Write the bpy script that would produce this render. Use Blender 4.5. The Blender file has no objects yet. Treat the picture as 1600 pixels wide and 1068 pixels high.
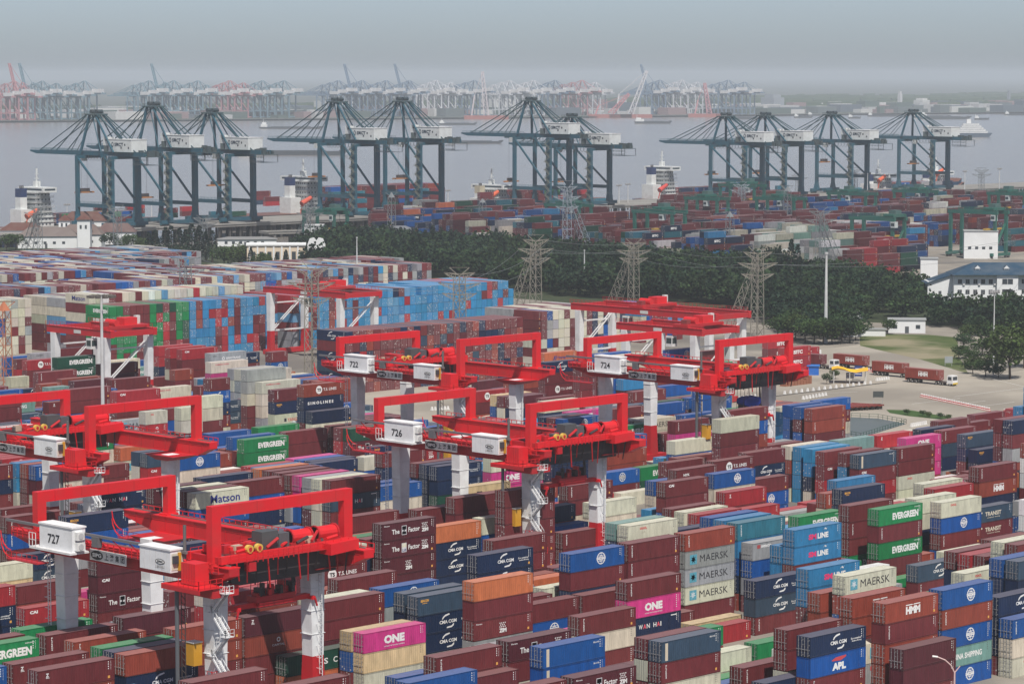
import bpy, bmesh, math, random
from mathutils import Vector, Matrix
R = math.radians
SC = bpy.context.scene
COL = SC.collection
random.seed(11)
# world axes: X and Y follow the rows of the container yard, metres, Z up from the yard paving
F, YH, H = 4530.0, 115.0, 88.0           # focal length in photo pixels, horizon row, camera height
PITCH = math.atan((534 - YH) / F)
cam = bpy.data.cameras.new('camera'); cam_o = bpy.data.objects.new('camera', cam); COL.objects.link(cam_o)
cam.sensor_width = 36; cam.lens = 36 * F / 1600
cam.clip_start = 1; cam.clip_end = 90000
cam_o.location = (0, 0, H)
cam_o.rotation_euler = (R(90) - PITCH, 0, R(-45))
SC.camera = cam_o
# sky
SUN_EL = R(58)
SUN_DIR = Vector((0.30, 0.47, -0.87)).normalized()       # the way the sunlight travels
w = bpy.data.worlds.new('World'); SC.world = w; w.use_nodes = True
nt = w.node_tree; nt.nodes.clear()
sky = nt.nodes.new('ShaderNodeTexSky'); sky.sky_type = 'NISHITA'; sky.sun_disc = False
sky.sun_elevation = math.asin(-SUN_DIR.z)
sky.sun_rotation = math.atan2(-SUN_DIR.x, -SUN_DIR.y)
sky.altitude = 80; sky.air_density = 0.5; sky.dust_density = 1.0; sky.ozone_density = 1.0
bg = nt.nodes.new('ShaderNodeBackground'); bg.inputs[1].default_value = 0.110
out = nt.nodes.new('ShaderNodeOutputWorld')
hsv = nt.nodes.new('ShaderNodeHueSaturation'); hsv.inputs['Saturation'].default_value = 0.80
nt.links.new(sky.outputs[0], hsv.inputs['Color']); nt.links.new(hsv.outputs[0], bg.inputs[0]); nt.links.new(bg.outputs[0], out.inputs[0])
sl = bpy.data.lights.new('sun', 'SUN'); sl.energy = 5.0; sl.angle = R(0.6); sl.color = (1.0, 0.95, 0.88)
so = bpy.data.objects.new('sun', sl); COL.objects.link(so)
so.rotation_euler = SUN_DIR.to_track_quat('-Z', 'Y').to_euler()
SC.view_settings.view_transform = 'Standard'; SC.view_settings.look = 'None'
SC.view_settings.gamma = 1.0; SC.view_settings.exposure = 0.0
SC.render.engine = 'CYCLES'
SC.cycles.use_denoising = True
SC.cycles.max_bounces = 5; SC.cycles.diffuse_bounces = 3; SC.cycles.glossy_bounces = 2
SC.cycles.volume_bounces = 1; SC.cycles.caustics_reflective = False; SC.cycles.caustics_refractive = False

# ---------------------------------------------------------------- helpers
def at(px, py, z):
    "the point at height z that the photo shows at pixel (px, py)"
    dx = (px - 800) / F; dy = -(py - 534) / F
    d = (dx, math.cos(PITCH) + dy * math.sin(PITCH), -math.sin(PITCH) + dy * math.cos(PITCH))
    t = (z - H) / d[2]; X, Y = d[0] * t, d[1] * t
    r = math.sqrt(.5)
    return ((X + Y) * r, -(X - Y) * r)
def pix(x, y, z):
    r = math.sqrt(.5); X = (x - y) * r; Y = (x + y) * r
    Z = z - H; dep = Y * math.cos(PITCH) - Z * math.sin(PITCH); up = Y * math.sin(PITCH) + Z * math.cos(PITCH)
    return 800 + F * X / dep, 534 - F * up / dep
def along(px, y, z=5.0):
    "x of the point on the line y=const seen in column px"
    lo, hi = -200.0, 9000.0
    for _ in range(50):
        m = (lo + hi) / 2
        if pix(m, y, z)[0] < px: lo = m
        else: hi = m
    return lo
def tag(o, label=None, cat=None, group=None, kind=None):
    if label: o['label'] = label
    if cat: o['category'] = cat
    if group: o['group'] = group
    if kind: o['kind'] = kind
    return o
def empty(name, loc=(0, 0, 0), rz=0.0):
    o = bpy.data.objects.new(name, None); o.location = loc; o.rotation_euler = (0, 0, rz)
    o.empty_display_size = 1; COL.objects.link(o); return o
MATS = {}
def nodes_of(name):
    m = bpy.data.materials.new(name); m.use_nodes = True
    n = m.node_tree; b = n.nodes['Principled BSDF']; return m, n, b
def link_mesh(name, me, parent=None, loc=None):
    o = bpy.data.objects.new(name, me); COL.objects.link(o)
    if parent: o.parent = parent
    if loc: o.location = loc
    return o
def copy_tree(o, parent=None):
    c = o.copy(); COL.objects.link(c); c.parent = parent
    for ch in list(o.children): copy_tree(ch, c)
    return c
class MB:
    "collects coloured boxes, bars and polygons into one mesh"
    def __init__(s): s.v = []; s.f = []; s.c = []; s.uv = []; s.m = []
    def face(s, pts, col, uv=None, mi=0):
        n = len(s.v); s.v.extend(pts); s.f.append(tuple(range(n, n + len(pts)))); s.c.append(col); s.m.append(mi)
        s.uv.extend(uv if uv else [(0.0, 0.0)] * len(pts))
    def box(s, x0, y0, z0, x1, y1, z1, col, mi=0, bottom=True):
        P = [(x0,y0,z0),(x1,y0,z0),(x1,y1,z0),(x0,y1,z0),(x0,y0,z1),(x1,y0,z1),(x1,y1,z1),(x0,y1,z1)]
        Q = [(0,1,5,4),(1,2,6,5),(2,3,7,6),(3,0,4,7),(4,5,6,7)] + ([(3,2,1,0)] if bottom else [])
        L = x1 - x0; D = y1 - y0; h = z1 - z0
        U = [((0,0),(L,0),(L,h),(0,h)), ((0,0),(D,0),(D,h),(0,h)), ((0,0),(L,0),(L,h),(0,h)), ((0,0),(D,0),(D,h),(0,h)), ((0,0),(L,0),(L,D),(0,D)), ((0,0),(L,0),(L,D),(0,D))]
        for q, u in zip(Q, U): s.face([P[i] for i in q], col, list(u), mi)
    def hexa(s, b, t, col, mi=0):
        "b and t: four points each, bottom and top, counter-clockwise"
        s.face(list(reversed(b)), col, None, mi); s.face(list(t), col, None, mi)
        for i in range(4):
            j = (i + 1) % 4; s.face([b[i], b[j], t[j], t[i]], col, None, mi)
    def bar(s, a, b, w, col, h=None, mi=0):
        "a straight member of square or flat section from a to b"
        a = Vector(a); b = Vector(b); d = (b - a)
        if d.length < 1e-6: return
        d.normalize(); up = Vector((0, 0, 1)) if abs(d.z) < .95 else Vector((1, 0, 0))
        x = d.cross(up).normalized() * (w / 2); y = x.cross(d).normalized() * ((h or w) / 2)
        A = [tuple(a + p) for p in (-x - y, x - y, x + y, -x + y)]; B = [tuple(b + p) for p in (-x - y, x - y, x + y, -x + y)]
        for i in range(4):
            j = (i + 1) % 4; s.face([A[j], A[i], B[i], B[j]], col, None, mi)
        s.face(A, col, None, mi); s.face(B[::-1], col, None, mi)
    def tube(s, a, b, r, col, n=8, r2=None, mi=0, caps=True):
        a = Vector(a); b = Vector(b); d = (b - a).normalized(); up = Vector((0, 0, 1)) if abs(d.z) < .95 else Vector((1, 0, 0))
        x = d.cross(up).normalized(); y = x.cross(d).normalized(); r2 = r if r2 is None else r2
        A = [tuple(a + (x * math.cos(t) + y * math.sin(t)) * r) for t in [2 * math.pi * i / n for i in range(n)]]
        B = [tuple(b + (x * math.cos(t) + y * math.sin(t)) * r2) for t in [2 * math.pi * i / n for i in range(n)]]
        for i in range(n):
            j = (i + 1) % n; s.face([A[j], A[i], B[i], B[j]], col, None, mi)
        if caps: s.face(A, col, None, mi); s.face(B[::-1], col, None, mi)
    def poly(s, pts, y0, y1, col, mi=0):
        "a prism: outline pts in the XZ plane, from y0 to y1"
        n = len(pts)
        s.face([(x, y0, z) for x, z in pts], col, None, mi); s.face([(x, y1, z) for x, z in pts[::-1]], col, None, mi)
        for i in range(n):
            j = (i + 1) % n; a, b = pts[i], pts[j]
            s.face([(a[0], y0, a[1]), (a[0], y1, a[1]), (b[0], y1, b[1]), (b[0], y0, b[1])], col, None, mi)
    def polyx(s, pts, x0, x1, col, mi=0):
        "a prism: outline pts in the YZ plane, from x0 to x1"
        n = len(pts)
        s.face([(x1, y, z) for y, z in pts], col, None, mi); s.face([(x0, y, z) for y, z in pts[::-1]], col, None, mi)
        for i in range(n):
            j = (i + 1) % n; a, b = pts[i], pts[j]
            s.face([(x0, a[0], a[1]), (x0, b[0], b[1]), (x1, b[0], b[1]), (x1, a[0], a[1])], col, None, mi)
    def add(s, me_data, M, col=None):
        "merge (verts, faces) or (verts, faces, cols) through matrix M"
        n = len(s.v); s.v.extend([tuple(M @ Vector(p)) for p in me_data[0]])
        cs = me_data[2] if len(me_data) > 2 else None
        for k, f in enumerate(me_data[1]):
            s.f.append(tuple(n + i for i in f)); s.c.append(cs[k] if cs else col); s.m.append(0); s.uv.extend([(0.0, 0.0)] * len(f))
    def mesh(s, name, mats):
        me = bpy.data.meshes.new(name); me.from_pydata(s.v, [], s.f)
        if not isinstance(mats, (list, tuple)): mats = [mats]
        for m in mats: me.materials.append(m)
        a = me.attributes.new('Col', 'FLOAT_COLOR', 'FACE')
        fl = []
        for c in s.c: fl.extend((c[0], c[1], c[2], 1.0))
        a.data.foreach_set('color', fl)
        uvl = me.uv_layers.new(name='UVMap'); fu = []
        for u in s.uv: fu.extend(u)
        uvl.data.foreach_set('uv', fu)
        if len(mats) > 1: me.polygons.foreach_set('material_index', s.m)
        me.update(); return me
    def build(s, name, mats, parent=None, loc=None):
        return link_mesh(name, s.mesh(name, mats), parent, loc)

def paint_mat(name, rough=.5, dirt=.25, scale=.35, metal=0.0, bump=0.0, spec=.4, dirtcol=(.10, .075, .05)):
    "coloured by each face's own Col; weathered by noise in world space"
    m, n, b = nodes_of(name); N = n.nodes; K = n.links
    at_ = N.new('ShaderNodeAttribute'); at_.attribute_name = 'Col'
    geo = N.new('ShaderNodeNewGeometry')
    no = N.new('ShaderNodeTexNoise'); no.inputs['Scale'].default_value = scale; no.inputs['Detail'].default_value = 6; no.inputs['Roughness'].default_value = .65
    K.new(geo.outputs['Position'], no.inputs['Vector'])
    ra = N.new('ShaderNodeMapRange'); ra.inputs[1].default_value = .42; ra.inputs[2].default_value = .75; ra.inputs[3].default_value = 0; ra.inputs[4].default_value = dirt
    K.new(no.outputs[0], ra.inputs[0])
    mx = N.new('ShaderNodeMix'); mx.data_type = 'RGBA'; mx.inputs[7].default_value = (*dirtcol, 1)
    K.new(ra.outputs[0], mx.inputs[0]); K.new(at_.outputs['Color'], mx.inputs[6]); K.new(mx.outputs[2], b.inputs['Base Color'])
    b.inputs['Roughness'].default_value = rough; b.inputs['Metallic'].default_value = metal; b.inputs['Specular IOR Level'].default_value = spec
    return m
M_PAINT = paint_mat('weathered_paint')
M_LETTER = paint_mat('lettering_paint', rough=.6, dirt=.12, scale=1.5, dirtcol=(.25, .22, .2))
M_STEEL = paint_mat('structural_steel', rough=.5, dirt=.3, scale=.25, dirtcol=(.12, .08, .06))
M_WALL = paint_mat('plaster_wall', rough=.85, dirt=.2, scale=.12, spec=.2, dirtcol=(.3, .29, .26))

def container_mat():
    "corrugated steel panels: ridges from the UV in metres, rust stains and faded patches"
    m, n, b = nodes_of('container_steel'); N = n.nodes; K = n.links
    at_ = N.new('ShaderNodeAttribute'); at_.attribute_name = 'Col'
    uv = N.new('ShaderNodeUVMap'); sep = N.new('ShaderNodeSeparateXYZ'); K.new(uv.outputs[0], sep.inputs[0])
    geo = N.new('ShaderNodeNewGeometry')
    # ridges
    mu = N.new('ShaderNodeMath'); mu.operation = 'MULTIPLY'; mu.inputs[1].default_value = 2 * math.pi / .42; K.new(sep.outputs[0], mu.inputs[0])
    si = N.new('ShaderNodeMath'); si.operation = 'SINE'; K.new(mu.outputs[0], si.inputs[0])
    cl = N.new('ShaderNodeMapRange'); cl.inputs[1].default_value = -.6; cl.inputs[2].default_value = .6; K.new(si.outputs[0], cl.inputs[0])
    bp = N.new('ShaderNodeBump'); bp.inputs['Strength'].default_value = .55; bp.inputs['Distance'].default_value = .04
    K.new(cl.outputs[0], bp.inputs['Height']); K.new(bp.outputs[0], b.inputs['Normal'])
    # large faded patches, streaky along the vertical
    mp = N.new('ShaderNodeMapping'); mp.inputs['Scale'].default_value = (1.3, 1.3, .35); K.new(geo.outputs['Position'], mp.inputs[0])
    no = N.new('ShaderNodeTexNoise'); no.inputs['Scale'].default_value = .8; no.inputs['Detail'].default_value = 7; no.inputs['Roughness'].default_value = .7
    K.new(mp.outputs[0], no.inputs['Vector'])
    r1 = N.new('ShaderNodeMapRange'); r1.inputs[1].default_value = .35; r1.inputs[2].default_value = .75; r1.inputs[3].default_value = .8; r1.inputs[4].default_value = 1.25; K.new(no.outputs[0], r1.inputs[0])
    vm = N.new('ShaderNodeVectorMath'); vm.operation = 'SCALE'; K.new(at_.outputs['Color'], vm.inputs[0]); K.new(r1.outputs[0], vm.inputs['Scale'])
    # sun-bleached roofs: dust lies on upward faces
    sn = N.new('ShaderNodeSeparateXYZ'); K.new(geo.outputs['Normal'], sn.inputs[0])
    up = N.new('ShaderNodeMapRange'); up.inputs[1].default_value = .7; up.inputs[2].default_value = .95; up.inputs[3].default_value = 0; up.inputs[4].default_value = .22; K.new(sn.outputs[2], up.inputs[0])
    md = N.new('ShaderNodeMix'); md.data_type = 'RGBA'; md.inputs[7].default_value = (.42, .36, .35, 1); K.new(up.outputs[0], md.inputs[0]); K.new(vm.outputs[0], md.inputs[6])
    # rust
    n2 = N.new('ShaderNodeTexNoise'); n2.inputs['Scale'].default_value = 1.1; n2.inputs['Detail'].default_value = 8; n2.inputs['Roughness'].default_value = .75; K.new(geo.outputs['Position'], n2.inputs['Vector'])
    r2 = N.new('ShaderNodeMapRange'); r2.inputs[1].default_value = .60; r2.inputs[2].default_value = .72; r2.inputs[3].default_value = 0; r2.inputs[4].default_value = .45; K.new(n2.outputs[0], r2.inputs[0])
    mr = N.new('ShaderNodeMix'); mr.data_type = 'RGBA'; mr.inputs[7].default_value = (.10, .045, .025, 1); K.new(r2.outputs[0], mr.inputs[0]); K.new(md.outputs[2], mr.inputs[6])
    K.new(mr.outputs[2], b.inputs['Base Color']); b.inputs['Roughness'].default_value = .55; b.inputs['Specular IOR Level'].default_value = .35
    return m
M_CONT = container_mat()
def door_mat():
    "door end drawn as it is: four galvanised lock rods, hinge plates and small placards, from the UV in metres"
    m, n, b = nodes_of('container_door_end'); N = n.nodes; K = n.links
    at_ = N.new('ShaderNodeAttribute'); at_.attribute_name = 'Col'
    uv = N.new('ShaderNodeUVMap'); sep = N.new('ShaderNodeSeparateXYZ'); K.new(uv.outputs[0], sep.inputs[0])
    geo = N.new('ShaderNodeNewGeometry')
    def math_(op, a, bb=None):
        x = N.new('ShaderNodeMath'); x.operation = op
        for i, q in enumerate((a, bb)):
            if q is None: continue
            if isinstance(q, (int, float)): x.inputs[i].default_value = q
            else: K.new(q, x.inputs[i])
        return x.outputs[0]
    fx = math_('FRACT', math_('MULTIPLY', sep.outputs[0], 1 / .61))
    rod = math_('LESS_THAN', math_('ABSOLUTE', math_('SUBTRACT', fx, .5)), .11)
    wn = N.new('ShaderNodeTexWhiteNoise'); wn.noise_dimensions = '3D'
    cell = N.new('ShaderNodeVectorMath'); cell.operation = 'FLOOR'; sc = N.new('ShaderNodeVectorMath'); sc.operation = 'SCALE'; sc.inputs['Scale'].default_value = 4.5
    K.new(geo.outputs['Position'], sc.inputs[0]); K.new(sc.outputs[0], cell.inputs[0]); K.new(cell.outputs[0], wn.inputs[0])
    spot = math_('GREATER_THAN', wn.outputs[0], .965)
    hz = math_('LESS_THAN', math_('FRACT', math_('MULTIPLY', sep.outputs[1], 1 / .62)), .13)
    m1 = N.new('ShaderNodeMix'); m1.data_type = 'RGBA'; m1.inputs[7].default_value = (.30, .29, .29, 1)
    f1 = math_('MULTIPLY', math_('ADD', rod, math_('MULTIPLY', hz, .5)), .40)
    K.new(f1, m1.inputs[0]); K.new(at_.outputs['Color'], m1.inputs[6])
    m2 = N.new('ShaderNodeMix'); m2.data_type = 'RGBA'; m2.inputs[7].default_value = (.6, .58, .55, 1); K.new(math_('MULTIPLY', spot, .8), m2.inputs[0]); K.new(m1.outputs[2], m2.inputs[6])
    K.new(m2.outputs[2], b.inputs['Base Color']); b.inputs['Roughness'].default_value = .5
    return m
M_DOOR = door_mat()

TXT = {}
def text_data(s, bold=0.0):
    "flat letter outlines as (verts, faces) scaled to a 1 x 1 box"
    k = (s, bold)
    if k in TXT: return TXT[k]
    cu = bpy.data.curves.new('t', 'FONT'); cu.body = s; cu.size = 1; cu.offset = bold; cu.resolution_u = 2
    o = bpy.data.objects.new('t', cu); COL.objects.link(o)
    dg = bpy.context.evaluated_depsgraph_get(); me = o.evaluated_get(dg).to_mesh()
    vs = [tuple(v.co) for v in me.vertices]; fs = [tuple(p.vertices) for p in me.polygons]
    o.evaluated_get(dg).to_mesh_clear(); bpy.data.objects.remove(o); bpy.data.curves.remove(cu)
    if vs:
        x0 = min(v[0] for v in vs); x1 = max(v[0] for v in vs); y0 = min(v[1] for v in vs); y1 = max(v[1] for v in vs)
        vs = [((v[0] - x0) / (x1 - x0), (v[1] - y0) / (y1 - y0)) for v in vs]
    TXT[k] = (vs, fs); return TXT[k]

HAZE = 0.85e-4
STACKS = """
231.2 327.0 4 4 g
217.7 321.0 4 4 g:EVG,m
217.9 324.5 4 4 m
231.3 321.3 4 4 m:vt,m
231.3 314.9 4 4 t:vt
231.2 308.8 4 4 g
230.8 305.6 4 4 n
230.7 302.9 4 4 t,n:CMA
216.7 308.4 4 4 m:TRI,m
216.5 302.6 4 4 m:TRI,t
203.6 308.5 4 4 b
259.3 365.6 4 2 r:CAI
229.8 343.5 4 5 r,n:CMA,n
260.3 369.0 4 3 m
274.3 401.5 4 2 w,y
287.7 406.9 4 2 n:CMA,N:CMA
289.4 412.9 4 4 m:vt,b:vt,m
274.4 367.3 4 4 d,d:CAI,d:ZF,m
246.6 324.2 4 4 d
246.3 312.4 4 4 t,t
258.9 312.2 4 4 d:TRI,t:CP,m
217.3 272.4 4 5 m
263.6 308.7 4 2 G:UASC,o
231.0 272.6 4 4 m
272.8 302.7 4 3 p:ONE,y,w
272.4 304.9 4 3 y
274.5 313.4 4 4 m,m
273.8 315.7 4 4 w
288.6 325.9 4 4 m
287.7 315.5 4 4 b:CO
287.2 306.7 4 4 N:OL,n:CMA,n:CMA
287.6 310.0 4 4 N,n
317.5 347.6 4 5 d:ZF,d:ZF,d:ZIM,d
333.2 352.9 4 4 o,n:CMA,n:CMA,n
306.8 314.3 4 5 n:CMA,n:CMA
290.2 298.0 4 5 o,m,m:ZIM
258.6 272.7 4 4 m:vt,m
245.2 263.7 4 4 b,b
274.2 297.3 4 1 b
259.1 270.0 4 3 m
273.0 273.6 4 4 d:ZF,m
273.1 267.3 4 4 b:vb,b:vb
258.8 260.8 4 3 m
272.0 260.5 4 3 d:ZF
303.6 289.6 4 3 m:vt,w,m
303.9 301.7 4 3 m,b:CO
316.8 301.5 4 3 m
317.9 305.2 4 5 b:CO,m
316.9 310.0 4 3 w:OO
302.9 306.3 4 3 m
358.1 345.6 4 3 m:vt,m
318.6 322.8 4 5 m,m
358.8 351.8 4 3 b
331.4 305.6 4 5 m:vt,m:vt
345.1 305.8 4 5 t:vt,s:MK,s:MK,w:MK,m
359.7 321.6 4 4 n
318.0 293.4 4 4 m:vt,p:ONE,n:WH
331.1 302.1 4 1 m
333.8 294.5 4 1 y
331.0 290.3 4 1 r
301.8 270.8 4 3 g
287.5 261.5 4 4 m
287.4 258.8 4 4 N:vb,m:vt,w
304.0 267.3 4 2 w
317.9 267.7 4 2 g:EVG
303.5 258.1 4 2 m:vt
297.8 249.3 4 2 n
304.2 246.7 4 4 n:CMA,b:APL,m:vt
305.9 252.2 4 4 m,m
345.1 291.0 4 3 n:CMA,N:CMA,m:vt
360.6 296.0 4 5 B:SM,B:SM,m
360.4 298.5 4 4 B,B,B
333.1 270.6 4 5 B:SM,B
359.4 307.0 4 5 T:vt,B,b,n
359.2 303.6 4 4 s:SEA,b
360.1 310.6 4 5 B
360.7 314.0 4 5 b
390.3 342.9 4 3 r
390.9 346.7 4 3 w
392.2 350.9 4 3 m
332.3 263.0 4 5 w:MK
331.2 266.8 4 4 t:HMM,t
318.9 251.1 4 5 t:HMM,t
318.8 245.2 4 5 t:HMM,m:vt,t,t
332.9 245.9 4 5 b:CO,t:vt,b:CO,e:CS,b:CO
318.0 241.4 4 3 d,d,m
347.2 246.3 4 4 n:CMA,n,n
361.0 258.4 4 3 t
346.8 243.5 4 3 b:vt,w:OO,w:OO
388.2 291.9 4 2 N:CMA,m:vt
360.3 262.1 4 4 w:OO
387.8 299.9 4 5 g:EVG,m:vt,g:EVG
417.7 309.1 4 4 w:OO,b:CO,m:vt
417.9 314.9 4 4 w
403.7 309.1 4 1 t
374.9 271.6 4 4 r
375.6 274.8 4 4 m
375.6 269.1 4 4 m
360.8 255.4 4 5 b
361.0 252.6 4 5 N,n
419.0 299.0 4 2 m
374.3 264.8 4 5 w
373.8 261.8 4 5 m
386.6 316.3 4 4 g:EVG
387.8 306.2 4 5 m,m:vt,m,g:EVG
402.0 319.0 4 5 n:OL
427.5 343.2 4 3 t:vt
460.1 375.9 4 4 B,B,B,B
459.3 372.4 4 4 B,B,n,w
460.0 378.9 4 4 w
457.9 368.1 4 4 m,m:CAI,r
442.6 352.7 4 3 B
459.5 363.6 4 4 m,B
458.5 359.7 4 4 N:vb,m:CAI,r
473.0 360.8 4 4 m:vt,m,w:OO,w
487.1 369.7 4 4 p:ONE,p,p
503.3 372.2 4 4 m:vt,N,n
501.1 364.5 4 4 N:OL,n,m
500.6 361.1 4 3 n:OL,n
443.2 319.3 4 5 m:vt,t:HMM,n
431.6 312.0 4 3 N:TR,m:TR
430.6 320.2 4 4 r
434.5 325.6 4 4 w
486.7 377.0 4 4 r:TRI
501.4 376.5 4 4 n
535.8 397.5 4 3 m
555.1 405.4 4 2 m
572.4 413.8 4 2 m
489.0 346.5 4 6 m,m
488.6 343.8 4 6 n,m
474.0 377.5 4 4 e
515.2 417.9 4 4 t,t:vt,m:vt
515.8 421.7 4 4 b,m,b
517.0 425.9 4 4 b,b,b
529.0 427.4 4 4 b,m
445.3 378.1 4 4 m,n:CMA
430.8 365.2 4 3 m,b:CO
414.6 354.0 4 2 r
318.4 469.5 4 4 m,n,m
331.8 463.5 4 4 b:vt,d,w
331.9 466.6 4 4 t,m,m
332.0 458.2 4 4 m:vt,w:OO
362.4 489.6 4 2 m,m
316.4 453.2 4 2 m:vt
316.4 424.4 4 4 n:WH,n
274.4 375.0 4 6 n:OL
312.2 443.7 4 2 d
358.6 462.7 4 4 N:CMA,r:CAI
359.0 466.2 4 4 N,w
358.6 454.5 4 4 b:CO,w
330.8 410.9 4 5 n
317.9 396.6 4 5 w:MT
318.1 399.8 4 5 m
318.2 403.2 4 5 w
316.6 406.7 4 5 d:ZF
331.1 402.4 4 5 m,b,n
345.5 392.0 4 5 m,N:WH,m
345.0 394.4 4 5 w,w
344.9 396.9 4 5 s,s
345.3 400.4 4 5 p,p
344.8 402.4 4 5 m
345.4 406.0 4 5 m
345.8 409.3 4 5 m
346.1 412.7 4 5 o
386.9 444.3 4 3 n
400.9 444.4 4 3 w:OO,b:CO
387.0 466.4 4 4 g:EVG,g:EVG
416.9 488.0 4 3 m,m
415.5 464.9 4 4 G:EVG,d:ZF
415.1 467.6 4 4 m,r
431.7 489.5 4 3 m,m
373.0 410.1 4 3 b,w
413.3 455.5 4 3 n:OL
392.3 429.3 4 4 m
430.7 462.0 4 2 r:ZIM
386.8 407.5 4 4 n:CMA,n:CMA,G
387.2 410.7 4 4 n,n,n
387.0 413.6 4 4 m,n
385.5 398.1 4 3 y:m
346.3 360.3 4 5 m,m
344.4 346.1 4 6 m,m
345.2 368.7 4 4 m:vt
346.5 353.8 4 4 w,b
331.2 371.5 4 4 m
358.7 354.8 4 4 n
387.1 366.1 4 3 w,w
344.8 318.0 4 5 w:OO
345.0 320.9 4 5 e
429.9 398.4 4 1 w
385.8 371.0 4 4 m:vt,m
404.7 403.8 4 2 t,b:CO
432.7 407.1 4 2 b:CO,m
442.4 413.9 4 3 t,t
460.4 430.3 4 3 b
445.5 407.3 4 2 g:EVG,G
401.8 361.0 4 4 m:CAI,m
416.7 377.4 4 3 b,w
416.9 362.1 4 4 b:CO,w
415.0 357.6 4 3 r:TRI
430.7 374.1 4 4 m:TS
416.0 370.9 4 4 m:N
439.0 394.1 4 3 m
491.3 443.1 4 2 m:vt,m:vt
475.1 424.0 4 4 m:vt,p
449.1 400.9 4 4 w
447.9 387.3 4 6 w,m,m
461.5 396.4 4 6 m,b,t
529.0 464.5 4 4 b:vb,b:vb
513.8 466.3 4 3 b
545.7 492.6 4 3 b
532.0 489.0 4 3 m:vt
499.7 466.9 4 3 m
477.3 442.7 4 3 g:EVG,g:EVG
527.7 515.7 4 5 n:CMA,m:vt,m:TS
545.3 533.1 4 5 o:HL
524.6 500.5 2 5 m:vt,m,m:vt
531.1 531.9 4 3 t,m
503.8 517.2 4 3 r:TS,m
541.1 554.1 4 2 d
502.5 507.8 4 3 y,b
501.7 504.6 4 3 m,w
502.1 502.1 4 3 d,n
505.4 494.8 4 3 m
500.8 489.6 4 3 w
436.7 515.1 4 5 m:vt,n:OL,w:YM
430.9 498.0 4 6 t:TS,n:SI,n:SI,m
430.6 494.7 4 4 n
452.6 545.7 2 3 m:vt,r,b:CO
417.9 498.7 4 3 g
445.6 530.3 4 5 w:KM,w,w
462.0 552.7 4 5 w:KM,w
443.4 533.1 4 6 s,s,w
461.2 557.1 4 5 w,s,s
461.0 559.5 4 5 s,w,s
467.3 576.1 4 5 w:KM,p
482.3 594.8 4 5 s:SH,r
483.9 608.8 4 5 r:CAI,m,m
484.3 614.4 4 5 r,m
504.1 644.7 4 4 r,r
502.2 613.0 4 4 n:CMA,m
515.8 609.8 2 4 m:vt,b:CO
466.6 590.0 2 4 t,m
424.0 523.3 2 6 m:vt,b:CMA
446.6 555.4 2 4 m:vt
434.7 558.8 4 4 w:KM
392.0 516.6 4 6 r:CAI
410.2 516.6 4 5 w,w,m
440.0 546.0 4 3 N:CMA,N:CMA,t
402.9 497.8 4 3 b
402.6 489.1 4 3 b
388.3 501.5 2 5 w:OO,r:CP
426.6 542.7 2 3 m,b:CO
398.4 501.8 2 5 w,w
458.4 651.3 2 2 w,w
437.8 609.9 4 4 m:vt,m
471.4 661.9 4 3 r:TS,m
488.7 691.3 4 2 m,r
490.0 698.2 4 2 b,b
446.9 614.0 4 5 G:EVG,G:EVG
440.7 582.7 4 4 m:vt
484.6 622.8 4 2 m
403.4 549.9 4 5 m,m
413.5 571.7 4 4 g:EVG
399.6 552.6 4 4 m:TRI
421.6 586.2 2 4 t
402.6 557.0 2 5 e
431.9 586.6 4 4 d
432.5 592.4 4 4 t
459.0 646.3 2 1 n:CMA
415.9 603.0 4 3 b
378.3 550.6 4 5 m,m
492.0 648.2 4 2 e:CS
504.1 663.8 4 2 b
461.9 615.3 4 4 m
485.9 645.5 4 3 w
484.4 677.7 4 3 s:HJ
461.9 633.7 4 5 m
"""
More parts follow.
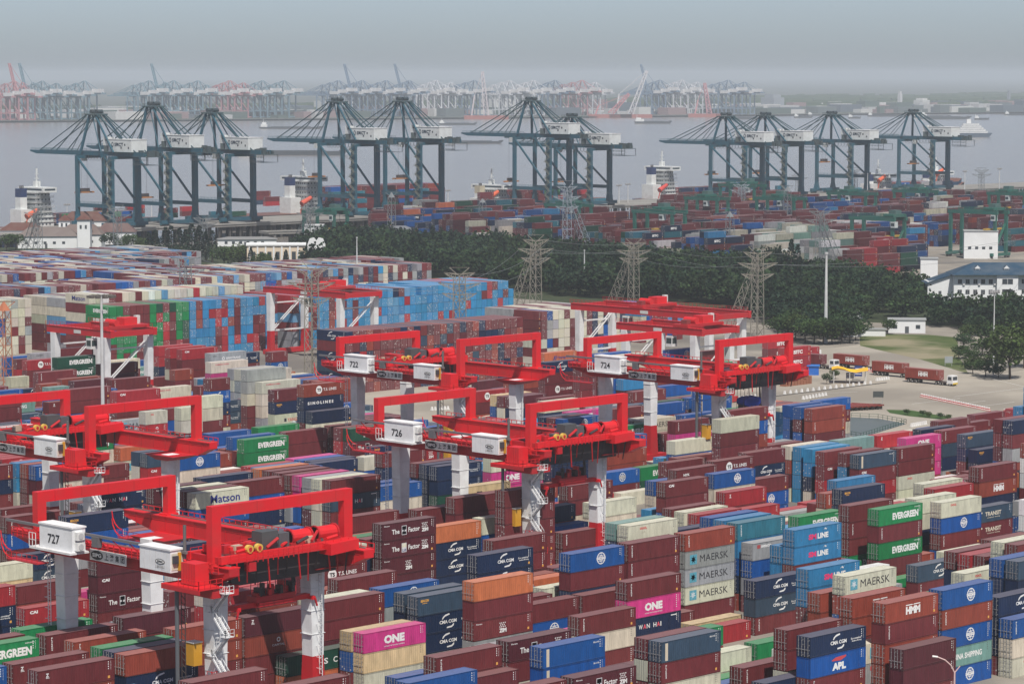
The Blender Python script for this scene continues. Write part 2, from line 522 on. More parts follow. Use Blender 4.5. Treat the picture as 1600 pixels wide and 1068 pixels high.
FILLS = """
0 -10 00000432333
0 -9 44345544433
0 -8 44444444440
0 -7 54444444330
0 -6 43233330033
0 -5 33333200220
0 -4 22222200202
0 -3 21001100222
0 -2 10000001100
0 -1 00300332101
0 0 00044330000
0 1 00033333322
0 2 00200000322
0 3 00000340000
0 4 00000000044
1 -9 33333040000
1 -8 33203033300
1 -7 22200000000
1 -6 11111100330
1 -5 00000000555
1 -4 10000000033
1 -3 20010000033
1 -2 21000030332
1 -1 00000000330
1 0 00000444433
1 1 00000044000
1 2 00000000300
1 3 12122333344
1 4 01000033023
1 5 22110004003
1 6 20011000033
1 7 04411100200
1 8 00004432204
1 9 00000005564
2 -7 24300000000
2 -6 22211111344
2 -5 21111000022
2 -4 23111100020
2 -3 33343223432
2 -2 24444444444
2 -1 00443333333
2 0 00003333303
2 1 02003032022
2 2 02003343334
2 3 22222111002
2 4 00022110002
2 5 00000002111
2 6 11100002003
2 7 22001100220
2 8 11001110000
2 9 11100000000
2 10 22210003333
2 11 00221001003
2 12 55522000100
2 13 00043233322
2 14 00000055654
2 15 00000000044
3 -4 00011440000
3 -3 00000002333
3 -2 33333333333
3 -1 00000222200
3 0 20040044443
3 1 00000003243
3 2 21113333233
3 3 00110032222
3 4 00200002222
3 5 10004322332
3 6 01155445555
3 7 00000003343
3 8 30000002222
3 9 00033221111
3 10 33545332200
3 11 22222224444
3 12 22221111111
3 13 22221110000
3 14 02211111100
3 15 01101111100
3 16 21101111100
3 17 33211001111
3 18 00444221111
3 19 00000344111
3 20 00000000545
4 -2 00115550000
4 -1 00110111110
4 0 32221100004
4 1 22222211111
4 2 33220020001
4 3 33332222223
4 4 10333222003
4 5 10222022200
4 6 22111022000
4 7 22311110033
4 8 23343323333
4 9 34443333333
4 10 00332333332
4 11 00332222203
4 12 00322222003
4 13 33322222003
4 14 33332222013
4 15 02222222211
4 16 00000221111
4 17 00000000111
5 0 23343000000
5 1 32333323333
5 2 04344444444
5 3 03333433434
5 4 22230033400
5 5 02200022200
5 6 02200222200
5 7 02003222201
5 8 23333333303
5 9 21112222222
5 10 22111111111
5 11 01111111000
5 12 01010000100
5 13 22020222200
5 14 04656542200
5 15 20435545433
5 16 00333333323
5 17 00000454454
6 2 34300000000
6 3 33330056550
6 4 33230003443
6 5 33330000333
6 6 11034444434
6 7 00003330033
6 8 00002200033
6 9 22322000034
6 10 12444434434
6 11 00000112322
6 14 21110000000
7 4 40000000000
7 5 33335534000
7 6 00222202233
7 7 00003221001
7 8 23333333000
7 9 20022222220
7 10 43300221000
7 11 33300342000
"""
# ---------------------------------------------------------------- containers
CC = dict(m=(.150,.024,.028), d=(.095,.017,.025), r=(.36,.022,.030), o=(.50,.135,.055), t=(.25,.046,.030), n=(.008,.020,.062),
          N=(.034,.060,.100), b=(.006,.080,.30), B=(.030,.22,.44), T=(.022,.15,.21), g=(.010,.19,.060), G=(.010,.065,.038),
          w=(.56,.53,.42), W=(.72,.72,.70), y=(.60,.46,.24), p=(.55,.038,.21), s=(.30,.31,.32), e=(.17,.30,.27), l=(.12,.30,.50))
CNAME = dict(m='maroon', d='dark plum', r='bright red', o='salmon orange', t='rust red', n='navy', N='slate blue', b='royal blue',
             B='sky blue', T='teal', g='bright green', G='dark green', w='cream', W='white', y='sand yellow', p='magenta', s='silver grey', e='sage green', l='pale blue')
WH = (.80,.80,.78); RD = (.60,.03,.04); BK = (.02,.02,.025)
def T_(s, x0, z0, x1, z1, c=WH, bold=.02): return ('T', s, x0, z0, x1, z1, c, bold)
def Rr(x0, z0, x1, z1, c=WH): return ('R', x0, z0, x1, z1, c)
def Cc(x, z, r, c=WH, r0=0.0): return ('C', x, z, r, c, r0)
def Pp(pts, c=WH): return ('P', pts, c)
def zim(x, z): return [T_('ZIM', x, z, x + 1.5, z + .62, WH, .06)] + [Cc(x + .15 + i * .36, z + .85, .10) for i in range(4)] + [Cc(x + .3 + i * .36, z + 1.12, .10) for i in range(3)] + [Cc(x + .15 + i * .36, z + 1.4, .10) for i in range(4)]
def globe(x, z): return [Cc(x, z, .95, WH, .80), Cc(x, z, .45, WH, .36), Rr(x - .9, z + .40, x + .9, z + .48), Rr(x - .9, z - .48, x + .9, z - .40), Rr(x - 1.0, z - .22, x + 1.0, z + .22), T_('COSCO', x - .85, z - .15, x + .85, z + .15, (.01,.06,.2), .03), Rr(x - .06, z + .3, x + .06, z + .9), Rr(x - .06, z - .9, x + .06, z - .3)]
def star(x, z, r):
    return Pp([(x + (r if i % 2 == 0 else r * .42) * math.sin(math.pi * i / 7), z + (r if i % 2 == 0 else r * .42) * math.cos(math.pi * i / 7)) for i in range(14)], (.78,.80,.80))
LOGO = {
 'EVG': [T_('EVERGREEN', 3.8, .75, 11.0, 1.95, WH, .05), T_('EVERGREEN', 9.9, 2.35, 11.4, 2.5, WH, .02)],
 'MK': [Rr(1.2, .65, 2.9, 2.25, (.10,.36,.46)), star(2.05, 1.45, .72), T_('MAERSK', 3.6, .85, 10.6, 2.0, BK, .0)],
 'HMM': [T_('HMM', 4.7, .75, 8.0, 1.85, WH, .07), Pp([(4.7,2.0),(8.0,2.0),(8.0,2.14),(6.6,2.14),(6.35,2.02),(6.1,2.14),(4.7,2.14)])],
 'CO': globe(6.9, 1.5),
 'CMA': [T_('CMA CGM', 4.4, 1.15, 7.9, 1.68, WH, .035), Pp([(4.9,1.85),(5.1,1.85),(5.5,2.2),(6.5,2.42),(6.4,2.62),(5.6,2.5),(5.1,2.2)]), Pp([(7.4,.98),(7.2,.98),(6.9,.72),(5.9,.62),(5.9,.42),(6.9,.46),(7.3,.68)]),
         T_('Eco container', 8.9, 1.35, 11.2, 1.62, WH, .02), T_('bamboo flooring', 9.1, .98, 11.2, 1.25, WH, .02)],
 'ONE': [T_('ONE', 4.0, .85, 8.0, 2.1, WH, .06), T_('OCEAN NETWORK EXPRESS', 4.0, .42, 8.0, .6, WH, .01)],
 'WH': [T_('W', 2.6, 1.1, 3.5, 1.8), T_('A', 3.6, 1.1, 4.3, 1.8, (.75,.10,.14), .04), T_('N', 4.4, 1.1, 5.1, 1.8), T_('H', 5.9, 1.1, 6.6, 1.8), T_('A', 6.7, 1.1, 7.4, 1.8, (.75,.10,.14), .04), T_('I', 7.5, 1.1, 7.7, 1.8), Rr(9.9, 2.35, 11.2, 2.5)],
 'ZF': [T_('The', 2.2, .95, 3.9, 1.75, WH, .02), Rr(4.4, .65, 5.5, 2.2, (.6,.6,.62)), Rr(4.5, 1.5, 5.4, 2.1, (.75,.68,.35)), Rr(4.5, .75, 5.4, 1.2, (.03,.05,.18)), T_('7', 4.6, .85, 5.3, 2.0, WH, .05),
        T_('Factor', 5.9, 1.0, 8.5, 1.8, WH, .02), T_('Florens', .5, 2.35, 1.7, 2.55, WH, .02)] + zim(8.9, .75),
 'ZIM': zim(5.2, .6) + [T_('Florens', .5, 2.3, 1.7, 2.5)],
 'CAI': [T_('CAI', .9, 1.9, 2.4, 2.4, WH, .06)],
 'TS': [Cc(4.6, 1.45, .95), T_('TS', 4.0, 1.1, 5.2, 1.8, (.06,.02,.03), .05), T_('T.S. LINES', 5.9, 1.15, 9.9, 1.8, WH, .02)],
 'SM': [T_('SM', 3.7, .85, 5.7, 1.75, (.75,.04,.16), .06), T_('LINE', 6.0, .85, 8.8, 1.75, WH, .05), Pp([(7.5,2.1),(7.9,2.35),(8.2,2.1),(8.6,2.6),(8.3,2.3),(8.0,2.5),(7.7,2.3)])],
 'APL': [T_('APL', 4.8, .45, 7.8, 1.5, WH, .07), Pp([(4.7,1.8),(6.6,1.7),(7.8,2.1),(7.8,2.35),(5.6,2.25),(4.7,1.95)], (.55,.06,.07))],
 'CS': [T_('CHINA SHIPPING', 2.2, 1.0, 9.8, 1.85, WH, .03)],
 'OO': [T_('OOCL', 2.9, 1.95, 4.6, 2.35, (.65,.05,.05), .05)],
 'OL': [T_('BEACON', .6, 2.0, 2.2, 2.4, (.75,.38,.06), .05), Rr(.9, 1.78, 1.9, 1.86, (.75,.38,.06))],
 'YM': [T_('YANG MING', 3.9, 1.0, 9.8, 1.8, (.62,.05,.06), .01), Rr(2.9, 1.0, 3.6, 1.8, (.05,.05,.06)), Rr(3.05, 1.3, 3.45, 1.5, (.62,.05,.06))],
 'SI': [T_('S I N O L I N E S', 1.2, 1.1, 9.0, 1.8, WH, .05)],
 'MT': [T_('Matson', 3.4, .75, 10.1, 2.2, (.02,.03,.20), .02)],
 'KM': [T_('KAMBARA KISEN', 1.4, 2.0, 5.8, 2.35, (.60,.06,.10), .02)],
 'TR': [T_('TRANSIT', 3.6, 1.1, 8.6, 1.9, (.72,.66,.52), .03), Rr(1.6, .7, 2.0, 2.0, (.72,.66,.52)), Rr(2.0, 1.7, 2.7, 2.0, (.72,.66,.52)), T_('container leasing', 4.2, .65, 8.2, .9, (.72,.66,.52))],
 'vb': [Rr(.75, .2, 1.3, 2.6, (.62,.55,.42)), T_('BLUE', 9.9, 2.2, 11, 2.4)],
 'TRI': [T_('Z', 1.2, 1.9, 1.7, 2.4, WH, .04), Rr(1.2, 1.75, 1.8, 1.82)],
 'vt': [T_(ch, .85, 2.3 - i * .27, 1.1, 2.52 - i * .27, WH, .04) for i, ch in enumerate('FLORENS')],
 'CP': [Cc(6.2, 1.9, .35, WH, .2), T_('CAPITAL', 5.0, 1.0, 7.4, 1.3, WH, .01)],
 'UASC': [T_('U', 2.8, .9, 3.6, 1.75), T_('A', 4.9, .9, 5.7, 1.75), T_('S', 7.0, .9, 7.8, 1.75), T_('C', 8.8, .9, 9.6, 1.75), Rr(10.9, .6, 11.4, 2.3)],
 'HL': [T_('Hapag-Lloyd', 4.9, .9, 11.0, 1.75, (.03,.05,.22), .02), Pp([(3.2,.8),(3.7,1.9),(4.2,1.9),(3.7,.8)], (.03,.05,.22)), Pp([(3.9,.8),(4.4,1.9),(4.7,1.9),(4.3,.8)], (.03,.05,.22))],
 'SH': [T_('SINOTRANS', 5.2, 1.0, 10.2, 1.6, WH, .03), Cc(4.3, 1.3, .45, WH, .25), T_('DFIC', .8, 1.9, 2.0, 2.2, BK)],
 'HJ': [T_('HANJIN', 1.4, 1.9, 3.8, 2.3, BK, .02), T_('SHIPPING', 4, .6, 9, 1.1, BK, .03)],
 'SEA': [Rr(1.2, 1.9, 2.0, 2.5, (.45,.08,.08)), T_('seaco', 2.2, 1.95, 4.8, 2.4, WH, .05)],
 'm': [T_('m', 3.0, .8, 4.6, 1.7, BK, .05)],
 'N': [T_('NYK', 2.0, 1.5, 3.8, 2.0, WH, .04)],
 'SP': [T_('SITC', 4.2, .8, 8.4, 1.9, WH, .05)],
}
LDESC = {'EVG':'white EVERGREEN lettering','MK':'blue star and black MAERSK lettering','HMM':'white HMM lettering','CO':'white COSCO globe','CMA':'white CMA CGM lettering','ONE':'big white ONE lettering',
 'WH':'WAN HAI lettering','ZF':'The 7 Factor ZIM lettering','ZIM':'small ZIM mark','CAI':'small CAI mark','TS':'white disc and T.S. LINES lettering','SM':'SM LINE lettering','APL':'white APL lettering','CS':'CHINA SHIPPING lettering',
 'OO':'small red OOCL mark','OL':'small orange mark','YM':'red YANG MING lettering','SI':'spaced SINOLINES lettering','MT':'large navy Matson lettering','KM':'red line of lettering','TR':'cream TRANSIT lettering','vb':'pale upright stripe',
 'TRI':'one small white sign','vt':'upright white lettering','CP':'small CAPITAL mark','UASC':'spaced U A S C letters','HL':'blue Hapag-Lloyd lettering','SH':'white SINOTRANS lettering','HJ':'black HANJIN lettering','SEA':'seaco mark','m':'large black m','N':'small NYK mark','SP':'white SITC lettering'}
# a shop's or a line's name stays on the steel and out of the labels: labels describe the lettering by colour and size
LDESC = {'EVG':'huge white lettering','MK':'blue star and black lettering','HMM':'bold white initials under a bar','CO':'white globe emblem','CMA':'white lettering between two swooshes','ONE':'three huge white letters',
 'WH':'white and red lettering','ZF':'white slogan and multicoloured numeral','ZIM':'small initials under dots','CAI':'three small white initials','TS':'white disc and lettering','SM':'red and white lettering','APL':'white initials under red wedge','CS':'broad white lettering',
 'OO':'small red initials','OL':'small orange mark','YM':'red lettering and square','SI':'widely spaced white letters','MT':'large navy lettering','KM':'thin red lettering','TR':'cream slanted lettering','vb':'pale upright stripe',
 'TRI':'one small white sign','vt':'upright white lettering','CP':'small ring emblem','UASC':'four spaced pale letters','HL':'dark blue lettering','SH':'white ring and lettering','HJ':'black lettering','SEA':'small red square mark','m':'large black letter m','N':'small white mark','SP':'white lettering'}
LCACHE = {}
def logo_data(code, L, col, seed):
    "flat marks on the long side as (verts, faces, colours) in (x, z); includes the number columns at the right-hand end"
    k = (code, round(L), col, seed)
    if k in LCACHE: return LCACHE[k]
    V = []; Fc = []; C = []
    def add(vs, fs, c):
        n = len(V); V.extend(vs)
        for f in fs: Fc.append(tuple(n + i for i in f)); C.append(c)
    sc = L / 12.19
    for it in LOGO.get(code, []):
        if it[0] == 'T':
            _, s, x0, z0, x1, z1, c, bo = it; vs, fs = text_data(s, bo)
            add([((x0 + v[0] * (x1 - x0)) * sc, z0 + v[1] * (z1 - z0)) for v in vs], fs, c)
        elif it[0] == 'R':
            _, x0, z0, x1, z1, c = it; add([(x0 * sc, z0), (x1 * sc, z0), (x1 * sc, z1), (x0 * sc, z1)], [(0, 1, 2, 3)], c)
        elif it[0] == 'C':
            _, x, z, r, c, r0 = it; n = 16
            if r0 == 0: add([(x * sc + r * math.cos(2 * math.pi * i / n), z + r * math.sin(2 * math.pi * i / n)) for i in range(n)], [tuple(range(n))], c)
            else:
                a = [(x * sc + q * math.cos(2 * math.pi * i / n), z + q * math.sin(2 * math.pi * i / n)) for q in (r0, r) for i in range(n)]
                add(a, [(i, (i + 1) % n, n + (i + 1) % n, n + i) for i in range(n)], c)
        elif it[0] == 'P':
            add([(x * sc, z) for x, z in it[1]], [tuple(range(len(it[1])))], it[2])
    rg = random.Random(seed * 7 + 1); lc = WH if col not in 'wWysle' else (.10, .09, .09)
    for i in range(rg.choice((4, 5, 7))):
        z = 2.45 - i * .3; add([(L - 1.05, z), (L - .92, z), (L - .92, z + .16), (L - 1.05, z + .16)], [(0, 1, 2, 3)], lc)
    for i in range(rg.choice((6, 7, 8))):
        z = 2.5 - i * .2; add([(L - .62, z), (L - .56, z), (L - .56, z + .1), (L - .62, z + .1)], [(0, 1, 2, 3)], lc)
    if col in 'mdrtn' and rg.random() < .6: add([(L - 1.1, .35), (L - .75, .35), (L - .75, .7), (L - 1.1, .7)], [(0, 1, 2, 3)], (.75, .38, .08))
    LCACHE[k] = (V, Fc, C); return LCACHE[k]
def jit(c, r, a=.16):
    k = 1 + r.uniform(-a, a); return tuple(min(.95, max(0.002, q * k * (1 + r.uniform(-.05, .05)))) for q in c)
HC = 2.86; HS = 2.80; CW = 2.438; TP = 2.9
def cbox(mb, x, y, z, L, col, ori=0, door=True, logo=None, ckey='m', seed=0):
    "one container of a stack; ori 0: long side along X, 1: along Y"
    D = CW; rail = tuple(q * .8 for q in col)
    if ori == 0:
        x1, y1 = x + L, y + D
        mb.face([(x, y, z), (x1, y, z), (x1, y, z + HS), (x, y, z + HS)], col, [(0, 0), (L, 0), (L, HS), (0, HS)], 0)
        mb.face([(x, y1, z), (x, y, z), (x, y, z + HS), (x, y1, z + HS)], col, [(D, 0), (0, 0), (0, HS), (D, HS)], 1 if door else 0)
    else:
        x1, y1 = x + D, y + L
        mb.face([(x, y1, z), (x, y, z), (x, y, z + HS), (x, y1, z + HS)], col, [(0, 0), (L, 0), (L, HS), (0, HS)], 0)
        mb.face([(x, y, z), (x1, y, z), (x1, y, z + HS), (x, y, z + HS)], col, [(0, 0), (D, 0), (D, HS), (0, HS)], 1 if door else 0)
    lx = x1 - x; ly = y1 - y; t = z + HS
    mb.face([(x, y, t), (x1, y, t), (x1, y1, t), (x, y1, t)], col, ([(0, 0), (lx, 0), (lx, ly), (0, ly)] if ori == 0 else [(0, 0), (0, lx), (ly, lx), (ly, 0)]), 0)
    mb.face([(x1, y, z), (x1, y1, z), (x1, y1, t), (x1, y, t)], col, [(0, 0), (ly, 0), (ly, HS), (0, HS)], 0)
    mb.face([(x1, y1, z), (x, y1, z), (x, y1, t), (x1, y1, t)], col, [(0, 0), (lx, 0), (lx, HS), (0, HS)], 0)
    if logo is not None:
        V, Fc, C = logo_data(logo, L, ckey, seed % 5)
        if ori == 0: M = Matrix(((1, 0, 0, x), (0, 0, 0, y - .02), (0, 1, 0, z), (0, 0, 0, 1)))
        else: M = Matrix(((0, 0, 0, x - .02), (-1, 0, 0, y + L), (0, 1, 0, z), (0, 0, 0, 1)))
        n0 = len(mb.m); mb.add(([(v[0], v[1], 0) for v in V], Fc, C), M)
        for i in range(n0, len(mb.m)): mb.m[i] = 2

BODY = {}
def body_mesh(L, ck, var):
    k = (round(L), ck, var)
    if k in BODY: return BODY[k]
    c = jit(CC[ck], random.Random(var * 31 + ord(ck)), .14); fr = tuple(q * .82 for q in c); mb = MB(); y0, y1 = -CW / 2, CW / 2
    x0, x1 = -L / 2, L / 2; p = .14; q = .035
    # recessed corrugated panels
    mb.face([(x0 + p, y0 + q, .15), (x1 - p, y0 + q, .15), (x1 - p, y0 + q, HC - .1), (x0 + p, y0 + q, HC - .1)], c, [(0, 0), (L, 0), (L, HC), (0, HC)])
    mb.face([(x1 - p, y1 - q, .15), (x0 + p, y1 - q, .15), (x0 + p, y1 - q, HC - .1), (x1 - p, y1 - q, HC - .1)], c, [(0, 0), (L, 0), (L, HC), (0, HC)])
    mb.face([(x0 + .05, y0 + .05, HC - .03), (x1 - .05, y0 + .05, HC - .03), (x1 - .05, y1 - .05, HC - .03), (x0 + .05, y1 - .05, HC - .03)], c, [(0, 0), (L, 0), (L, CW), (0, CW)])
    for xx, s in ((x0 + q, -1), (x1 - q, 1)):
        pts = [(xx, y0 + p, .15), (xx, y1 - p, .15), (xx, y1 - p, HC - .1), (xx, y0 + p, HC - .1)]
        mb.face(pts if s > 0 else pts[::-1], c, [(0, 0), (CW, 0), (CW, HC), (0, HC)] if s > 0 else [(0, HC), (CW, HC), (CW, 0), (0, 0)])
    mb.face([(x0, y1, .02), (x1, y1, .02), (x1, y0, .02), (x0, y0, .02)], fr)
    # posts, rails and corner castings
    for xx in (x0, x1 - p):
        for yy in (y0, y1 - p): mb.box(xx, yy, .12, xx + p, yy + p, HC - .12, fr)
        mb.box(xx, y0 + p, 0.02, xx + p, y1 - p, .15, fr); mb.box(xx, y0 + p, HC - .12, xx + p, y1 - p, HC - .012, fr)
    for yy in (y0, y1 - .07): mb.box(x0 + p, yy, 0.0, x1 - p, yy + .07, .16, fr); mb.box(x0 + p, yy, HC - .10, x1 - p, yy + .07, HC - .008, fr)
    for xx in (x0 - .004, x1 - .174):
        for yy in (y0 - .004, y1 - .158):
            for zz in (0, HC - .118): mb.box(xx, yy, zz, xx + .178, yy + .162, zz + .118, tuple(q * .55 for q in c))
    BODY[k] = mb.mesh('container_body', M_CONT); return BODY[k]
DOORM = {}
def door_meshes(ck, var):
    k = (ck, var)
    if k in DOORM: return DOORM[k]
    c = jit(CC[ck], random.Random(var * 31 + ord(ck)), .14); w2 = (CW - .28) / 2 - .01
    mb = MB(); mb.box(0, 0, 0, .05, w2, HC - .27, c)
    for i in range(4): mb.box(-.02, .06, .12 + i * .62, 0, w2 - .06, .55 + i * .62, tuple(q * .92 for q in c))
    for i in range(4): mb.box(-.045, -.02, .2 + i * .68, 0.02, .12, .30 + i * .68, (.25, .25, .25))
    door = mb.mesh('door', M_PAINT)
    r = MB(); g = (.33, .33, .33)
    r.tube((-.07, 0, -.02), (-.07, 0, HC - .25), .028, g, 6)
    for z in (0.02, .5, 1.3, 2.1, HC - .3): r.box(-.10, -.05, z, -.03, .05, z + .07, g)
    r.box(-.12, -.02, .95, -.08, .42, 1.0, g)
    DOORM[k] = (door, r.mesh('lock_rod', M_STEEL)); return DOORM[k]
PLAC = None
def make_container(x, y, z, L, ck, code, seed, label_store):
    "one container as a thing: body, two doors with their lock rods, lettering"
    var = seed % 3; t = empty('container', (x + L / 2, y + CW / 2, z))
    link_mesh('body', body_mesh(L, ck, var), t)
    dm, rm = door_meshes(ck, var)
    w2 = (CW - .28) / 2
    if seed % 6 != 4 or code in ('EVG', 'MK'):
        for i in range(2):
            d = link_mesh('door', dm, t, (-L / 2 - .012, -CW / 2 + .145 + i * w2, .14))
            for yy in (.22, w2 - .26): link_mesh('lock_rod', rm, d, (0, yy, .0))
    V, Fc, C = logo_data(code, L, ck, seed % 5)
    if V:
        k = ('LM', code, round(L), ck, seed % 5)
        if k not in BODY:
            mb = MB(); mb.add(([(v[0] - L / 2, -CW / 2 + .020, v[1]) for v in V], Fc, C), Matrix.Identity(4)); BODY[k] = mb.mesh('lettering', M_LETTER)
        link_mesh('lettering', BODY[k], t)
    label_store.append((t, x, y, z, L, ck, code)); return t

IND = []; STUFF = MB(); OCC = []
rows = []
for ln in STACKS.split('\n'):
    q = ln.split()
    if q: rows.append((float(q[0]), float(q[1]), 12.192 if q[2] == '4' else 6.058, int(q[3]), q[4].split(',')))
cands = []
for i, (x, y, L, n, tiers) in enumerate(rows):
    for k, tc in enumerate(tiers):
        ck, _, code = tc.partition(':'); cands.append((x + y + (0 if k < 3 else 120) + (60 if L < 7 else 0), i, k, ck, code))
    rg = random.Random(i)
    for k in range(len(tiers), n):
        cands.append((9e9, i, k, rg.choice('mmmdtnbws'), ''))
cands.sort(key=lambda c: c[0])
picked = []
for j, (s, i, k, ck, code) in enumerate(cands):
    x, y, L, n, tiers = rows[i]; z = (n - 1 - k) * TP; seed = i * 3 + k
    if k: # lower boxes of a stack are never stacked perfectly true
        rg = random.Random(seed); x += rg.uniform(-.05, .05)
    if j < 290 and s < 9e8: make_container(x, y, z, L, ck, code, seed, picked)
    else: cbox(STUFF, x, y, z, L, jit(CC[ck], random.Random(seed)), 0, seed % 5 != 4, code, ck, seed)
# the rest of the near yard
TRACKS = (257.5, 309.5, 361.5, 413, 457, 505, 553, 601)
PALN = 'mmmmmmmmddtttrrnnnNbbbBBwwwwsseogGpW'
LOGOS = {'m': ['vt', 'vt', '', 'CAI', '', 'TRI', 'TS'], 'd': ['', 'ZF', 'vt'], 't': ['vt', 'HMM', ''], 'r': ['CAI', 'TS', ''], 'n': ['CMA', 'CMA', 'OL', ''], 'N': ['CMA', 'vb', ''], 'b': ['CO', 'CO', 'vt'],
         'B': ['SM', ''], 'w': ['OO', 'OO', 'MK'], 's': ['MK', '', 'SEA'], 'e': ['CS'], 'o': ['', 'HL'], 'g': ['EVG'], 'G': ['EVG', 'UASC'], 'p': ['ONE'], 'W': ['KM', ''], 'y': [''], 'l': [''], 'T': ['vt']}
for ln in FILLS.split('\n'):
    q = ln.split()
    if not q: continue
    ti, k, hs = int(q[0]), int(q[1]), q[2]
    rg = random.Random(ti * 1000 + k)
    for j, hc in enumerate(hs):
        y = TRACKS[ti] - 15.6 + 2.85 * j; x = 331.5 + 14.3 * k + rg.uniform(-.25, .25)
        col = rg.choice(PALN)
        for t in range(int(hc)):
            if rg.random() < .55: col = rg.choice(PALN)
            c = jit(CC[col], rg); cbox(STUFF, x, y + rg.uniform(-.04, .04), t * TP, 12.192, c, 0, rg.random() < .8, rg.choice(LOGOS[col]) if t >= int(hc) - 2 else '', col, j)
# the long walls behind, boxes turned through a right angle
def wall_block(x0, nx, yf, bays, tiers, pal, pitch=2.56, bayp=12.5, seed=1, sidecols=None, drop=.12, logo=''):
    rg = random.Random(seed)
    for b in range(bays):
        for i in range(nx):
            x = x0 + i * pitch; y = yf + b * bayp
            n = tiers if (b == 0 or rg.random() > drop) else tiers - 1
            if b == 0 and rg.random() < drop * .4: n -= 1
            last = None
            for t in range(n):
                pl_ = pal[min(len(pal) - 1, int(i * len(pal) / nx))]; c = rg.choice(pl_) if (rg.random() < .72 or not last) else last; last = c; code = None
                if i == 0:
                    code = ''
                    if sidecols and b < len(sidecols):
                        sc = sidecols[b]; kk = min(n - 1 - t, len(sc) - 1); c, _, code = sc[kk].partition(':')
                if t < n - 2 and b > 0: 
                    if i: continue
                cbox(STUFF, x, y, t * TP, 12.192, jit(CC[c], rg), 1, rg.random() < .62, code, c, t)

BLUEW = 'BBBBBBBBbrmlBtmBrn'; REDW = 'mmmmmtttrtnnNmdm'
wall_block(529, 27, 593.5, 1, 6, [REDW, REDW, 'mmntNnmnmtnm'], seed=3, sidecols=[['n:CMA', 'm', 'n:CMA', 'N', 'n:CMA', 'm']], drop=.0)
wall_block(604, 39, 703, 2, 6, ['mmBBrlsBBt', 'BBBlBmrBBn', 'BBBBBrBB', 'BBBmrBBrBB'], seed=4, drop=.15)
wall_block(535, 12, 708, 1, 6, ['mmggmgm', 'gGggmgr'], seed=6, sidecols=[['g:EVG', 'g:EVG', 'b:CO', 'g:EVG', 'm', 'm']], drop=0)
wall_block(566, 14, 708, 1, 6, ['BBrmBmt', 'BBBBrmnB'], seed=7, drop=0)
wall_block(537, 24, 721, 1, 7, ['wwWwwm', 'wwwWwwml', 'wmlBwrw'], seed=8, sidecols=[['w:MT', 'm', 'w', 'b', 'm', 'm', 'm']], drop=0)
wall_block(508, 12, 753.5, 1, 6, ['mswbmms', 'bswmmwbms', 'smwwmws'], seed=9, sidecols=[['m', 'w', 'b', 'm', 'm', 'm']], drop=0)
wall_block(470, 26, 779, 3, 6, ['bBswmmlw', 'lbmwwm'], seed=10, drop=.2)
wall_block(545, 26, 742, 2, 6, ['lsmwwmBs', 'wlmwmmb', 'mwwmml'], seed=11, drop=.1)
wall_block(641, 15, 628, 1, 5, ['wwsmb', 'bwmmwnb', 'mbnwwb'], seed=12, sidecols=[['m', 'm', 'm', 'w', 'm']], drop=.1)
wall_block(641, 12, 641, 1, 5, ['mmwsm'], seed=13, drop=0)
wall_block(700, 8, 640, 2, 4, ['Bbrwm'], seed=14, drop=0)
PALF = ['mmsmwbmsmBn', 'wmmblsmwwm', 'smBmmwmns']
for i, (yf, x0, x1, n) in enumerate([(822, 560, 775, 5), (822, 480, 553, 5), (850, 520, 640, 4), (852, 655, 790, 5), (884, 560, 700, 5), (884, 712, 770, 4), (914, 590, 735, 5), (944, 610, 760, 5), (975, 640, 770, 5), (1005, 670, 770, 4)]):
    wall_block(x0, int((x1 - x0) / 2.52), yf, 2, n, PALF, seed=30 + i, drop=.25, sidecols=[['w:MT' if i == 7 else 'm', 'b', 'm'], ['b', 'm']])
STUFF_DONE = False

# ---------------------------------------------------------------- ground, road, water
def noise_mat(name, c1, c2, scale, rough=.9, detail=8, lo=.35, hi=.65, c3=None, s3=.02, bump=0.0):
    m, n, b = nodes_of(name); N = n.nodes; K = n.links
    geo = N.new('ShaderNodeNewGeometry'); no = N.new('ShaderNodeTexNoise'); no.inputs['Scale'].default_value = scale; no.inputs['Detail'].default_value = detail; no.inputs['Roughness'].default_value = .65
    K.new(geo.outputs['Position'], no.inputs['Vector'])
    mr = N.new('ShaderNodeMapRange'); mr.inputs[1].default_value = lo; mr.inputs[2].default_value = hi; K.new(no.outputs[0], mr.inputs[0])
    mx = N.new('ShaderNodeMix'); mx.data_type = 'RGBA'; mx.inputs[6].default_value = (*c1, 1); mx.inputs[7].default_value = (*c2, 1); K.new(mr.outputs[0], mx.inputs[0]); res = mx.outputs[2]
    if c3:
        n3 = N.new('ShaderNodeTexNoise'); n3.inputs['Scale'].default_value = s3; n3.inputs['Detail'].default_value = 5; K.new(geo.outputs['Position'], n3.inputs['Vector'])
        r3 = N.new('ShaderNodeMapRange'); r3.inputs[1].default_value = .48; r3.inputs[2].default_value = .62; K.new(n3.outputs[0], r3.inputs[0])
        m3 = N.new('ShaderNodeMix'); m3.data_type = 'RGBA'; m3.inputs[7].default_value = (*c3, 1); K.new(r3.outputs[0], m3.inputs[0]); K.new(res, m3.inputs[6]); res = m3.outputs[2]
    K.new(res, b.inputs['Base Color']); b.inputs['Roughness'].default_value = rough; b.inputs['Specular IOR Level'].default_value = .25
    if bump:
        bp = N.new('ShaderNodeBump'); bp.inputs['Strength'].default_value = bump; bp.inputs['Distance'].default_value = .3; K.new(no.outputs[0], bp.inputs['Height']); K.new(bp.outputs[0], b.inputs['Normal'])
    return m
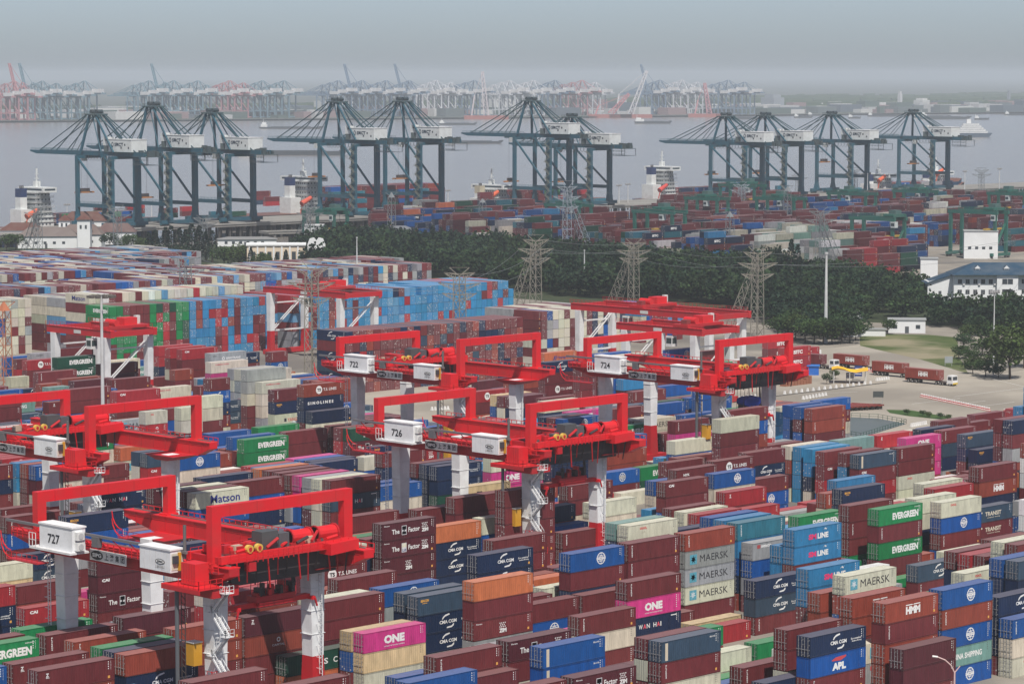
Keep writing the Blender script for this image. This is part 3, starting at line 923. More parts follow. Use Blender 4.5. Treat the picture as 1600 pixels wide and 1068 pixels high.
def sheet(name, pts, z, mat, kind='structure'):
    me = bpy.data.meshes.new(name); me.from_pydata([(x, y, z) for x, y in pts], [], [tuple(range(len(pts)))]); me.materials.append(mat)
    if me.polygons[0].normal.z < 0: me.flip_normals()
    o = link_mesh(name, me); tag(o, kind=kind); return o
M_CONC = noise_mat('yard_concrete', (.20, .18, .155), (.30, .27, .225), .06, c3=(.15, .135, .12), s3=.02)
M_ROAD = noise_mat('road_concrete', (.30, .27, .225), (.37, .335, .28), .05, c3=(.24, .215, .18), s3=.015)
M_GRASS = noise_mat('field_grass', (.045, .075, .018), (.10, .12, .035), .05, c3=(.25, .22, .14), s3=.03)
M_EARTH = noise_mat('dark_earth', (.030, .045, .018), (.05, .06, .03), .05)
M_FAR = noise_mat('far_land', (.05, .07, .045), (.12, .12, .11), .01)
# water
m, n, b = nodes_of('river_water'); N = n.nodes; K = n.links
geo = N.new('ShaderNodeNewGeometry'); mp = N.new('ShaderNodeMapping'); mp.inputs['Scale'].default_value = (.05, .05, .05); mp.inputs['Rotation'].default_value = (0, 0, R(20)); K.new(geo.outputs['Position'], mp.inputs[0])
no = N.new('ShaderNodeTexNoise'); no.inputs['Scale'].default_value = 3; no.inputs['Detail'].default_value = 9; no.inputs['Roughness'].default_value = .7; K.new(mp.outputs[0], no.inputs['Vector'])
bp = N.new('ShaderNodeBump'); bp.inputs['Strength'].default_value = .5; bp.inputs['Distance'].default_value = 1.2; K.new(no.outputs[0], bp.inputs['Height']); K.new(bp.outputs[0], b.inputs['Normal'])
n2 = N.new('ShaderNodeTexNoise'); n2.inputs['Scale'].default_value = .0022; n2.inputs['Detail'].default_value = 4; K.new(geo.outputs['Position'], n2.inputs['Vector'])
mx = N.new('ShaderNodeMix'); mx.data_type = 'RGBA'; mx.inputs[6].default_value = (.20, .185, .165, 1); mx.inputs[7].default_value = (.25, .225, .20, 1); K.new(n2.outputs[0], mx.inputs[0]); K.new(mx.outputs[2], b.inputs['Base Color'])
b.inputs['Roughness'].default_value = .16; b.inputs['Specular IOR Level'].default_value = .5
M_WATER = m
sheet('river_water', [(-25000, -25000), (45000, -25000), (45000, 45000), (-25000, 45000)], -4.0, M_WATER)
# home bank: yard, wood floor and terminal ground up to the creek behind the quay
sheet('terminal_ground', [(-300, -900), (4200, -900), (4200, 1090), (1750, 1150), (1330, 1168), (1120, 1175), (1000, 1150), (935, 1180), (800, 1255), (200, 1500), (-300, 1500)], 0.0, M_EARTH)
sheet('yard_paving', [(0, -200), (835, -200), (835, 560), (800, 700), (815, 1010), (560, 1010), (200, 900), (0, 600)], 0.02, M_CONC)
sheet('far_terminal_paving', [(905, 640), (3600, 300), (3600, 1080), (1330, 1150), (1010, 1120), (1000, 900)], 0.03, M_CONC)
# far shore
sh = [at(-60, 189, 0), at(800, 182.5, 0), at(1660, 174, 0)]
dx, dy = sh[2][0] - sh[0][0], sh[2][1] - sh[0][1]
fx = [(sh[0][0] - dx * 3, sh[0][1] - dy * 3), sh[0], sh[1], sh[2], (sh[2][0] + dx * 5, sh[2][1] + dy * 5), (sh[2][0] + dx * 5 + 26000, sh[2][1] + dy * 5 + 26000), (sh[0][0] - dx * 3 + 26000, sh[0][1] - dy * 3 + 26000)]
sheet('far_shore', fx, -1.0, M_FAR)


# ---------------------------------------------------------------- red rail cranes over the yard
CR = (.66, .010, .018); CRD = (.48, .010, .018); CWT = (.78, .79, .79); GRY = (.10, .10, .11); DK = (.04, .035, .04); YEL = (.60, .30, .02)
def rails(mb, a, b, h=1.1, step=1.6, col=CR, w=.05):
    a = Vector(a); b = Vector(b); n = max(1, int((b - a).length / step)); up = Vector((0, 0, 1))
    for i in range(n + 1):
        p = a.lerp(b, i / n); mb.bar(p, p + up * h, w, col)
    for k in (h, h * .5): mb.bar(a + up * k, b + up * k, w, col)
def flat_text(mb, s, o, ux, uz, w, h, col, bold=.02):
    "lettering of width w, height h at origin o along unit vectors ux (reading direction) and uz"
    vs, fs = text_data(s, bold); o = Vector(o); ux = Vector(ux); uz = Vector(uz)
    mb.add(([tuple(o + ux * (v[0] * w) + uz * (v[1] * h)) for v in vs], fs), Matrix.Identity(4), col)
def disc(mb, o, ux, uz, rx, rz, col, n=20):
    o = Vector(o); ux = Vector(ux); uz = Vector(uz)
    mb.face([tuple(o + ux * rx * math.cos(2 * math.pi * i / n) + uz * rz * math.sin(2 * math.pi * i / n)) for i in range(n)], col)
def stair_flights(mb, x, y, z0, z1, wx, col, n=3, dep=2.2):
    "zigzag stair on the +y/-y face of a leg at (x, y)"
    dz = (z1 - z0) / n
    for i in range(n):
        za, zb = z0 + i * dz, z0 + (i + 1) * dz
        ya, yb = (y - dep, y + .2) if i % 2 == 0 else (y + .2, y - dep)
        for xx in (x, x + .8):
            mb.bar((xx, ya, za), (xx, yb, zb), .12, col, .26); mb.bar((xx, ya, za + 1.0), (xx, yb, zb + 1.0), .06, col)
            for k in range(6):
                f = k / 5; yy = ya + (yb - ya) * f; zz = za + (zb - za) * f; mb.bar((xx, yy, zz), (xx, yy, zz + 1.0), .05, col)
        for k in range(14):
            f = (k + .5) / 14; yy = ya + (yb - ya) * f; zz = za + (zb - za) * f; mb.box(x, yy - .1, zz - .03, x + .8, yy + .1, zz + .02, tuple(q * .8 for q in col))
        mb.box(x - .3, yb - .55, zb - .05, x + 1.1, yb + .55, zb + .06, col); rails(mb, (x - .3, yb - .55, zb), (x - .3, yb + .55, zb), 1.0, .6, col); rails(mb, (x - .3, yb - .55, zb), (x + 1.1, yb - .55, zb), 1.0, .7, col)
def tapered(mb, x, y, z0, z1, a0, a1, col):
    b = [(x - a0[0], y - a0[1], z0), (x + a0[0], y - a0[1], z0), (x + a0[0], y + a0[1], z0), (x - a0[0], y + a0[1], z0)]
    t = [(x - a1[0], y - a1[1], z1), (x + a1[0], y - a1[1], z1), (x + a1[0], y + a1[1], z1), (x - a1[0], y + a1[1], z1)]
    mb.hexa(b, t, col)
def rail_crane(x, y, number, label, trol=0.0, spz=17.0, dark=False, spreader=True):
    t = empty('gantry_crane', (x, y, 0)); tag(t, label, 'gantry crane', 'red rail cranes over the near yard')
    ZB, ZG = 22.0, 24.3; XL = 23.8; YL = 34.6
    # legs
    for i, (lx, ly) in enumerate(((1.4, .6), (2.4, YL - .2), (19.4, 2.0), (17.8, YL + .4))):
        m_ = MB()
        tapered(m_, lx, ly, 9.6, ZB, (1.0, 1.05), (1.3, 1.05), CWT); tapered(m_, lx, ly, 1.6, 9.6, (1.25, 1.35), (1.0, 1.05), CRD)
        for zz in (12.6, 15.8, 18.9): m_.box(lx - 1.32, ly - 1.12, zz, lx + 1.32, ly + 1.12, zz + .05, tuple(q * .85 for q in CWT))
        lg = m_.build('leg', M_STEEL, t)
        if i in (1, 2):
            m_ = MB(); xx = lx - 1.55 if i == 1 else lx + .2; yy = ly - (1.7 if i == 2 else 0) + (1.7 if i == 1 else 0)
            for s in (0, .6): m_.bar((xx, yy + s, 2), (xx, yy + s, ZB), .09, CWT)
            for k in range(40): m_.bar((xx, yy, 2.2 + k * .5), (xx, yy + .6, 2.2 + k * .5), .05, CWT)
            for k in range(13):
                z = 3.5 + k * 1.5
                m_.bar((xx - .5, yy - .1, z), (xx - .5, yy + .7, z), .05, CWT); m_.bar((xx - .5, yy - .1, z), (xx, yy - .1, z), .05, CWT); m_.bar((xx - .5, yy + .7, z), (xx, yy + .7, z), .05, CWT)
            m_.build('ladder', M_STEEL, lg)
    m_ = MB(); stair_flights(m_, -.5, -1.0, 9.8, ZB - .8, .8, CWT, 4, 2.6); m_.build('stair', M_STEEL, t)
    m_ = MB(); stair_flights(m_, -.5, -1.0, 1.8, 9.6, .8, CR, 3, 2.6); m_.build('lower_stair', M_STEEL, t)
    for k, yy in enumerate((.6, YL)):
        m_ = MB(); m_.box(-1, yy - 1.0, 1.4, 21.8, yy + 1.0, 3.2, CRD)
        for q in (0, 2.6, 17.6, 20.2): m_.box(q - 1.0, yy - .5, .25, q + 1.0, yy + .5, 1.4, CRD); m_.tube((q - .5, yy - .35, .42), (q - .5, yy + .35, .42), .42, DK, 10); m_.tube((q + .5, yy - .35, .42), (q + .5, yy + .35, .42), .42, DK, 10)
        m_.build('sill_beam', M_STEEL, t)
    # girders
    for gi, gx in enumerate((0.0, XL - 1.7)):
        y0, y1 = (-4.0, 43.5) if gi == 0 else (-5.5, 47.0)
        m_ = MB(); prof = [(y0, ZG), (y0, ZG - 1.0), (y0 + 3.2, ZB), (y1 - 6.5, ZB), (y1, ZG - .9), (y1, ZG)]
        m_.polyx(prof, gx, gx + 1.7, CRD if gi == 0 else CR)
        m_.box(gx - .18, y0, ZG, gx + 1.88, y1, ZG + .12, CR); m_.box(gx - .12, y0 + 3.2, ZB - .1, gx + 1.82, y1 - 6.5, ZB, CR)
        m_.box(gx + 1.0, y0 + 1, ZG + .12, gx + 1.16, y1 - 1, ZG + .3, (.2, .17, .16))
        for k in range(int((y1 - y0) / 3.4)):
            yy = y0 + 2 + k * 3.4; m_.box(gx - .06, yy, ZB + .3, gx, yy + .1, ZG, CRD)
        g = m_.build('girder', M_STEEL, t)
        m_ = MB(); xx = gx - 1.0 if gi == 0 else gx + 2.7
        m_.box(min(xx, gx), y0 + 1, ZG - .7, max(xx, gx + 1.7) if gi else gx, y1 - 1, ZG - .62, (.25, .02, .03))
        rails(m_, (xx, y0 + 1, ZG - .62), (xx, y1 - 1, ZG - .62), 1.25, 1.3, CR, .10); m_.build('railing', M_STEEL, t)
    # end platforms with rounded hoops at the left end
    m_ = MB()
    for gx, yy in ((0, 43.5), (XL - 1.7, 47)):
        for k in range(4):
            a0 = math.pi * .5 * k / 4; a1 = math.pi * .5 * (k + 1) / 4
            for hh in (0, 1.1): m_.bar((gx - 1.2, yy - 1 + 2.4 * math.sin(a0), ZB - 1.5 + 2.8 * (1 - math.cos(a0)) * .9 + hh), (gx - 1.2, yy - 1 + 2.4 * math.sin(a1), ZB - 1.5 + 2.8 * (1 - math.cos(a1)) * .9 + hh), .12, CR)
        m_.box(gx - 1.8, yy - 8, ZB - 1.6, gx + .2, yy - .8, ZB - 1.45, CRD); rails(m_, (gx - 1.8, yy - 8, ZB - 1.5), (gx - 1.8, yy - .8, ZB - 1.5), 1.1, 1.2, CR)
    m_.build('end_platform', M_STEEL, t)
    # saddle frames over the girders
    for yy, zt in ((0.0, 32.1), (38.3, 30.1)):
        m_ = MB()
        z0 = 23.4 if yy == 0 else 23.4
        m_.box(0, yy - .6, z0, 1.5, yy + .6, zt, CR); m_.box(XL - .9, yy - .6, ZG, XL + .6, yy + .6, zt, CR)
        m_.box(1.5, yy - .57, zt - 1.5, XL - .9, yy + .57, zt - .003, CR)
        for xx in (-.45, XL - 1.35): m_.box(xx, yy - .95, ZG - .2 if xx > 0 else 23.3, xx + 2.1, yy + .95, ZG + .35, CR)
        for k in range(5): m_.box(3 + k * 4.6, yy - .60, zt - 1.53, 3.06 + k * 4.6, yy + .60, zt + .02, CRD)
        m_.build('portal_frame', M_STEEL, t)
    # heads under the far girder
    for yy in (2.2, YL + .6):
        m_ = MB(); m_.hexa([(17.6, yy - 1.6, ZB - .9), (21.6, yy - 1.6, ZB - .9), (21.6, yy + 1.6, ZB - .9), (17.6, yy + 1.6, ZB - .9)], [(17.0, yy - 4, ZB - .003), (XL - .2, yy - 4, ZB - .003), (XL - .2, yy + 4, ZB - .003), (17.0, yy + 4, ZB - .003)], CRD); m_.build('leg_head', M_STEEL, t)
    # collector bar and its posts
    m_ = MB(); m_.box(-2.35, 2.0, 25.9, -2.0, 42.0, 26.25, (.16, .15, .16))
    for k in range(11): m_.bar((-2.2, 3 + k * 3.7, 25.9), (-.0, 3 + k * 3.7, 23.9), .12, CRD)
    for k in (9.5, 20.5): m_.box(-2.6, k, 24.6, -1.9, k + 1.4, 26.0, (.12, .12, .13))
    m_.build('collector_bar', M_STEEL, t)
    # machinery house with the number, and electrical house
    m_ = MB(); x0, x1, y0, y1, z0, z1 = -4.1, -1.9, 24.2, 31.6, 23.7, 26.9
    m_.box(x0, y0, z0, x1, y1, z1, (.76, .77, .78)); m_.box(x0 - .12, y0 - .12, z1, x1 + .12, y1 + .12, z1 + .22, (.8, .8, .8)); m_.box(x0 - .6, y0 - .3, z0 - .3, x1 + .4, y1 + 1.6, z0 - .003, (.7, .7, .7))
    for zz in (z0 + .2, z0 + 1.65):
        m_.box(x0 + .4, y0 - .65, zz, x0 + 1.6, y0 - .003, zz + 1.1, (.74, .74, .72)); m_.tube((x0 + 1.0, y0 - .7, zz + .55), (x0 + 1.0, y0 - .65, zz + .55), .42, (.5, .5, .5), 14)
    rails(m_, (x0 - .6, y1 + 1.6, z0), (x0 - .6, y1 + .1, z0), 1.9, .6, (.75, .75, .75), .07)
    h_ = m_.build('machinery_house', M_PAINT, t)
    m_ = MB(); flat_text(m_, number, (x0 - .03, y1 - 1.9, z0 + .75), (0, -1, 0), (0, 0, 1), 2.7, 1.3, BK, .02); m_.build('number', M_LETTER, h_)
    m_ = MB(); x0, x1, y0, y1, z0, z1 = -4.1, -1.9, 3.0, 9.4, 23.5, 26.4
    m_.box(x0, y0, z0, x1, y1, z1, (.76, .77, .78)); m_.box(x0 - .12, y0 - .12, z1, x1 + .12, y1 + .12, z1 + .2, (.8, .8, .8))
    for k in range(5): m_.box(x0 - .02, y0 + .6 + k * 1.2, z0 + .2, x0, y0 + .66 + k * 1.2, z1 - .1, (.6, .6, .6))
    m_.box(x0 + .2, y0 - .05, z0 + .3, x1 - .2, y0 - .003, z1 - .4, (.62, .58, .48)); m_.box(x0 + .3, y0 - .4, z0 + 1.2, x0 + 1.1, y0 - .05, z0 + 2.2, (.05, .05, .06)); m_.box(x0 + 1.2, y0 - .3, z0 + .2, x0 + 1.6, y0 - .05, z0 + 2.6, YEL)
    h_ = m_.build('electrical_house', M_PAINT, t)
    m_ = MB(); disc(m_, (x0 - .05, y0 + 2.1, z0 + 1.3), (0, -1, 0), (0, 0, 1), 1.0, .36, BK); disc(m_, (x0 - .06, y0 + 2.1, z0 + 1.3), (0, -1, 0), (0, 0, 1), .86, .27, WH)
    flat_text(m_, 'ZPMC', (x0 - .08, y0 + 2.75, z0 + 1.15), (0, -1, 0), (0, 0, 1), 1.3, .3, BK, .05); flat_text(m_, '上海振华重工', (x0 - .08, y0 + 3.1, z0 + .42), (0, -1, 0), (0, 0, 1), 2.0, .38, BK, .0); m_.build('emblem', M_LETTER, h_)
    # red cabinet by the saddle frame, gangway round the column
    m_ = MB(); m_.box(-3.2, -1.0, 22.2, -.9, 1.9, 25.0, CR); [m_.box(-3.24, -.9 + q * .55, 22.4, -3.2, -.84 + q * .55, 24.9, CRD) for q in range(5)]
    m_.box(-4.4, -3.2, 21.9, -.5, 4.6, 22.08, CR); m_.box(-4.4, -3.2, 21.4, -4.2, 4.6, 21.9, CRD)
    rails(m_, (-4.4, -3.2, 22.08), (-4.4, 1.0, 22.08), 1.1, .9, CR, .07); rails(m_, (-4.4, -3.2, 22.08), (-.5, -3.2, 22.08), 1.1, .9, CR, .07)
    m_.box(-2.0, -3.0, 20.6, 2.4, 3.2, 21.9, CRD); m_.build('service_cabinet', M_STEEL, t)
    # name board
    m_ = MB(); m_.box(-1.18, 16.2, 22.45, -1.05, 24.2, 23.95, (.66, .66, .64)); b_ = m_.build('sign_board', M_PAINT, t)
    m_ = MB(); disc(m_, (-1.20, 22.6, 23.2), (0, -1, 0), (0, 0, 1), 1.35, .64, BK); flat_text(m_, 'SIPG', (-1.22, 23.6, 22.93), (0, -1, 0), (0, 0, 1), 2.0, .54, WH, .04)
    for k, ch in enumerate('上港集团'): flat_text(m_, ch, (-1.20, 20.9 - k * 1.18, 22.75), (0, -1, 0), (0, 0, 1), .85, .9, BK, .02)
    m_.build('sign_lettering', M_LETTER, b_)
    # cable mast
    m_ = MB(); m_.tube((-3.4, 2.6, 1.0), (-3.4, 2.6, 21.9), .28, (.10, .11, .12), 8); m_.tube((-2.0, 2.6, 25.2), (-2.0, 2.6, 29.6), .22, (.12, .12, .12), 6)
    for k in range(24): m_.bar((-2.6, 1.9, 2 + k * .82), (-2.6, 2.7, 2.4 + k * .82), .07, (.06, .05, .05))
    for yy in (1.9, 2.7): m_.bar((-2.6, yy, 1.5), (-2.6, yy, 21.8), .09, (.06, .05, .05))
    m_.build('cable_mast', M_STEEL, t)
    for z in (5.2, 11.2): m_ = MB(); m_.box(-1.9, 1.1, z, -.5, 2.7, z + 3.0, YEL); m_.box(-1.98, 1.0, z + 3.0, -.4, 2.8, z + 3.12, (.6, .6, .58)); m_.build('switch_box', M_PAINT, t)
    # trolley
    m_ = MB(); y0, y1 = trol - 3.4, trol + 3.8; rg = random.Random(int(number))
    for yy in (y0, y1 - .7): m_.box(.2, yy, ZG + .35, XL - .2, yy + .7, ZG + 1.35, CR)
    for xx in (.4, 6.5, 12, 17.5, XL - 1.2): m_.box(xx, y0 + .7, ZG + .4, xx + .6, y1 - .7, ZG + 1.2, CRD)
    m_.box(2, y0 + .8, ZG + 1.2, XL - 2, y1 - .8, ZG + 1.28, (.10, .015, .02))
    m_.box(2.5, y0 + 1.0, ZB - .6, XL - 3, y0 + 1.5, ZG + .3, DK); m_.box(4.2, y0 - .8, ZG - .9, 5.4, y0 + .2, ZG + .3, CRD)
    for q in range(12): m_.bar((2 + q * 1.75, y0 - .9, ZG + .5), (2.9 + q * 1.75, y0 - .3 + (q % 3) * .5, ZB + .3 - (q % 4) * .5), .16, (CR, CRD, DK)[q % 3])
    for q in range(7): m_.tube((3 + q * 2.6, y0 + .4, ZG + 1.7), (5 + q * 2.6, y0 + .5 + (q % 2), ZG + 1.9 + (q % 3) * .4), .22, (CR, DK, CRD)[q % 3], 6)
    rails(m_, (5, y0 - 1.6, ZG + .4), (12, y0 - 1.6, ZG + .4), 1.2, .8, CR, .09)
    for yy in (y0 - .9, y1 + .2): m_.box(1, yy, ZG + .5, XL - 1, yy + .7, ZG + .58, CRD); rails(m_, (1, yy, ZG + .58), (XL - 1, yy, ZG + .58), 1.1, 1.3, CR, .06)
    for k in range(46):
        xx = rg.uniform(1.2, XL - 2); yy = rg.uniform(y0 + .8, y1 - 2); s = rg.uniform(.25, .9); m_.box(xx, yy, ZG + 1.28, xx + s * 1.6, yy + s, ZG + 1.28 + s * 1.2, rg.choice([CR, CR, CRD, CRD, (.10, .09, .09), (.5, .4, .3)]))
    tr = m_.build('trolley', M_STEEL, t)
    m_ = MB(); m_.box(7.8, y0 + .9, ZG + 1.28, 10.6, y0 + 3.0, ZG + 3.7, (.075, .08, .085)); m_.box(10.8, y0 + 1.0, ZG + 1.28, 12.6, y0 + 2.8, ZG + 3.2, (.09, .09, .10)); m_.build('control_cabinet', M_PAINT, tr)
    for k in range(2):
        m_ = MB(); xx = 13.4 + k * 4.6; m_.tube((xx, y0 + 2.2, ZG + 2.2), (xx + 3.6, y0 + 2.2, ZG + 2.2), .95, CR, 14)
        for q in (0, 3.4): m_.tube((xx + q, y0 + 2.2, ZG + 2.2), (xx + q + .2, y0 + 2.2, ZG + 2.2), 1.15, CRD, 14)
        m_.box(xx - .3, y0 + 1.2, ZG + 1.28, xx + 3.9, y0 + 3.2, ZG + 1.6, CRD); m_.build('winch_drum', M_STEEL, tr)
    m_ = MB(); m_.hexa([(17.5, y0 - 1.8, ZG - .2), (22.5, y0 - 1.8, ZG + .1), (22.5, y0 + .6, ZG + .1), (17.5, y0 + .6, ZG - .2)], [(17.5, y0 - 1.8, ZG + 1.3), (22.5, y0 - 1.8, ZG + 1.5), (22.5, y0 + .6, ZG + 1.5), (17.5, y0 + .6, ZG + 1.3)], CR); m_.build('trolley_cab', M_STEEL, tr)
    for xx in (5.0, 6.6): m_ = MB(); m_.tube((xx, y0 - .1, ZG + 1.9), (xx, y0 + .5, ZG + 1.9), .55, (.65, .42, .08), 14); m_.tube((xx, y0 - .15, ZG + 1.9), (xx, y0 + .55, ZG + 1.9), .28, CRD, 10); m_.build('sheave', M_PAINT, tr)
    if spreader:
        sx, sy = 11.8, trol + .4
        m_ = MB(); m_.box(sx - 6.7, sy - .45, spz, sx + 6.7, sy + .45, spz + .65, CR); m_.box(sx - 3, sy - 1.1, spz + .1, sx + 3, sy + 1.1, spz + .6, CRD)
        for s in (-1, 1):
            m_.box(sx + s * 6.5 - .25, sy - 1.2, spz - .1, sx + s * 6.5 + .25, sy + 1.2, spz + .4, CR)
            for yy in (-1.2, 1.2): m_.bar((sx + s * 6.6, sy + yy, spz + .2), (sx + s * 7.0, sy + yy, spz - 1.0), .22, CRD)
        s_ = m_.build('spreader', M_STEEL, t)
        m_ = MB(); m_.box(sx - 3.4, sy - 1.0, spz + .66, sx + 3.4, sy + 1.0, spz + 1.4, CRD)
        for k in range(10):
            xx = sx - 3.2 + k * .68; m_.box(xx, sy - .8 + (k % 3) * .3, spz + 1.4, xx + .55, sy + .3 + (k % 2) * .4, spz + 1.9 + (k * 37 % 5) * .28, (CRD, DK, (.06, .03, .03), CR)[k % 4])
        if dark:
            for k in range(9): m_.tube((sx - 1.9 + k * .45, sy - 1.2, spz + 3.6), (sx - 1.9 + k * .45, sy + 1.2, spz + 3.8), .75 + (k % 3) * .12, (.008, .05, .42), 9)
            m_.box(sx - 2.3, sy - 1.0, spz + 1.4, sx + 2.3, sy + 1.0, spz + 3.4, (.02, .015, .02))
        m_.build('head_block', M_STEEL, s_)
        m_ = MB()
        for xx in (-2.9, -1.6, 1.6, 2.9):
            for yy in (-.9, .9): m_.bar((sx + xx, sy + yy, spz + 1.6), (sx + xx * .75, sy + yy * 1.3, ZG + .4), .07, DK)
        for k in range(4): m_.bar((sx + 3.6 + .2 * k, sy, spz + 2), (sx + 4.6, sy + 1, ZG), .12, DK)
        m_.build('hoist_rope', M_STEEL, s_)
    return t
rail_crane(235.7, 291.3, '727', 'nearest red gantry crane, its white house numbered 727', 1.2, 17.6)
rail_crane(348.1, 344.3, '726', 'red gantry crane numbered 726, in the middle of the picture', 1.2, 17.0)
rail_crane(293.0, 394.6, '725', 'red gantry crane cut off by the left edge of the picture', 24.5, 17, spreader=False)
rail_crane(423.3, 439.4, '722', 'red gantry crane numbered 722, in front of the long navy and maroon wall', 25.5, 17, spreader=False)
rail_crane(460.6, 399.5, '724', 'red gantry crane numbered 724 with blue hoses heaped on its hoist', .8, 14.5, dark=True)

def portal_crane(x, y, span, length, zb, label, tx=.6, houses=True):
    "older, lower gantry: two girders on four white legs, a white stair brace at one end"
    t = empty('portal_crane', (x, y, 0)); tag(t, label, 'gantry crane', 'older low gantry cranes among the container walls')
    for gx in (0, length):
        m_ = MB(); m_.box(gx - .6, -3, zb, gx + .6, span + 3, zb + 1.8, CRD); m_.box(gx - .75, -3, zb + 1.8, gx + .75, span + 3, zb + 1.9, CR)
        rails(m_, (gx - .9, -3, zb + 1.9), (gx - .9, span + 3, zb + 1.9), 1.1, 1.6, CRD, .07); m_.build('girder', M_STEEL, t)
    for yy in (-2.9, span + 2.1): m_ = MB(); m_.box(.6, yy, zb + .2, length - .6, yy + .8, zb + 1.6, CRD); m_.build('end_beam', M_STEEL, t)
    for gx in (0, length):
        for yy in (0, span):
            m_ = MB(); tapered(m_, gx, yy, 7.5, zb, (.9, .8), (.95, 1.0), (.70, .71, .71)); tapered(m_, gx, yy, 0, 7.5, (.95, .9), (.9, .8), CRD); m_.build('leg', M_STEEL, t)
    for yy in (0, span):
        m_ = MB(); m_.bar((0, yy, 7.6), (length, yy, 7.6), .3, (.7, .7, .7), .5); m_.bar((0, yy, zb - 3.2), (length, yy, zb - 3.2), .25, (.7, .7, .7), .4)
        for q in (-.5, .5): m_.bar((.6, yy + q, 7.8), (length - .6, yy + q, zb - 1.5), .18, (.72, .72, .72), .3)
        m_.build('brace', M_STEEL, t)
    for yy in (-.2, span + .2): m_ = MB(); m_.box(-2.5, yy - .8, 0.3, length + 2.5, yy + .8, 1.7, CRD); m_.build('sill_beam', M_STEEL, t)
    m_ = MB(); ty = span * tx
    m_.box(-.4, ty - 2.6, zb + 2.0, length + .4, ty + 2.6, zb + 2.7, CRD); m_.tube((length * .3, ty - 2, zb + 3.5), (length * .3, ty + 2.2, zb + 3.5), .9, CR, 12); m_.box(length * .5, ty - 1.6, zb + 2.7, length * .8, ty + 1.8, zb + 4.6, CR)
    m_.box(0, ty - 2, zb + 2.7, 1.6, ty, zb + 3.9, (.25, .03, .03)); m_.box(length - 2, ty, zb + 2.7, length - .6, ty + 1, zb + 4.9, (.65, .65, .63)); tr = m_.build('trolley', M_STEEL, t)
    m_ = MB(); m_.box(-.9, ty + 2.4, zb - 3.4, 1.1, ty + 4.6, zb - .6, (.68, .68, .66)); m_.box(-.93, ty + 2.6, zb - 2.6, -.9, ty + 4.4, zb - 1.1, (.03, .05, .05)); m_.box(-.7, ty + 2.37, zb - 2.6, .9, ty + 2.4, zb - 1.1, (.03, .05, .05)); m_.build('operator_cab', M_PAINT, t)
    m_ = MB(); m_.box(-.7, span * .45, zb + .4, -.62, span * .45 + 3, zb + 1.3, (.6, .6, .58)); m_.build('name_plate', M_PAINT, t)
    return t
def pc(px, py, zb, span, length, label, tx=.6):
    x, y = at(px, py, zb); portal_crane(x, y, span, length, zb, label, tx)
# placed by the near right-hand leg top
pc(165, 527, 19.5, 22, 14, 'small red crane on white legs in front of the green wall', .12)
pc(532, 466, 19.5, 33, 14, 'low red crane on white legs before the sky blue wall', .35)
pc(1086, 524, 19.0, 25, 14, 'nearer of two low red cranes with winches behind crane 724', .2)
pc(1108, 500, 19.5, 50, 14, 'longest low red crane, furthest back behind crane 724', .55)

# ---------------------------------------------------------------- quay, ship-to-shore cranes, ships
TEAL = (.014, .085, .125); TEAL2 = (.022, .13, .165); SWH = (.66, .68, .67); CONCC = (.26, .25, .23)
M_QUAY = paint_mat('quay_concrete', rough=.85, dirt=.5, scale=.05, spec=.2, dirtcol=(.10, .09, .08))
def quay_piece(name, x0, x1, y0, y1, zt, th, label, step=7.5):
    t = empty(name, (x0, y0, 0)); tag(t, label, 'quay')
    m_ = MB(); m_.box(0, 0, zt - th, x1 - x0, y1 - y0, zt, CONCC); m_.box(0, -.4, zt - .35, x1 - x0, -.003, zt + .45, (.33, .32, .30)); m_.build('deck', M_QUAY, t)
    m_ = MB()
    for k in range(int((x1 - x0) / step)):
        for yy in (1.2, 9, 22, 38):
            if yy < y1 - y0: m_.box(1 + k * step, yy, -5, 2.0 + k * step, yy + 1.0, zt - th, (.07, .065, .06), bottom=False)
    o = m_.build('pile_row', M_QUAY, t)
    return t
QY0, QY1 = 1247.0, 1300.0
quay_piece('quay', 868, 1395, QY0, QY1, 5.0, 1.6, 'long concrete quay on piles under the blue cranes, left part')
quay_piece('quay', 1396, 2240, QY0, QY1, 5.0, 1.6, 'long concrete quay on piles under the blue cranes, right part')
def jetty(px0, py0, px1, py1, w_, label):
    (xa, ya), (xb, yb) = at(px0, py0, 5), at(px1, py1, 5); L = math.hypot(xb - xa, yb - ya)
    t = empty('approach_bridge', (xa, ya, 0), math.atan2(yb - ya, xb - xa)); tag(t, label, 'bridge')
    m_ = MB(); m_.box(0, 0, 3.6, L, w_, 4.9, CONCC); m_.box(0, -.3, 4.9, L, 0, 5.7, (.33, .32, .30)); m_.build('deck', M_QUAY, t)
    m_ = MB()
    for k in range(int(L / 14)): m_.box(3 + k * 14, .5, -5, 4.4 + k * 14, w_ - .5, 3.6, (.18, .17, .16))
    m_.build('pile_row', M_QUAY, t)
jetty(420, 362, 640, 356, 14, 'low concrete bridge between the quay and the bank, left')
jetty(700, 336, 1000, 352, 16, 'low concrete bridge slanting to the bank, middle')
jetty(1150, 338, 1480, 330, 16, 'low concrete bridge to the bank at the right')

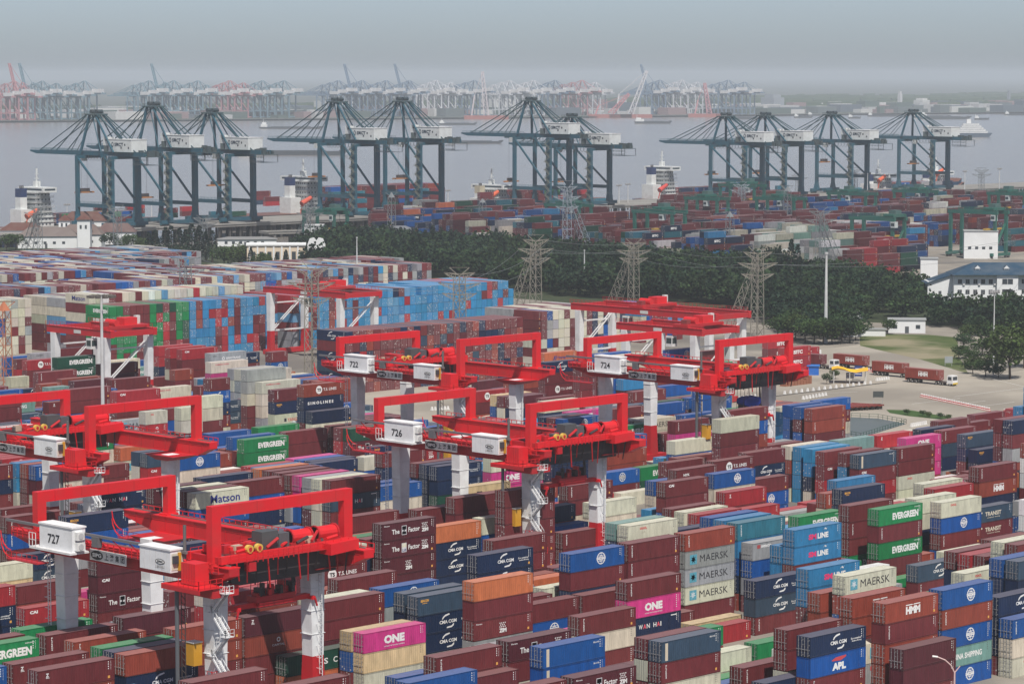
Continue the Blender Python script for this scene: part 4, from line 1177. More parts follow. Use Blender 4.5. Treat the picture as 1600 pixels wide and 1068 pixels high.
def sts_crane(x, hb, ha, label, boom=46.0, tail=24.0, house=True, spz=18.0, y=1252.0, rig=0):
    t = empty('quay_crane', (x, y, 5.0)); tag(t, label, 'quay crane', 'blue quay cranes along the river')
    G = 30.0; S = 18.0
    for lx in (0, S):
        for ly in (0, G):
            m_ = MB(); w2 = 1.45 if ly == 0 else 1.05
            m_.box(lx - w2 * .8, ly - w2, 3.2, lx + w2 * .8, ly + w2, hb, TEAL); m_.hexa([(lx - 1.8, ly - 1.6, 2.2), (lx + 1.8, ly - 1.6, 2.2), (lx + 1.8, ly + 1.6, 2.2), (lx - 1.8, ly + 1.6, 2.2)], [(lx - w2 * .85, ly - w2 * 1.05, 7), (lx + w2 * .85, ly - w2 * 1.05, 7), (lx + w2 * .85, ly + w2 * 1.05, 7), (lx - w2 * .85, ly + w2 * 1.05, 7)], TEAL); m_.build('leg', M_STEEL, t)
    for ly in (0, G):
        m_ = MB(); m_.box(-6, ly - 1.1, 1.4, S + 6, ly + 1.1, 3.3, TEAL)
        for k in range(8):
            xx = -5.6 + k * 1.5 + (0 if k < 4 else S - 1.0); m_.box(xx - .5, ly - .6, .9, xx + .5, ly + .6, 1.4, TEAL2); m_.tube((xx, ly - .5, .5), (xx, ly + .5, .5), .5, DK, 8)
        m_.build('sill_beam', M_STEEL, t)
        m_ = MB(); m_.box(0, ly - .9, hb - 1.6, S, ly + .9, hb, TEAL); m_.build('cross_beam', M_STEEL, t)
    for lx in (0, S):
        m_ = MB(); m_.box(lx - .9, 1, 11.0, lx + .9, G - 1, 13.0, TEAL)
        if lx == 0: rails(m_, (-1, 1, 13), (-1, G - 1, 13), 1.1, 3, TEAL2, .12)
        m_.build('portal_beam', M_STEEL, t)
        m_ = MB(); m_.bar((lx, G - .5, hb - 1.5), (lx, .5, 13.2), .95, TEAL); m_.build('diagonal_brace', M_STEEL, t)
        m_ = MB(); m_.bar((lx, -.5, hb - 1.5), (lx, -1.4, 13), .6, TEAL); m_.build('back_brace', M_STEEL, t) if False else None
    # boom and girder
    for gx in (S / 2 - 4.2, S / 2 + 3.2):
        m_ = MB(); m_.box(gx, -tail, hb, gx + 1.0, G + 3, hb + 2.2, TEAL); m_.build('main_girder', M_STEEL, t)
        m_ = MB(); m_.polyx([(G + 3.1, hb), (G + boom - 6, hb + .1), (G + boom, hb + 1.3), (G + boom, hb + 2.1), (G + 3.1, hb + 2.2)], gx, gx + 1.0, TEAL)
        rails(m_, (gx, G + 4, hb + 2.2), (gx, G + boom - 1, hb + 2.2), 1.0, 4, TEAL2, .12); m_.build('boom', M_STEEL, t)
    for k in range(9):
        yy = -tail + 3 + k * (tail + G + boom - 8) / 8; m_ = MB(); m_.box(S / 2 - 3.2, yy, hb + .3, S / 2 + 3.2, yy + .8, hb + 1.3, TEAL2); m_.build('tie_beam', M_STEEL, t)
    # A-frame
    ay = G - 5.5
    for lx in (2.5, S - 2.5):
        m_ = MB(); m_.bar((lx, G, hb + 2), (S / 2 + (lx - S / 2) * .4, ay + 2.2, ha), 1.15, TEAL); m_.build('frame_front', M_STEEL, t)
        m_ = MB(); m_.bar((lx, 1.0, hb + 2), (S / 2 + (lx - S / 2) * .4, ay - 2.2, ha), .85, TEAL); m_.build('frame_back', M_STEEL, t)
        m_ = MB(); m_.bar((lx, 12, hb + 2), (S / 2 + (lx - S / 2) * .4, ay, ha - .5), .5, TEAL); m_.build('frame_strut', M_STEEL, t)
    m_ = MB(); m_.box(S / 2 - 4.4, ay - 4.6, ha - .4, S / 2 + 4.4, ay + 4.6, ha + .3, (.05, .09, .10)); rails(m_, (S / 2 - 4.4, ay - 4.6, ha + .3), (S / 2 - 4.4, ay + 4.6, ha + .3), 1.1, 2.2, (.06, .10, .11), .13)
    for q in (-2.6, 2.2): m_.tube((S / 2 - 2, ay + q, ha + 1.5), (S / 2 + 2, ay + q, ha + 1.5), 1.1, (.04, .06, .07), 10)
    m_.build('apex_platform', M_STEEL, t)
    for q, end, zz in ((-3, G + boom - 9, hb + 2.2), (3, G + boom - 9, hb + 2.2), (-3, G + boom * .52, hb + 2.2), (3, G + boom * .52, hb + 2.2), (-3, -tail + 7, hb + 2.2), (3, -tail + 7, hb + 2.2), (-2, -tail * .42, hb + 3), (2, -tail * .42, hb + 3)):
        m_ = MB(); m_.bar((S / 2 + q, ay + (4 if end > ay else -4), ha), (S / 2 + q * 1.25, end, zz), .42, (.025, .075, .09)); m_.build('stay', M_STEEL, t)
    for q in (-2, 2):
        m_ = MB(); m_.bar((S / 2 + q, ay + 3, ha), (S / 2 + q, G + boom * .3, hb + 2), .28, (.03, .07, .08)); m_.build('stay', M_STEEL, t)
    # machinery house with lettering
    x0, x1, y0, y1 = S / 2 - 5.2, S / 2 + 5.2, -13.0, 7.0
    m_ = MB(); m_.box(x0, y0, hb + 2.4, x1, y1, hb + 8.9, SWH); m_.box(x0 - .2, y0 - .2, hb + 8.9, x1 + .2, y1 + .2, hb + 9.2, (.72, .72, .71)); m_.box(x0 - 1.0, y0 - 1, hb + 2.22, x1 + 1, y1 + 1, hb + 2.38, (.08, .14, .15))
    for k in range(4): m_.box(x0 - .06, y0 + 2 + k * 3.2, hb + 4.1 + (k % 2) * 1.6, x0 - .003, y0 + 3.0 + k * 3.2, hb + 5.2 + (k % 2) * 1.6, (.05, .06, .07))
    h_ = m_.build('machinery_house', M_PAINT, t)
    m_ = MB(); flat_text(m_, 'SPICT', (x0 - .12, y1 - 5.4, hb + 5.4), (0, -1, 0), (0, 0, 1), 7.6, 1.9, (.03, .05, .08), .03); disc(m_, (x0 - .12, y1 - 3.6, hb + 6.3), (0, -1, 0), (0, 0, 1), 1.0, 1.4, (.03, .05, .08)); disc(m_, (x0 - .15, y1 - 3.6, hb + 6.3), (0, -1, 0), (0, 0, 1), .45, .8, SWH); m_.build('house_lettering', M_LETTER, h_)
    m_ = MB(); m_.box(x0 + .5, 8, hb + 5.6, x0 + 5, 12.5, hb + 10.2, SWH); m_.box(x0 + .44, 9, hb + 8, x0 + .5, 10.2, hb + 9.2, (.05, .06, .07)); m_.box(x0 + .6, 8.2, hb + 2.2, x0 + 1.6, 12, hb + 5.6, (.10, .13, .13)); m_.build('electrical_room', M_PAINT, t)
    # winches on the tail, festoon, trolley and cab, spreader
    m_ = MB(); rg = random.Random(int(x))
    m_.box(S / 2 - 5, -tail - 4, hb - .2, S / 2 + 5, -tail + 9, hb + .1, (.05, .08, .09))
    for k in range(14):
        xx = S / 2 + rg.uniform(-4.5, 3); yy = -tail + rg.uniform(-3.5, 6); s = rg.uniform(.8, 2.2); m_.box(xx, yy, hb + .1, xx + s, yy + s, hb + .1 + s * 1.6, (.05, .075, .08))
    for zz in (-2.2, -4.4):
        for yy in (-tail - 4, -tail + 8): m_.bar((S / 2 - 5, yy, hb + zz), (S / 2 - 5, yy, hb), .25, (.06, .08, .09)); m_.bar((S / 2 + 5, yy, hb + zz), (S / 2 + 5, yy, hb), .25, (.06, .08, .09))
        rails(m_, (S / 2 - 5, -tail - 4, hb + zz), (S / 2 - 5, -tail + 8, hb + zz), 1.1, 2.4, (.07, .09, .10), .16)
    m_.box(S / 2 - 5, -tail - 4, hb - 4.5, S / 2 + 5, -tail + 8, hb - 4.35, (.05, .08, .09)); m_.build('tail_platform', M_STEEL, t)
    m_ = MB()
    for k in range(10):
        yy = 1 + k * 2.7
        for q in range(5):
            a, b = q / 5 * math.pi, (q + 1) / 5 * math.pi; m_.bar((S / 2 - 5, yy + 1.35 - 1.35 * math.cos(a), hb - 2.8 * math.sin(a)), (S / 2 - 5, yy + 1.35 - 1.35 * math.cos(b), hb - 2.8 * math.sin(b)), .14, (.06, .07, .08))
    m_.build('festoon_cable', M_STEEL, t)
    ty = G + 4 + rig; m_ = MB(); m_.box(S / 2 - 3.6, ty - 2.5, hb - .8, S / 2 + 3.6, ty + 2.5, hb + .0, TEAL2); m_.box(S / 2 - 4.2, ty - 5, hb - 3.2, S / 2 - 1.8, ty - 2.4, hb - .4, (.55, .57, .56)); m_.build('trolley', M_STEEL, t)
    m_ = MB()
    for q in (-2, 2): m_.bar((S / 2 + q, ty, spz + 2.4), (S / 2 + q, ty, hb - .8), .09, DK)
    m_.box(S / 2 - 6, ty - 1, spz, S / 2 + 6, ty + 1, spz + .8, (.45, .18, .05)); m_.box(S / 2 - 3, ty - .9, spz + .8, S / 2 + 3, ty + .9, spz + 2.6, (.06, .05, .05)); m_.build('spreader', M_STEEL, t)
    # stair tower up the near landside leg
    m_ = MB(); n = int((hb - 3) / 2.6)
    for k in range(n):
        z = 3 + k * 2.6; a, b = ((-2.4, -2.6), (-2.4, 1.4)) if k % 2 else ((-2.4, 1.4), (-2.4, -2.6))
        m_.bar((a[0], a[1], z), (b[0], b[1], z + 2.6), .34, (.17, .18, .15)); m_.bar((a[0], a[1], z + 1), (b[0], b[1], z + 3.6), .16, (.22, .23, .18)); m_.box(-3.2, b[1] - .6, z + 2.5, -1.2, b[1] + .6, z + 2.7, (.15, .16, .14))
    m_.build('stair', M_STEEL, t)
    return t
# columns of the photo where each crane's waterside leg stands
for px, hb, ha, bo, ta, lb, sp, rg_ in ((122, 38.8, 61, 43, 44, 'leftmost blue quay crane, over the moored white ship', 18, 2), (212, 40.5, 65, 44, 44, 'second blue quay crane from the left', 14, 0), (304, 38.6, 61, 42, 44, 'third blue quay crane from the left, beside open water', 20, -12),
        (500, 42.5, 66.5, 46, 44, 'fourth blue quay crane from the left, beside the ship with a red lifeboat', 22, 9), (602, 42.5, 66.5, 46, 44, 'fifth blue quay crane from the left, with a rust red spreader', 20, -8),
        (804, 43.5, 66, 46, 42, 'tallest blue quay crane right of the middle, its boom low over the river', 15, 8), (868, 36.5, 55.5, 40, 44, 'shorter blue quay crane just right of the tallest one', 14, 2),
        (1110, 35.5, 54.5, 44, 42, 'fourth blue quay crane from the right end', 15, 3), (1172, 35.5, 54.5, 40, 42, 'third blue quay crane from the right end', 15, -4),
        (1276, 35.2, 54.5, 40, 42, 'second blue quay crane from the right end', 21, -3), (1404, 36, 55, 42, 44, 'rightmost blue quay crane, by the far white ferry', 18, -10)):
    sts_crane(along(px, 1282.0, 8.0), hb, ha, lb, bo + 7, ta * .5, spz=sp, rig=rg_)

def ship(px, y, L, W_, deck, label, hullc, bridge=.12, stacks=0, funnel=(.02, .04, .12), flip=False, boat=(.65, .12, .05), cargo='mmmnbtgsm', tall=1.0, ht=1.0):
    "px: photo column of the deckhouse; L along X; deckhouse near the left end unless flipped"
    xd = along(px, y, 14); x0 = xd - L * bridge if not flip else xd - L * (1 - bridge)
    t = empty('moored_ship', (x0, y, -4)); tag(t, label, 'ship')
    hl = deck; m_ = MB(); n = 14; ring0 = []; ring1 = []
    def sec(u, k): 
        f = 1.0
        if u > .86: f = math.sqrt(max(0.02, 1 - ((u - .86) / .14) ** 2))
        if u < .06: f = .82 + 3 * u
        return W_ / 2 * f * k
    for i in range(n + 1):
        u = i / n; z = hl + (2.2 if u > .9 else 0)
        ring0.append((u * L * .985 + L * .005, sec(u, .85), 0)); ring1.append((u * L, sec(u, 1), z))
    for s in (-1, 1):
        for i in range(n):
            a, b = ring0[i], ring0[i + 1]; c, d = ring1[i + 1], ring1[i]
            q = [(a[0], s * a[1], 0), (b[0], s * b[1], 0), (c[0], s * c[1], c[2]), (d[0], s * d[1], d[2])]
            if s > 0: q = q[::-1]
            zc = 2.6; m_.face(q, hullc)
    for i in range(n):
        c, d = ring1[i + 1], ring1[i]; m_.face([(d[0], -d[1], d[2] - .01), (c[0], -c[1], c[2] - .01), (c[0], c[1], c[2] - .01), (d[0], d[1], d[2] - .01)], (.16, .07, .05))
    a = ring0[0]; d = ring1[0]; m_.face([(a[0], a[1], 0), (a[0], -a[1], 0), (d[0], -d[1], d[2]), (d[0], d[1], d[2])], hullc)
    m_.build('hull', M_PAINT, t)
    bx = L * bridge if not flip else L * (1 - bridge); bw = W_ * .72; nd = int(7 * tall)
    m_ = MB()
    for k in range(nd):
        z = hl + k * 2.7; s = 1 - .04 * k; m_.box(bx - 6 * s, -bw / 2 * s, z, bx + 6 * s, bw / 2 * s, z + 2.45, SWH); m_.box(bx - 7.2 * s, -bw / 2 - .4, z + 2.45, bx + 7.2 * s, bw / 2 + .4, z + 2.62, (.6, .61, .60))
        for q in range(7): m_.box(bx - 6 * s - .05, -bw / 2 * s + 1.2 + q * (bw * s - 3) / 7, z + 1.0, bx - 6 * s, -bw / 2 * s + 2.1 + q * (bw * s - 3) / 7, z + 1.8, (.04, .06, .08))
        for q in range(4): m_.box(bx - 4.4 * s + q * 2.4, -bw / 2 * s - .05, z + 1.0, bx - 3.4 * s + q * 2.4, -bw / 2 * s, z + 1.8, (.04, .06, .08))
        rails(m_, (bx - 7.2 * s, -bw / 2 - .4, z + 2.62), (bx + 7.2 * s, -bw / 2 - .4, z + 2.62), 1, 3, (.6, .6, .6), .12)
    zt = hl + nd * 2.7; m_.build('deckhouse', M_PAINT, t)
    m_ = MB(); m_.box(bx - 4, -W_ / 2 - 1.5, zt, bx + 5, W_ / 2 + 1.5, zt + 2.8, SWH); m_.box(bx - 4.05, -W_ / 2, zt + 1.1, bx - 4.003, W_ / 2, zt + 2.1, (.03, .05, .07)); m_.box(bx - 3, -W_ / 2 - 1.55, zt + 1.1, bx + 4, -W_ / 2 - 1.503, zt + 2.1, (.03, .05, .07)); m_.build('bridge', M_PAINT, t)
    m_ = MB(); m_.bar((bx, 0, zt + 2.8), (bx, 0, zt + 13), .7, SWH)
    for q in (5, 7.5, 10): m_.bar((bx, -3.5 + q * .2, zt + q), (bx, 3.5 - q * .2, zt + q), .35, SWH)
    m_.box(bx - 1.6, -1.2, zt + 2.8, bx + 1.6, 1.2, zt + 6, SWH); m_.build('mast', M_PAINT, t)
    fx = bx - 11 if not flip else bx - 11; m_ = MB(); m_.box(fx - 3.4, -5, hl, fx + 4.6, 5, zt * .55 + 3, SWH); m_.box(fx - 1.8, -2.4, zt * .55 + 3, fx + 2.6, 2.4, zt - 2.5, SWH); m_.box(fx - 1.8, -2.42, zt - 2.5, fx + 2.6, 2.42, zt + 2.2, funnel); [m_.tube((fx - .8 + k, -.8, zt + 2.2), (fx - .8 + k, -.8, zt + 4), .3, DK, 6) for k in range(3)]; m_.build('funnel', M_PAINT, t)
    m_ = MB(); m_.tube((bx - 14, -W_ / 2 + .5, hl + 6.0), (bx - 6.5, -W_ / 2 + .5, hl + 9.5), 1.7, boat, 10, 1.2); m_.bar((bx - 15, -W_ / 2 + .5, hl), (bx - 13, -W_ / 2 + .5, hl + 6), .5, boat); m_.build('lifeboat', M_PAINT, t)
    rg = random.Random(int(px))
    if stacks:
        xs = bx + 12 if not flip else 8
        while xs < (L * .86 - 13 if not flip else bx - 26):
            for r in range(int(W_ / 2.55) - 1):
                for k in range(max(1, stacks + rg.choice((-1, 0, 0, 0)))):
                    ck = rg.choice(cargo); cbox(STUFF, x0 + xs, y - W_ / 2 + 1.4 + r * 2.5, -4 + hl + 1.2 + k * 2.75, 12.19, jit(CC[ck], rg), 0, True, 'CO' if ck == 'b' and r == 0 else '', ck, k)
            xs += 13.4
    return t
ship(58, 1318, 120, 20, 8, 'white ship deckhouse with navy funnel at the left edge of the quay', (.02, .05, .14), bridge=.30, stacks=2, tall=1.0)
ship(474, 1321, 190, 30, 9, 'container ship with white deckhouse and red lifeboat left of the fourth quay crane', (.03, .03, .04), bridge=.30, stacks=5, cargo='mmdmmnTTbmdt', boat=(.6, .10, .06))
ship(768, 1319, 130, 26, 8, 'small ship with cream funnel left of the tallest quay crane', (.06, .06, .06), bridge=.20, stacks=3, funnel=(.5, .45, .33), tall=.65)
ship(1034, 1316, 140, 22, 8, 'blue hulled ship with tall white deckhouse in the gap between the cranes', (.015, .045, .16), bridge=.14, stacks=2, tall=1.0, boat=(.55, .06, .05))
ship(1372, 1319, 120, 24, 8, 'dark ship with thin masts between the two right-hand quay cranes', (.03, .03, .035), bridge=.16, stacks=1, tall=.55)
ship(1462, 1321, 90, 24, 11, 'blue bow of a ship under the rightmost quay crane', (.015, .07, .15), bridge=.72, stacks=0, tall=.35)
# containers standing on the quay
def loose(px, py, z, n, pal, L=12.19):
    x, y = at(px, py, z); rg = random.Random(px * 3 + py)
    for k in range(n): ck = pal[min(k, len(pal) - 1)]; cbox(STUFF, x, y, z + k * TP, L, jit(CC[ck], rg), 0, True, '', ck, k)
for px, py, n, pal in ((150, 343, 3, 'Gdm'), (200, 342, 3, 'Tmr'), (252, 341, 2, 'Gm'), (285, 338, 2, 'mr'), (330, 338, 1, 'T'), (360, 338, 1, 'G'), (60, 349, 1, 'w'), (100, 347, 1, 'w'), (115, 352, 1, 'n'), (30, 352, 1, 'b'),
                       (400, 320, 3, 'Nmm'), (415, 322, 2, 'rm'), (520, 333, 2, 'TT'), (550, 333, 3, 'TmT'), (600, 331, 2, 'TG'), (640, 330, 2, 'Tm'), (750, 322, 3, 'mmm'), (820, 322, 3, 'Tmm'), (860, 320, 2, 'Tr'), (900, 318, 3, 'Tmr'), (930, 317, 1, 'T'),
                       (1080, 305, 1, 'm'), (1100, 305, 1, 'W'), (1118, 306, 3, 'mTm'), (1150, 305, 3, 'Tmb'), (1185, 303, 3, 'mrm'), (1215, 303, 2, 'mT'), (1290, 300, 1, 'T'), (1330, 300, 1, 'T')):
    loose(px, py, 5.0, n, pal)
# vessels out on the river
def barge(px, py, L, label, white=0.0, tall=2.0, hull=(.05, .06, .07), heading=R(-40)):
    x, y = at(px, py, -3.8); t = empty('river_barge', (x, y, -4), heading); tag(t, label, 'boat')
    W_ = L * .14; m_ = MB(); m_.hexa([(-L * .46, -W_ / 2, 0), (L * .44, -W_ / 2, 0), (L * .44, W_ / 2, 0), (-L * .46, W_ / 2, 0)], [(-L / 2, -W_ / 2, tall), (L / 2, -W_ / 2, tall), (L / 2, W_ / 2, tall), (-L / 2, W_ / 2, tall)], hull)
    m_.box(L * .42, -W_ / 2, tall, L * .5, W_ / 2, tall + 1.2, hull); m_.box(-L * .3, -W_ * .35, tall, L * .3, W_ * .35, tall + .9, tuple(q * 1.5 for q in hull)); m_.build('hull', M_PAINT, t)
    m_ = MB(); h = max(5, L * .07) + white; m_.box(-L * .46, -W_ * .4, tall, -L * .46 + max(8, L * .10) + white * 4, W_ * .4, tall + h * .6, SWH); m_.box(-L * .44, -W_ * .3, tall + h * .6, -L * .44 + max(5, L * .06) + white * 2, W_ * .3, tall + h, SWH); m_.bar((-L * .42, 0, tall + h), (-L * .42, 0, tall + h * 1.7), .5, SWH); m_.build('wheelhouse', M_PAINT, t)
for px, py, L, lb, wh, tl, hd in ((455, 242, 130, 'long dark barge with white wheelhouse left of the fourth quay crane', 3, 4.5, 0), (455, 201, 110, 'low barge behind the tops of the quay cranes, left', 0, 3, 0), (715, 195, 70, 'small flat barge in mid river', 0, 3, 0), (742, 224, 75, 'flat loaded barge beside the fifth crane tail', 0, 3, 0),
        (1020, 193, 70, 'lone tug-like workboat in the open river', 2, 4, 0), (1160, 186, 90, 'grey barge near the far bank', 0, 4, 0), (1380, 182, 70, 'flat barge at the right, mid river', 0, 3, 0), (1455, 184, 80, 'barge with wheelhouse at the right', 3, 4, 0), (1475, 186, 110, 'long dark coaster before the far bank at the right', 1, 5, 0),
        (1255, 184, 40, 'tiny dark barge in mid river, right of centre', 0, 3, 0), (1276, 181, 40, 'tiny flat barge near the far bank', 0, 3, 0), (1335, 185, 26, 'tiny boat beside the second quay crane', 0, 3, 0), (1534, 187, 30, 'tiny boat at the far right', 0, 3, 0), (1590, 180, 60, 'barge leaving at the right edge', 0, 3, 0)):
    barge(px, py, L, lb, wh, tl, heading=R(-45 + hd))
def ferry(px, py, L, label):
    x, y = at(px, py, -3.8); t = empty('white_ferry', (x, y, -4), R(-45)); tag(t, label, 'ferry'); W_ = L * .2
    m_ = MB(); m_.hexa([(-L * .45, -W_ / 2, 0), (L * .42, -W_ / 2, 0), (L * .42, W_ / 2, 0), (-L * .45, W_ / 2, 0)], [(-L / 2, -W_ / 2, 6), (L * .52, -W_ / 2, 6), (L * .52, W_ / 2, 6), (-L / 2, W_ / 2, 6)], (.06, .09, .13)); m_.build('hull', M_PAINT, t)
    m_ = MB()
    for k in range(5): m_.box(-L * .46 + k * 2, -W_ * .45, 6 + k * 2.8, L * (.38 - .06 * k), W_ * .45, 8.5 + k * 2.8, (.78, .79, .78)); m_.box(-L * .46 + k * 2, -W_ * .455, 7.2 + k * 2.8, L * (.36 - .06 * k), -W_ * .452, 7.8 + k * 2.8, (.1, .13, .16))
    m_.build('decks', M_PAINT, t); m_ = MB(); m_.box(-L * .2, -3, 20, -L * .08, 3, 26, (.75, .76, .75)); m_.build('funnel', M_PAINT, t)
ferry(1521, 214, 52, 'white passenger ferry right of the rightmost quay crane')

# ---------------------------------------------------------------- the far shore
def far_crane_mesh(col, hb=47.0, ha=72.0, boom_up=False):
    m_ = MB(); G, S = 30.0, 22.0
    for lx in (0, S):
        for ly in (0, G): m_.bar((lx, ly, 0), (lx, ly, hb), 2.2, col)
        m_.bar((lx, 0, 14), (lx, G, 14), 1.8, col); m_.bar((lx, G, hb), (lx, 0, 14), 1.2, col)
    for ly in (0, G): m_.bar((0, ly, 2), (S, ly, 2), 2.4, col); m_.bar((0, ly, hb), (S, ly, hb), 2.0, col)
    m_.box(S / 2 - 4, -28, hb, S / 2 + 4, G + 4, hb + 3, col); m_.box(S / 2 - 6, -22, hb + 3, S / 2 + 6, -2, hb + 10, (.6, .6, .6))
    for lx in (4, S - 4): m_.bar((lx, G, hb + 2), (S / 2, G - 9, ha), 1.6, col); m_.bar((lx, 2, hb + 2), (S / 2, G - 12, ha), 1.2, col)
    if boom_up:
        e = (S / 2, G + 22, hb + 62); m_.bar((S / 2 - 3, G + 4, hb + 1), (e[0] - 2, e[1], e[2]), 2.4, col); m_.bar((S / 2 + 3, G + 4, hb + 1), (e[0] + 2, e[1], e[2]), 2.4, col)
        for k in range(8): f = k / 8; m_.bar((S / 2 - 3, G + 4 + 18 * f, hb + 62 * f), (S / 2 + 3, G + 4 + 18 * (f + .1), hb + 62 * (f + .1)), .9, col)
        m_.bar((S / 2, G - 9, ha), e, .7, col)
    else:
        m_.box(S / 2 - 3.5, G + 4, hb, S / 2 + 3.5, G + 62, hb + 2.6, col); m_.bar((S / 2, G - 9, ha), (S / 2, G + 56, hb + 2), .9, col); m_.bar((S / 2, G - 9, ha), (S / 2, G + 30, hb + 2), .9, col)
    m_.bar((S / 2, G - 12, ha), (S / 2, -24, hb + 3), .9, col)
    return m_.mesh('far_crane', M_STEEL)
FCOL = {'pink': (.46, .22, .24), 'teal': (.16, .27, .33), 'white': (.58, .60, .63), 'blue': (.17, .25, .34)}  # crane colours paled towards grey, so part of the distance haze is painted in
FM = {}
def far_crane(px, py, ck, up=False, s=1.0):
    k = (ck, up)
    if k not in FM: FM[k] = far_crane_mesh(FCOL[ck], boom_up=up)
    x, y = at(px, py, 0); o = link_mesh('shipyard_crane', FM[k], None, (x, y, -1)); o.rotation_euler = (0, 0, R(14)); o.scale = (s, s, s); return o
GR = {'pink': 'pale red cranes on the far shore', 'teal': 'blue-green cranes on the far shore', 'white': 'white cranes on the far shore', 'blue': 'grey-blue cranes on the far shore'}
WHERE = []
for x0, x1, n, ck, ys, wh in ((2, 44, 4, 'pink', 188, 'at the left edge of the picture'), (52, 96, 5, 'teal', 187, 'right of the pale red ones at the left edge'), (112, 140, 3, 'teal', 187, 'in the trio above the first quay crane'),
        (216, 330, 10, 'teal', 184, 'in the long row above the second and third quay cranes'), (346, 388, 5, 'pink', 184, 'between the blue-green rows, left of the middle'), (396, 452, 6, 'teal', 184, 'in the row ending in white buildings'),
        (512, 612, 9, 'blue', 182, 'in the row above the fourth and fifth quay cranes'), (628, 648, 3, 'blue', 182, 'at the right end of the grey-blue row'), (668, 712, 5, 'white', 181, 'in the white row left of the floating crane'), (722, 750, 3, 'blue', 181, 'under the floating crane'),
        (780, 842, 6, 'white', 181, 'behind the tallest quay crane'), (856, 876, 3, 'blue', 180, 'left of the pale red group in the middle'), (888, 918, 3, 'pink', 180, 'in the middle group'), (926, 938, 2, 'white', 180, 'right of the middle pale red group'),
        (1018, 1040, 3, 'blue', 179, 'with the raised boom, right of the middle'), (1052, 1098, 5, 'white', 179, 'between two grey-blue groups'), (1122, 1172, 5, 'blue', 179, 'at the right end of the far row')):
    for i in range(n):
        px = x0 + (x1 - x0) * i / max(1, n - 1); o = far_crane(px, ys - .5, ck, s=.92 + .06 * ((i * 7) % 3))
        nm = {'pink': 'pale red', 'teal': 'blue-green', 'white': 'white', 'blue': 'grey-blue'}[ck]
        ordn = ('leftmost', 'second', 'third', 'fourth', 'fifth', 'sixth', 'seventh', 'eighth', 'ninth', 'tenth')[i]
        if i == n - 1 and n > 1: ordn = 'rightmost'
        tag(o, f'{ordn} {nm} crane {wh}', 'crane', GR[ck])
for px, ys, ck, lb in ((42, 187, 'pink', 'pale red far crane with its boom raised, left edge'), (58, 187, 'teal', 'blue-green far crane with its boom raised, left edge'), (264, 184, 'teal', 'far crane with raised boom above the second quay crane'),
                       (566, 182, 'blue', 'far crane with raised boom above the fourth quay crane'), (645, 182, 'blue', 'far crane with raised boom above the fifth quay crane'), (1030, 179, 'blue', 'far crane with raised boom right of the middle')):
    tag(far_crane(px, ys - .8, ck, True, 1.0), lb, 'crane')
def lattice(m_, a, b, w0, w1, n, col, t=.5):
    a = Vector(a); b = Vector(b); d = (b - a).normalized(); up = Vector((0, 0, 1)) if abs(d.z) < .8 else Vector((1, 0, 0))
    x = d.cross(up).normalized(); y = x.cross(d).normalized()
    def c(i, sx, sy): f = i / n; w = w0 + (w1 - w0) * f; return a.lerp(b, f) + x * sx * w / 2 + y * sy * w / 2
    K = ((-1, -1), (1, -1), (1, 1), (-1, 1))
    for q in range(4): m_.bar(c(0, *K[q]), c(n, *K[q]), t, col)
    for i in range(n):
        for q in range(4):
            p, r = K[q], K[(q + 1) % 4]
            m_.bar(c(i, *p), c(i + 1, *r), t * .6, col)
            if i: m_.bar(c(i, *p), c(i, *r), t * .55, col)
def float_crane(px, py, h, lean, label, ck):
    x, y = at(px, py, 0); t = empty('floating_crane', (x, y, -4), R(-45)); tag(t, label, 'floating crane')
    m_ = MB(); m_.box(-45, -16, 0, 45, 16, 7, (.35, .12, .10)); m_.build('hull', M_PAINT, t)
    m_ = MB(); lattice(m_, (0, -6, 7), (lean, -6, h), 10, 4, 8, ck, 1.6); lattice(m_, (0, 6, 7), (lean, 6, h), 10, 4, 8, ck, 1.6); m_.build('jib', M_STEEL, t)
    m_ = MB(); m_.bar((-30, 0, 7), (-24, 0, h * .5), 3, ck); m_.bar((-24, 0, h * .5), (lean, 0, h), 1.0, ck); m_.build('back_mast', M_STEEL, t)
float_crane(760, 183, 96, -8, 'tall white floating crane with a long jib line above the river, left of middle', (.55, .5, .52)); float_crane(985, 181, 98, 34, 'white floating crane leaning right, above the far bank', (.6, .6, .62)); float_crane(1108, 180, 72, -10, 'small pink floating crane near the far bank', (.5, .25, .28)); float_crane(953, 181, 50, 40, 'low pink derrick at the water edge in mid picture', (.5, .2, .22))
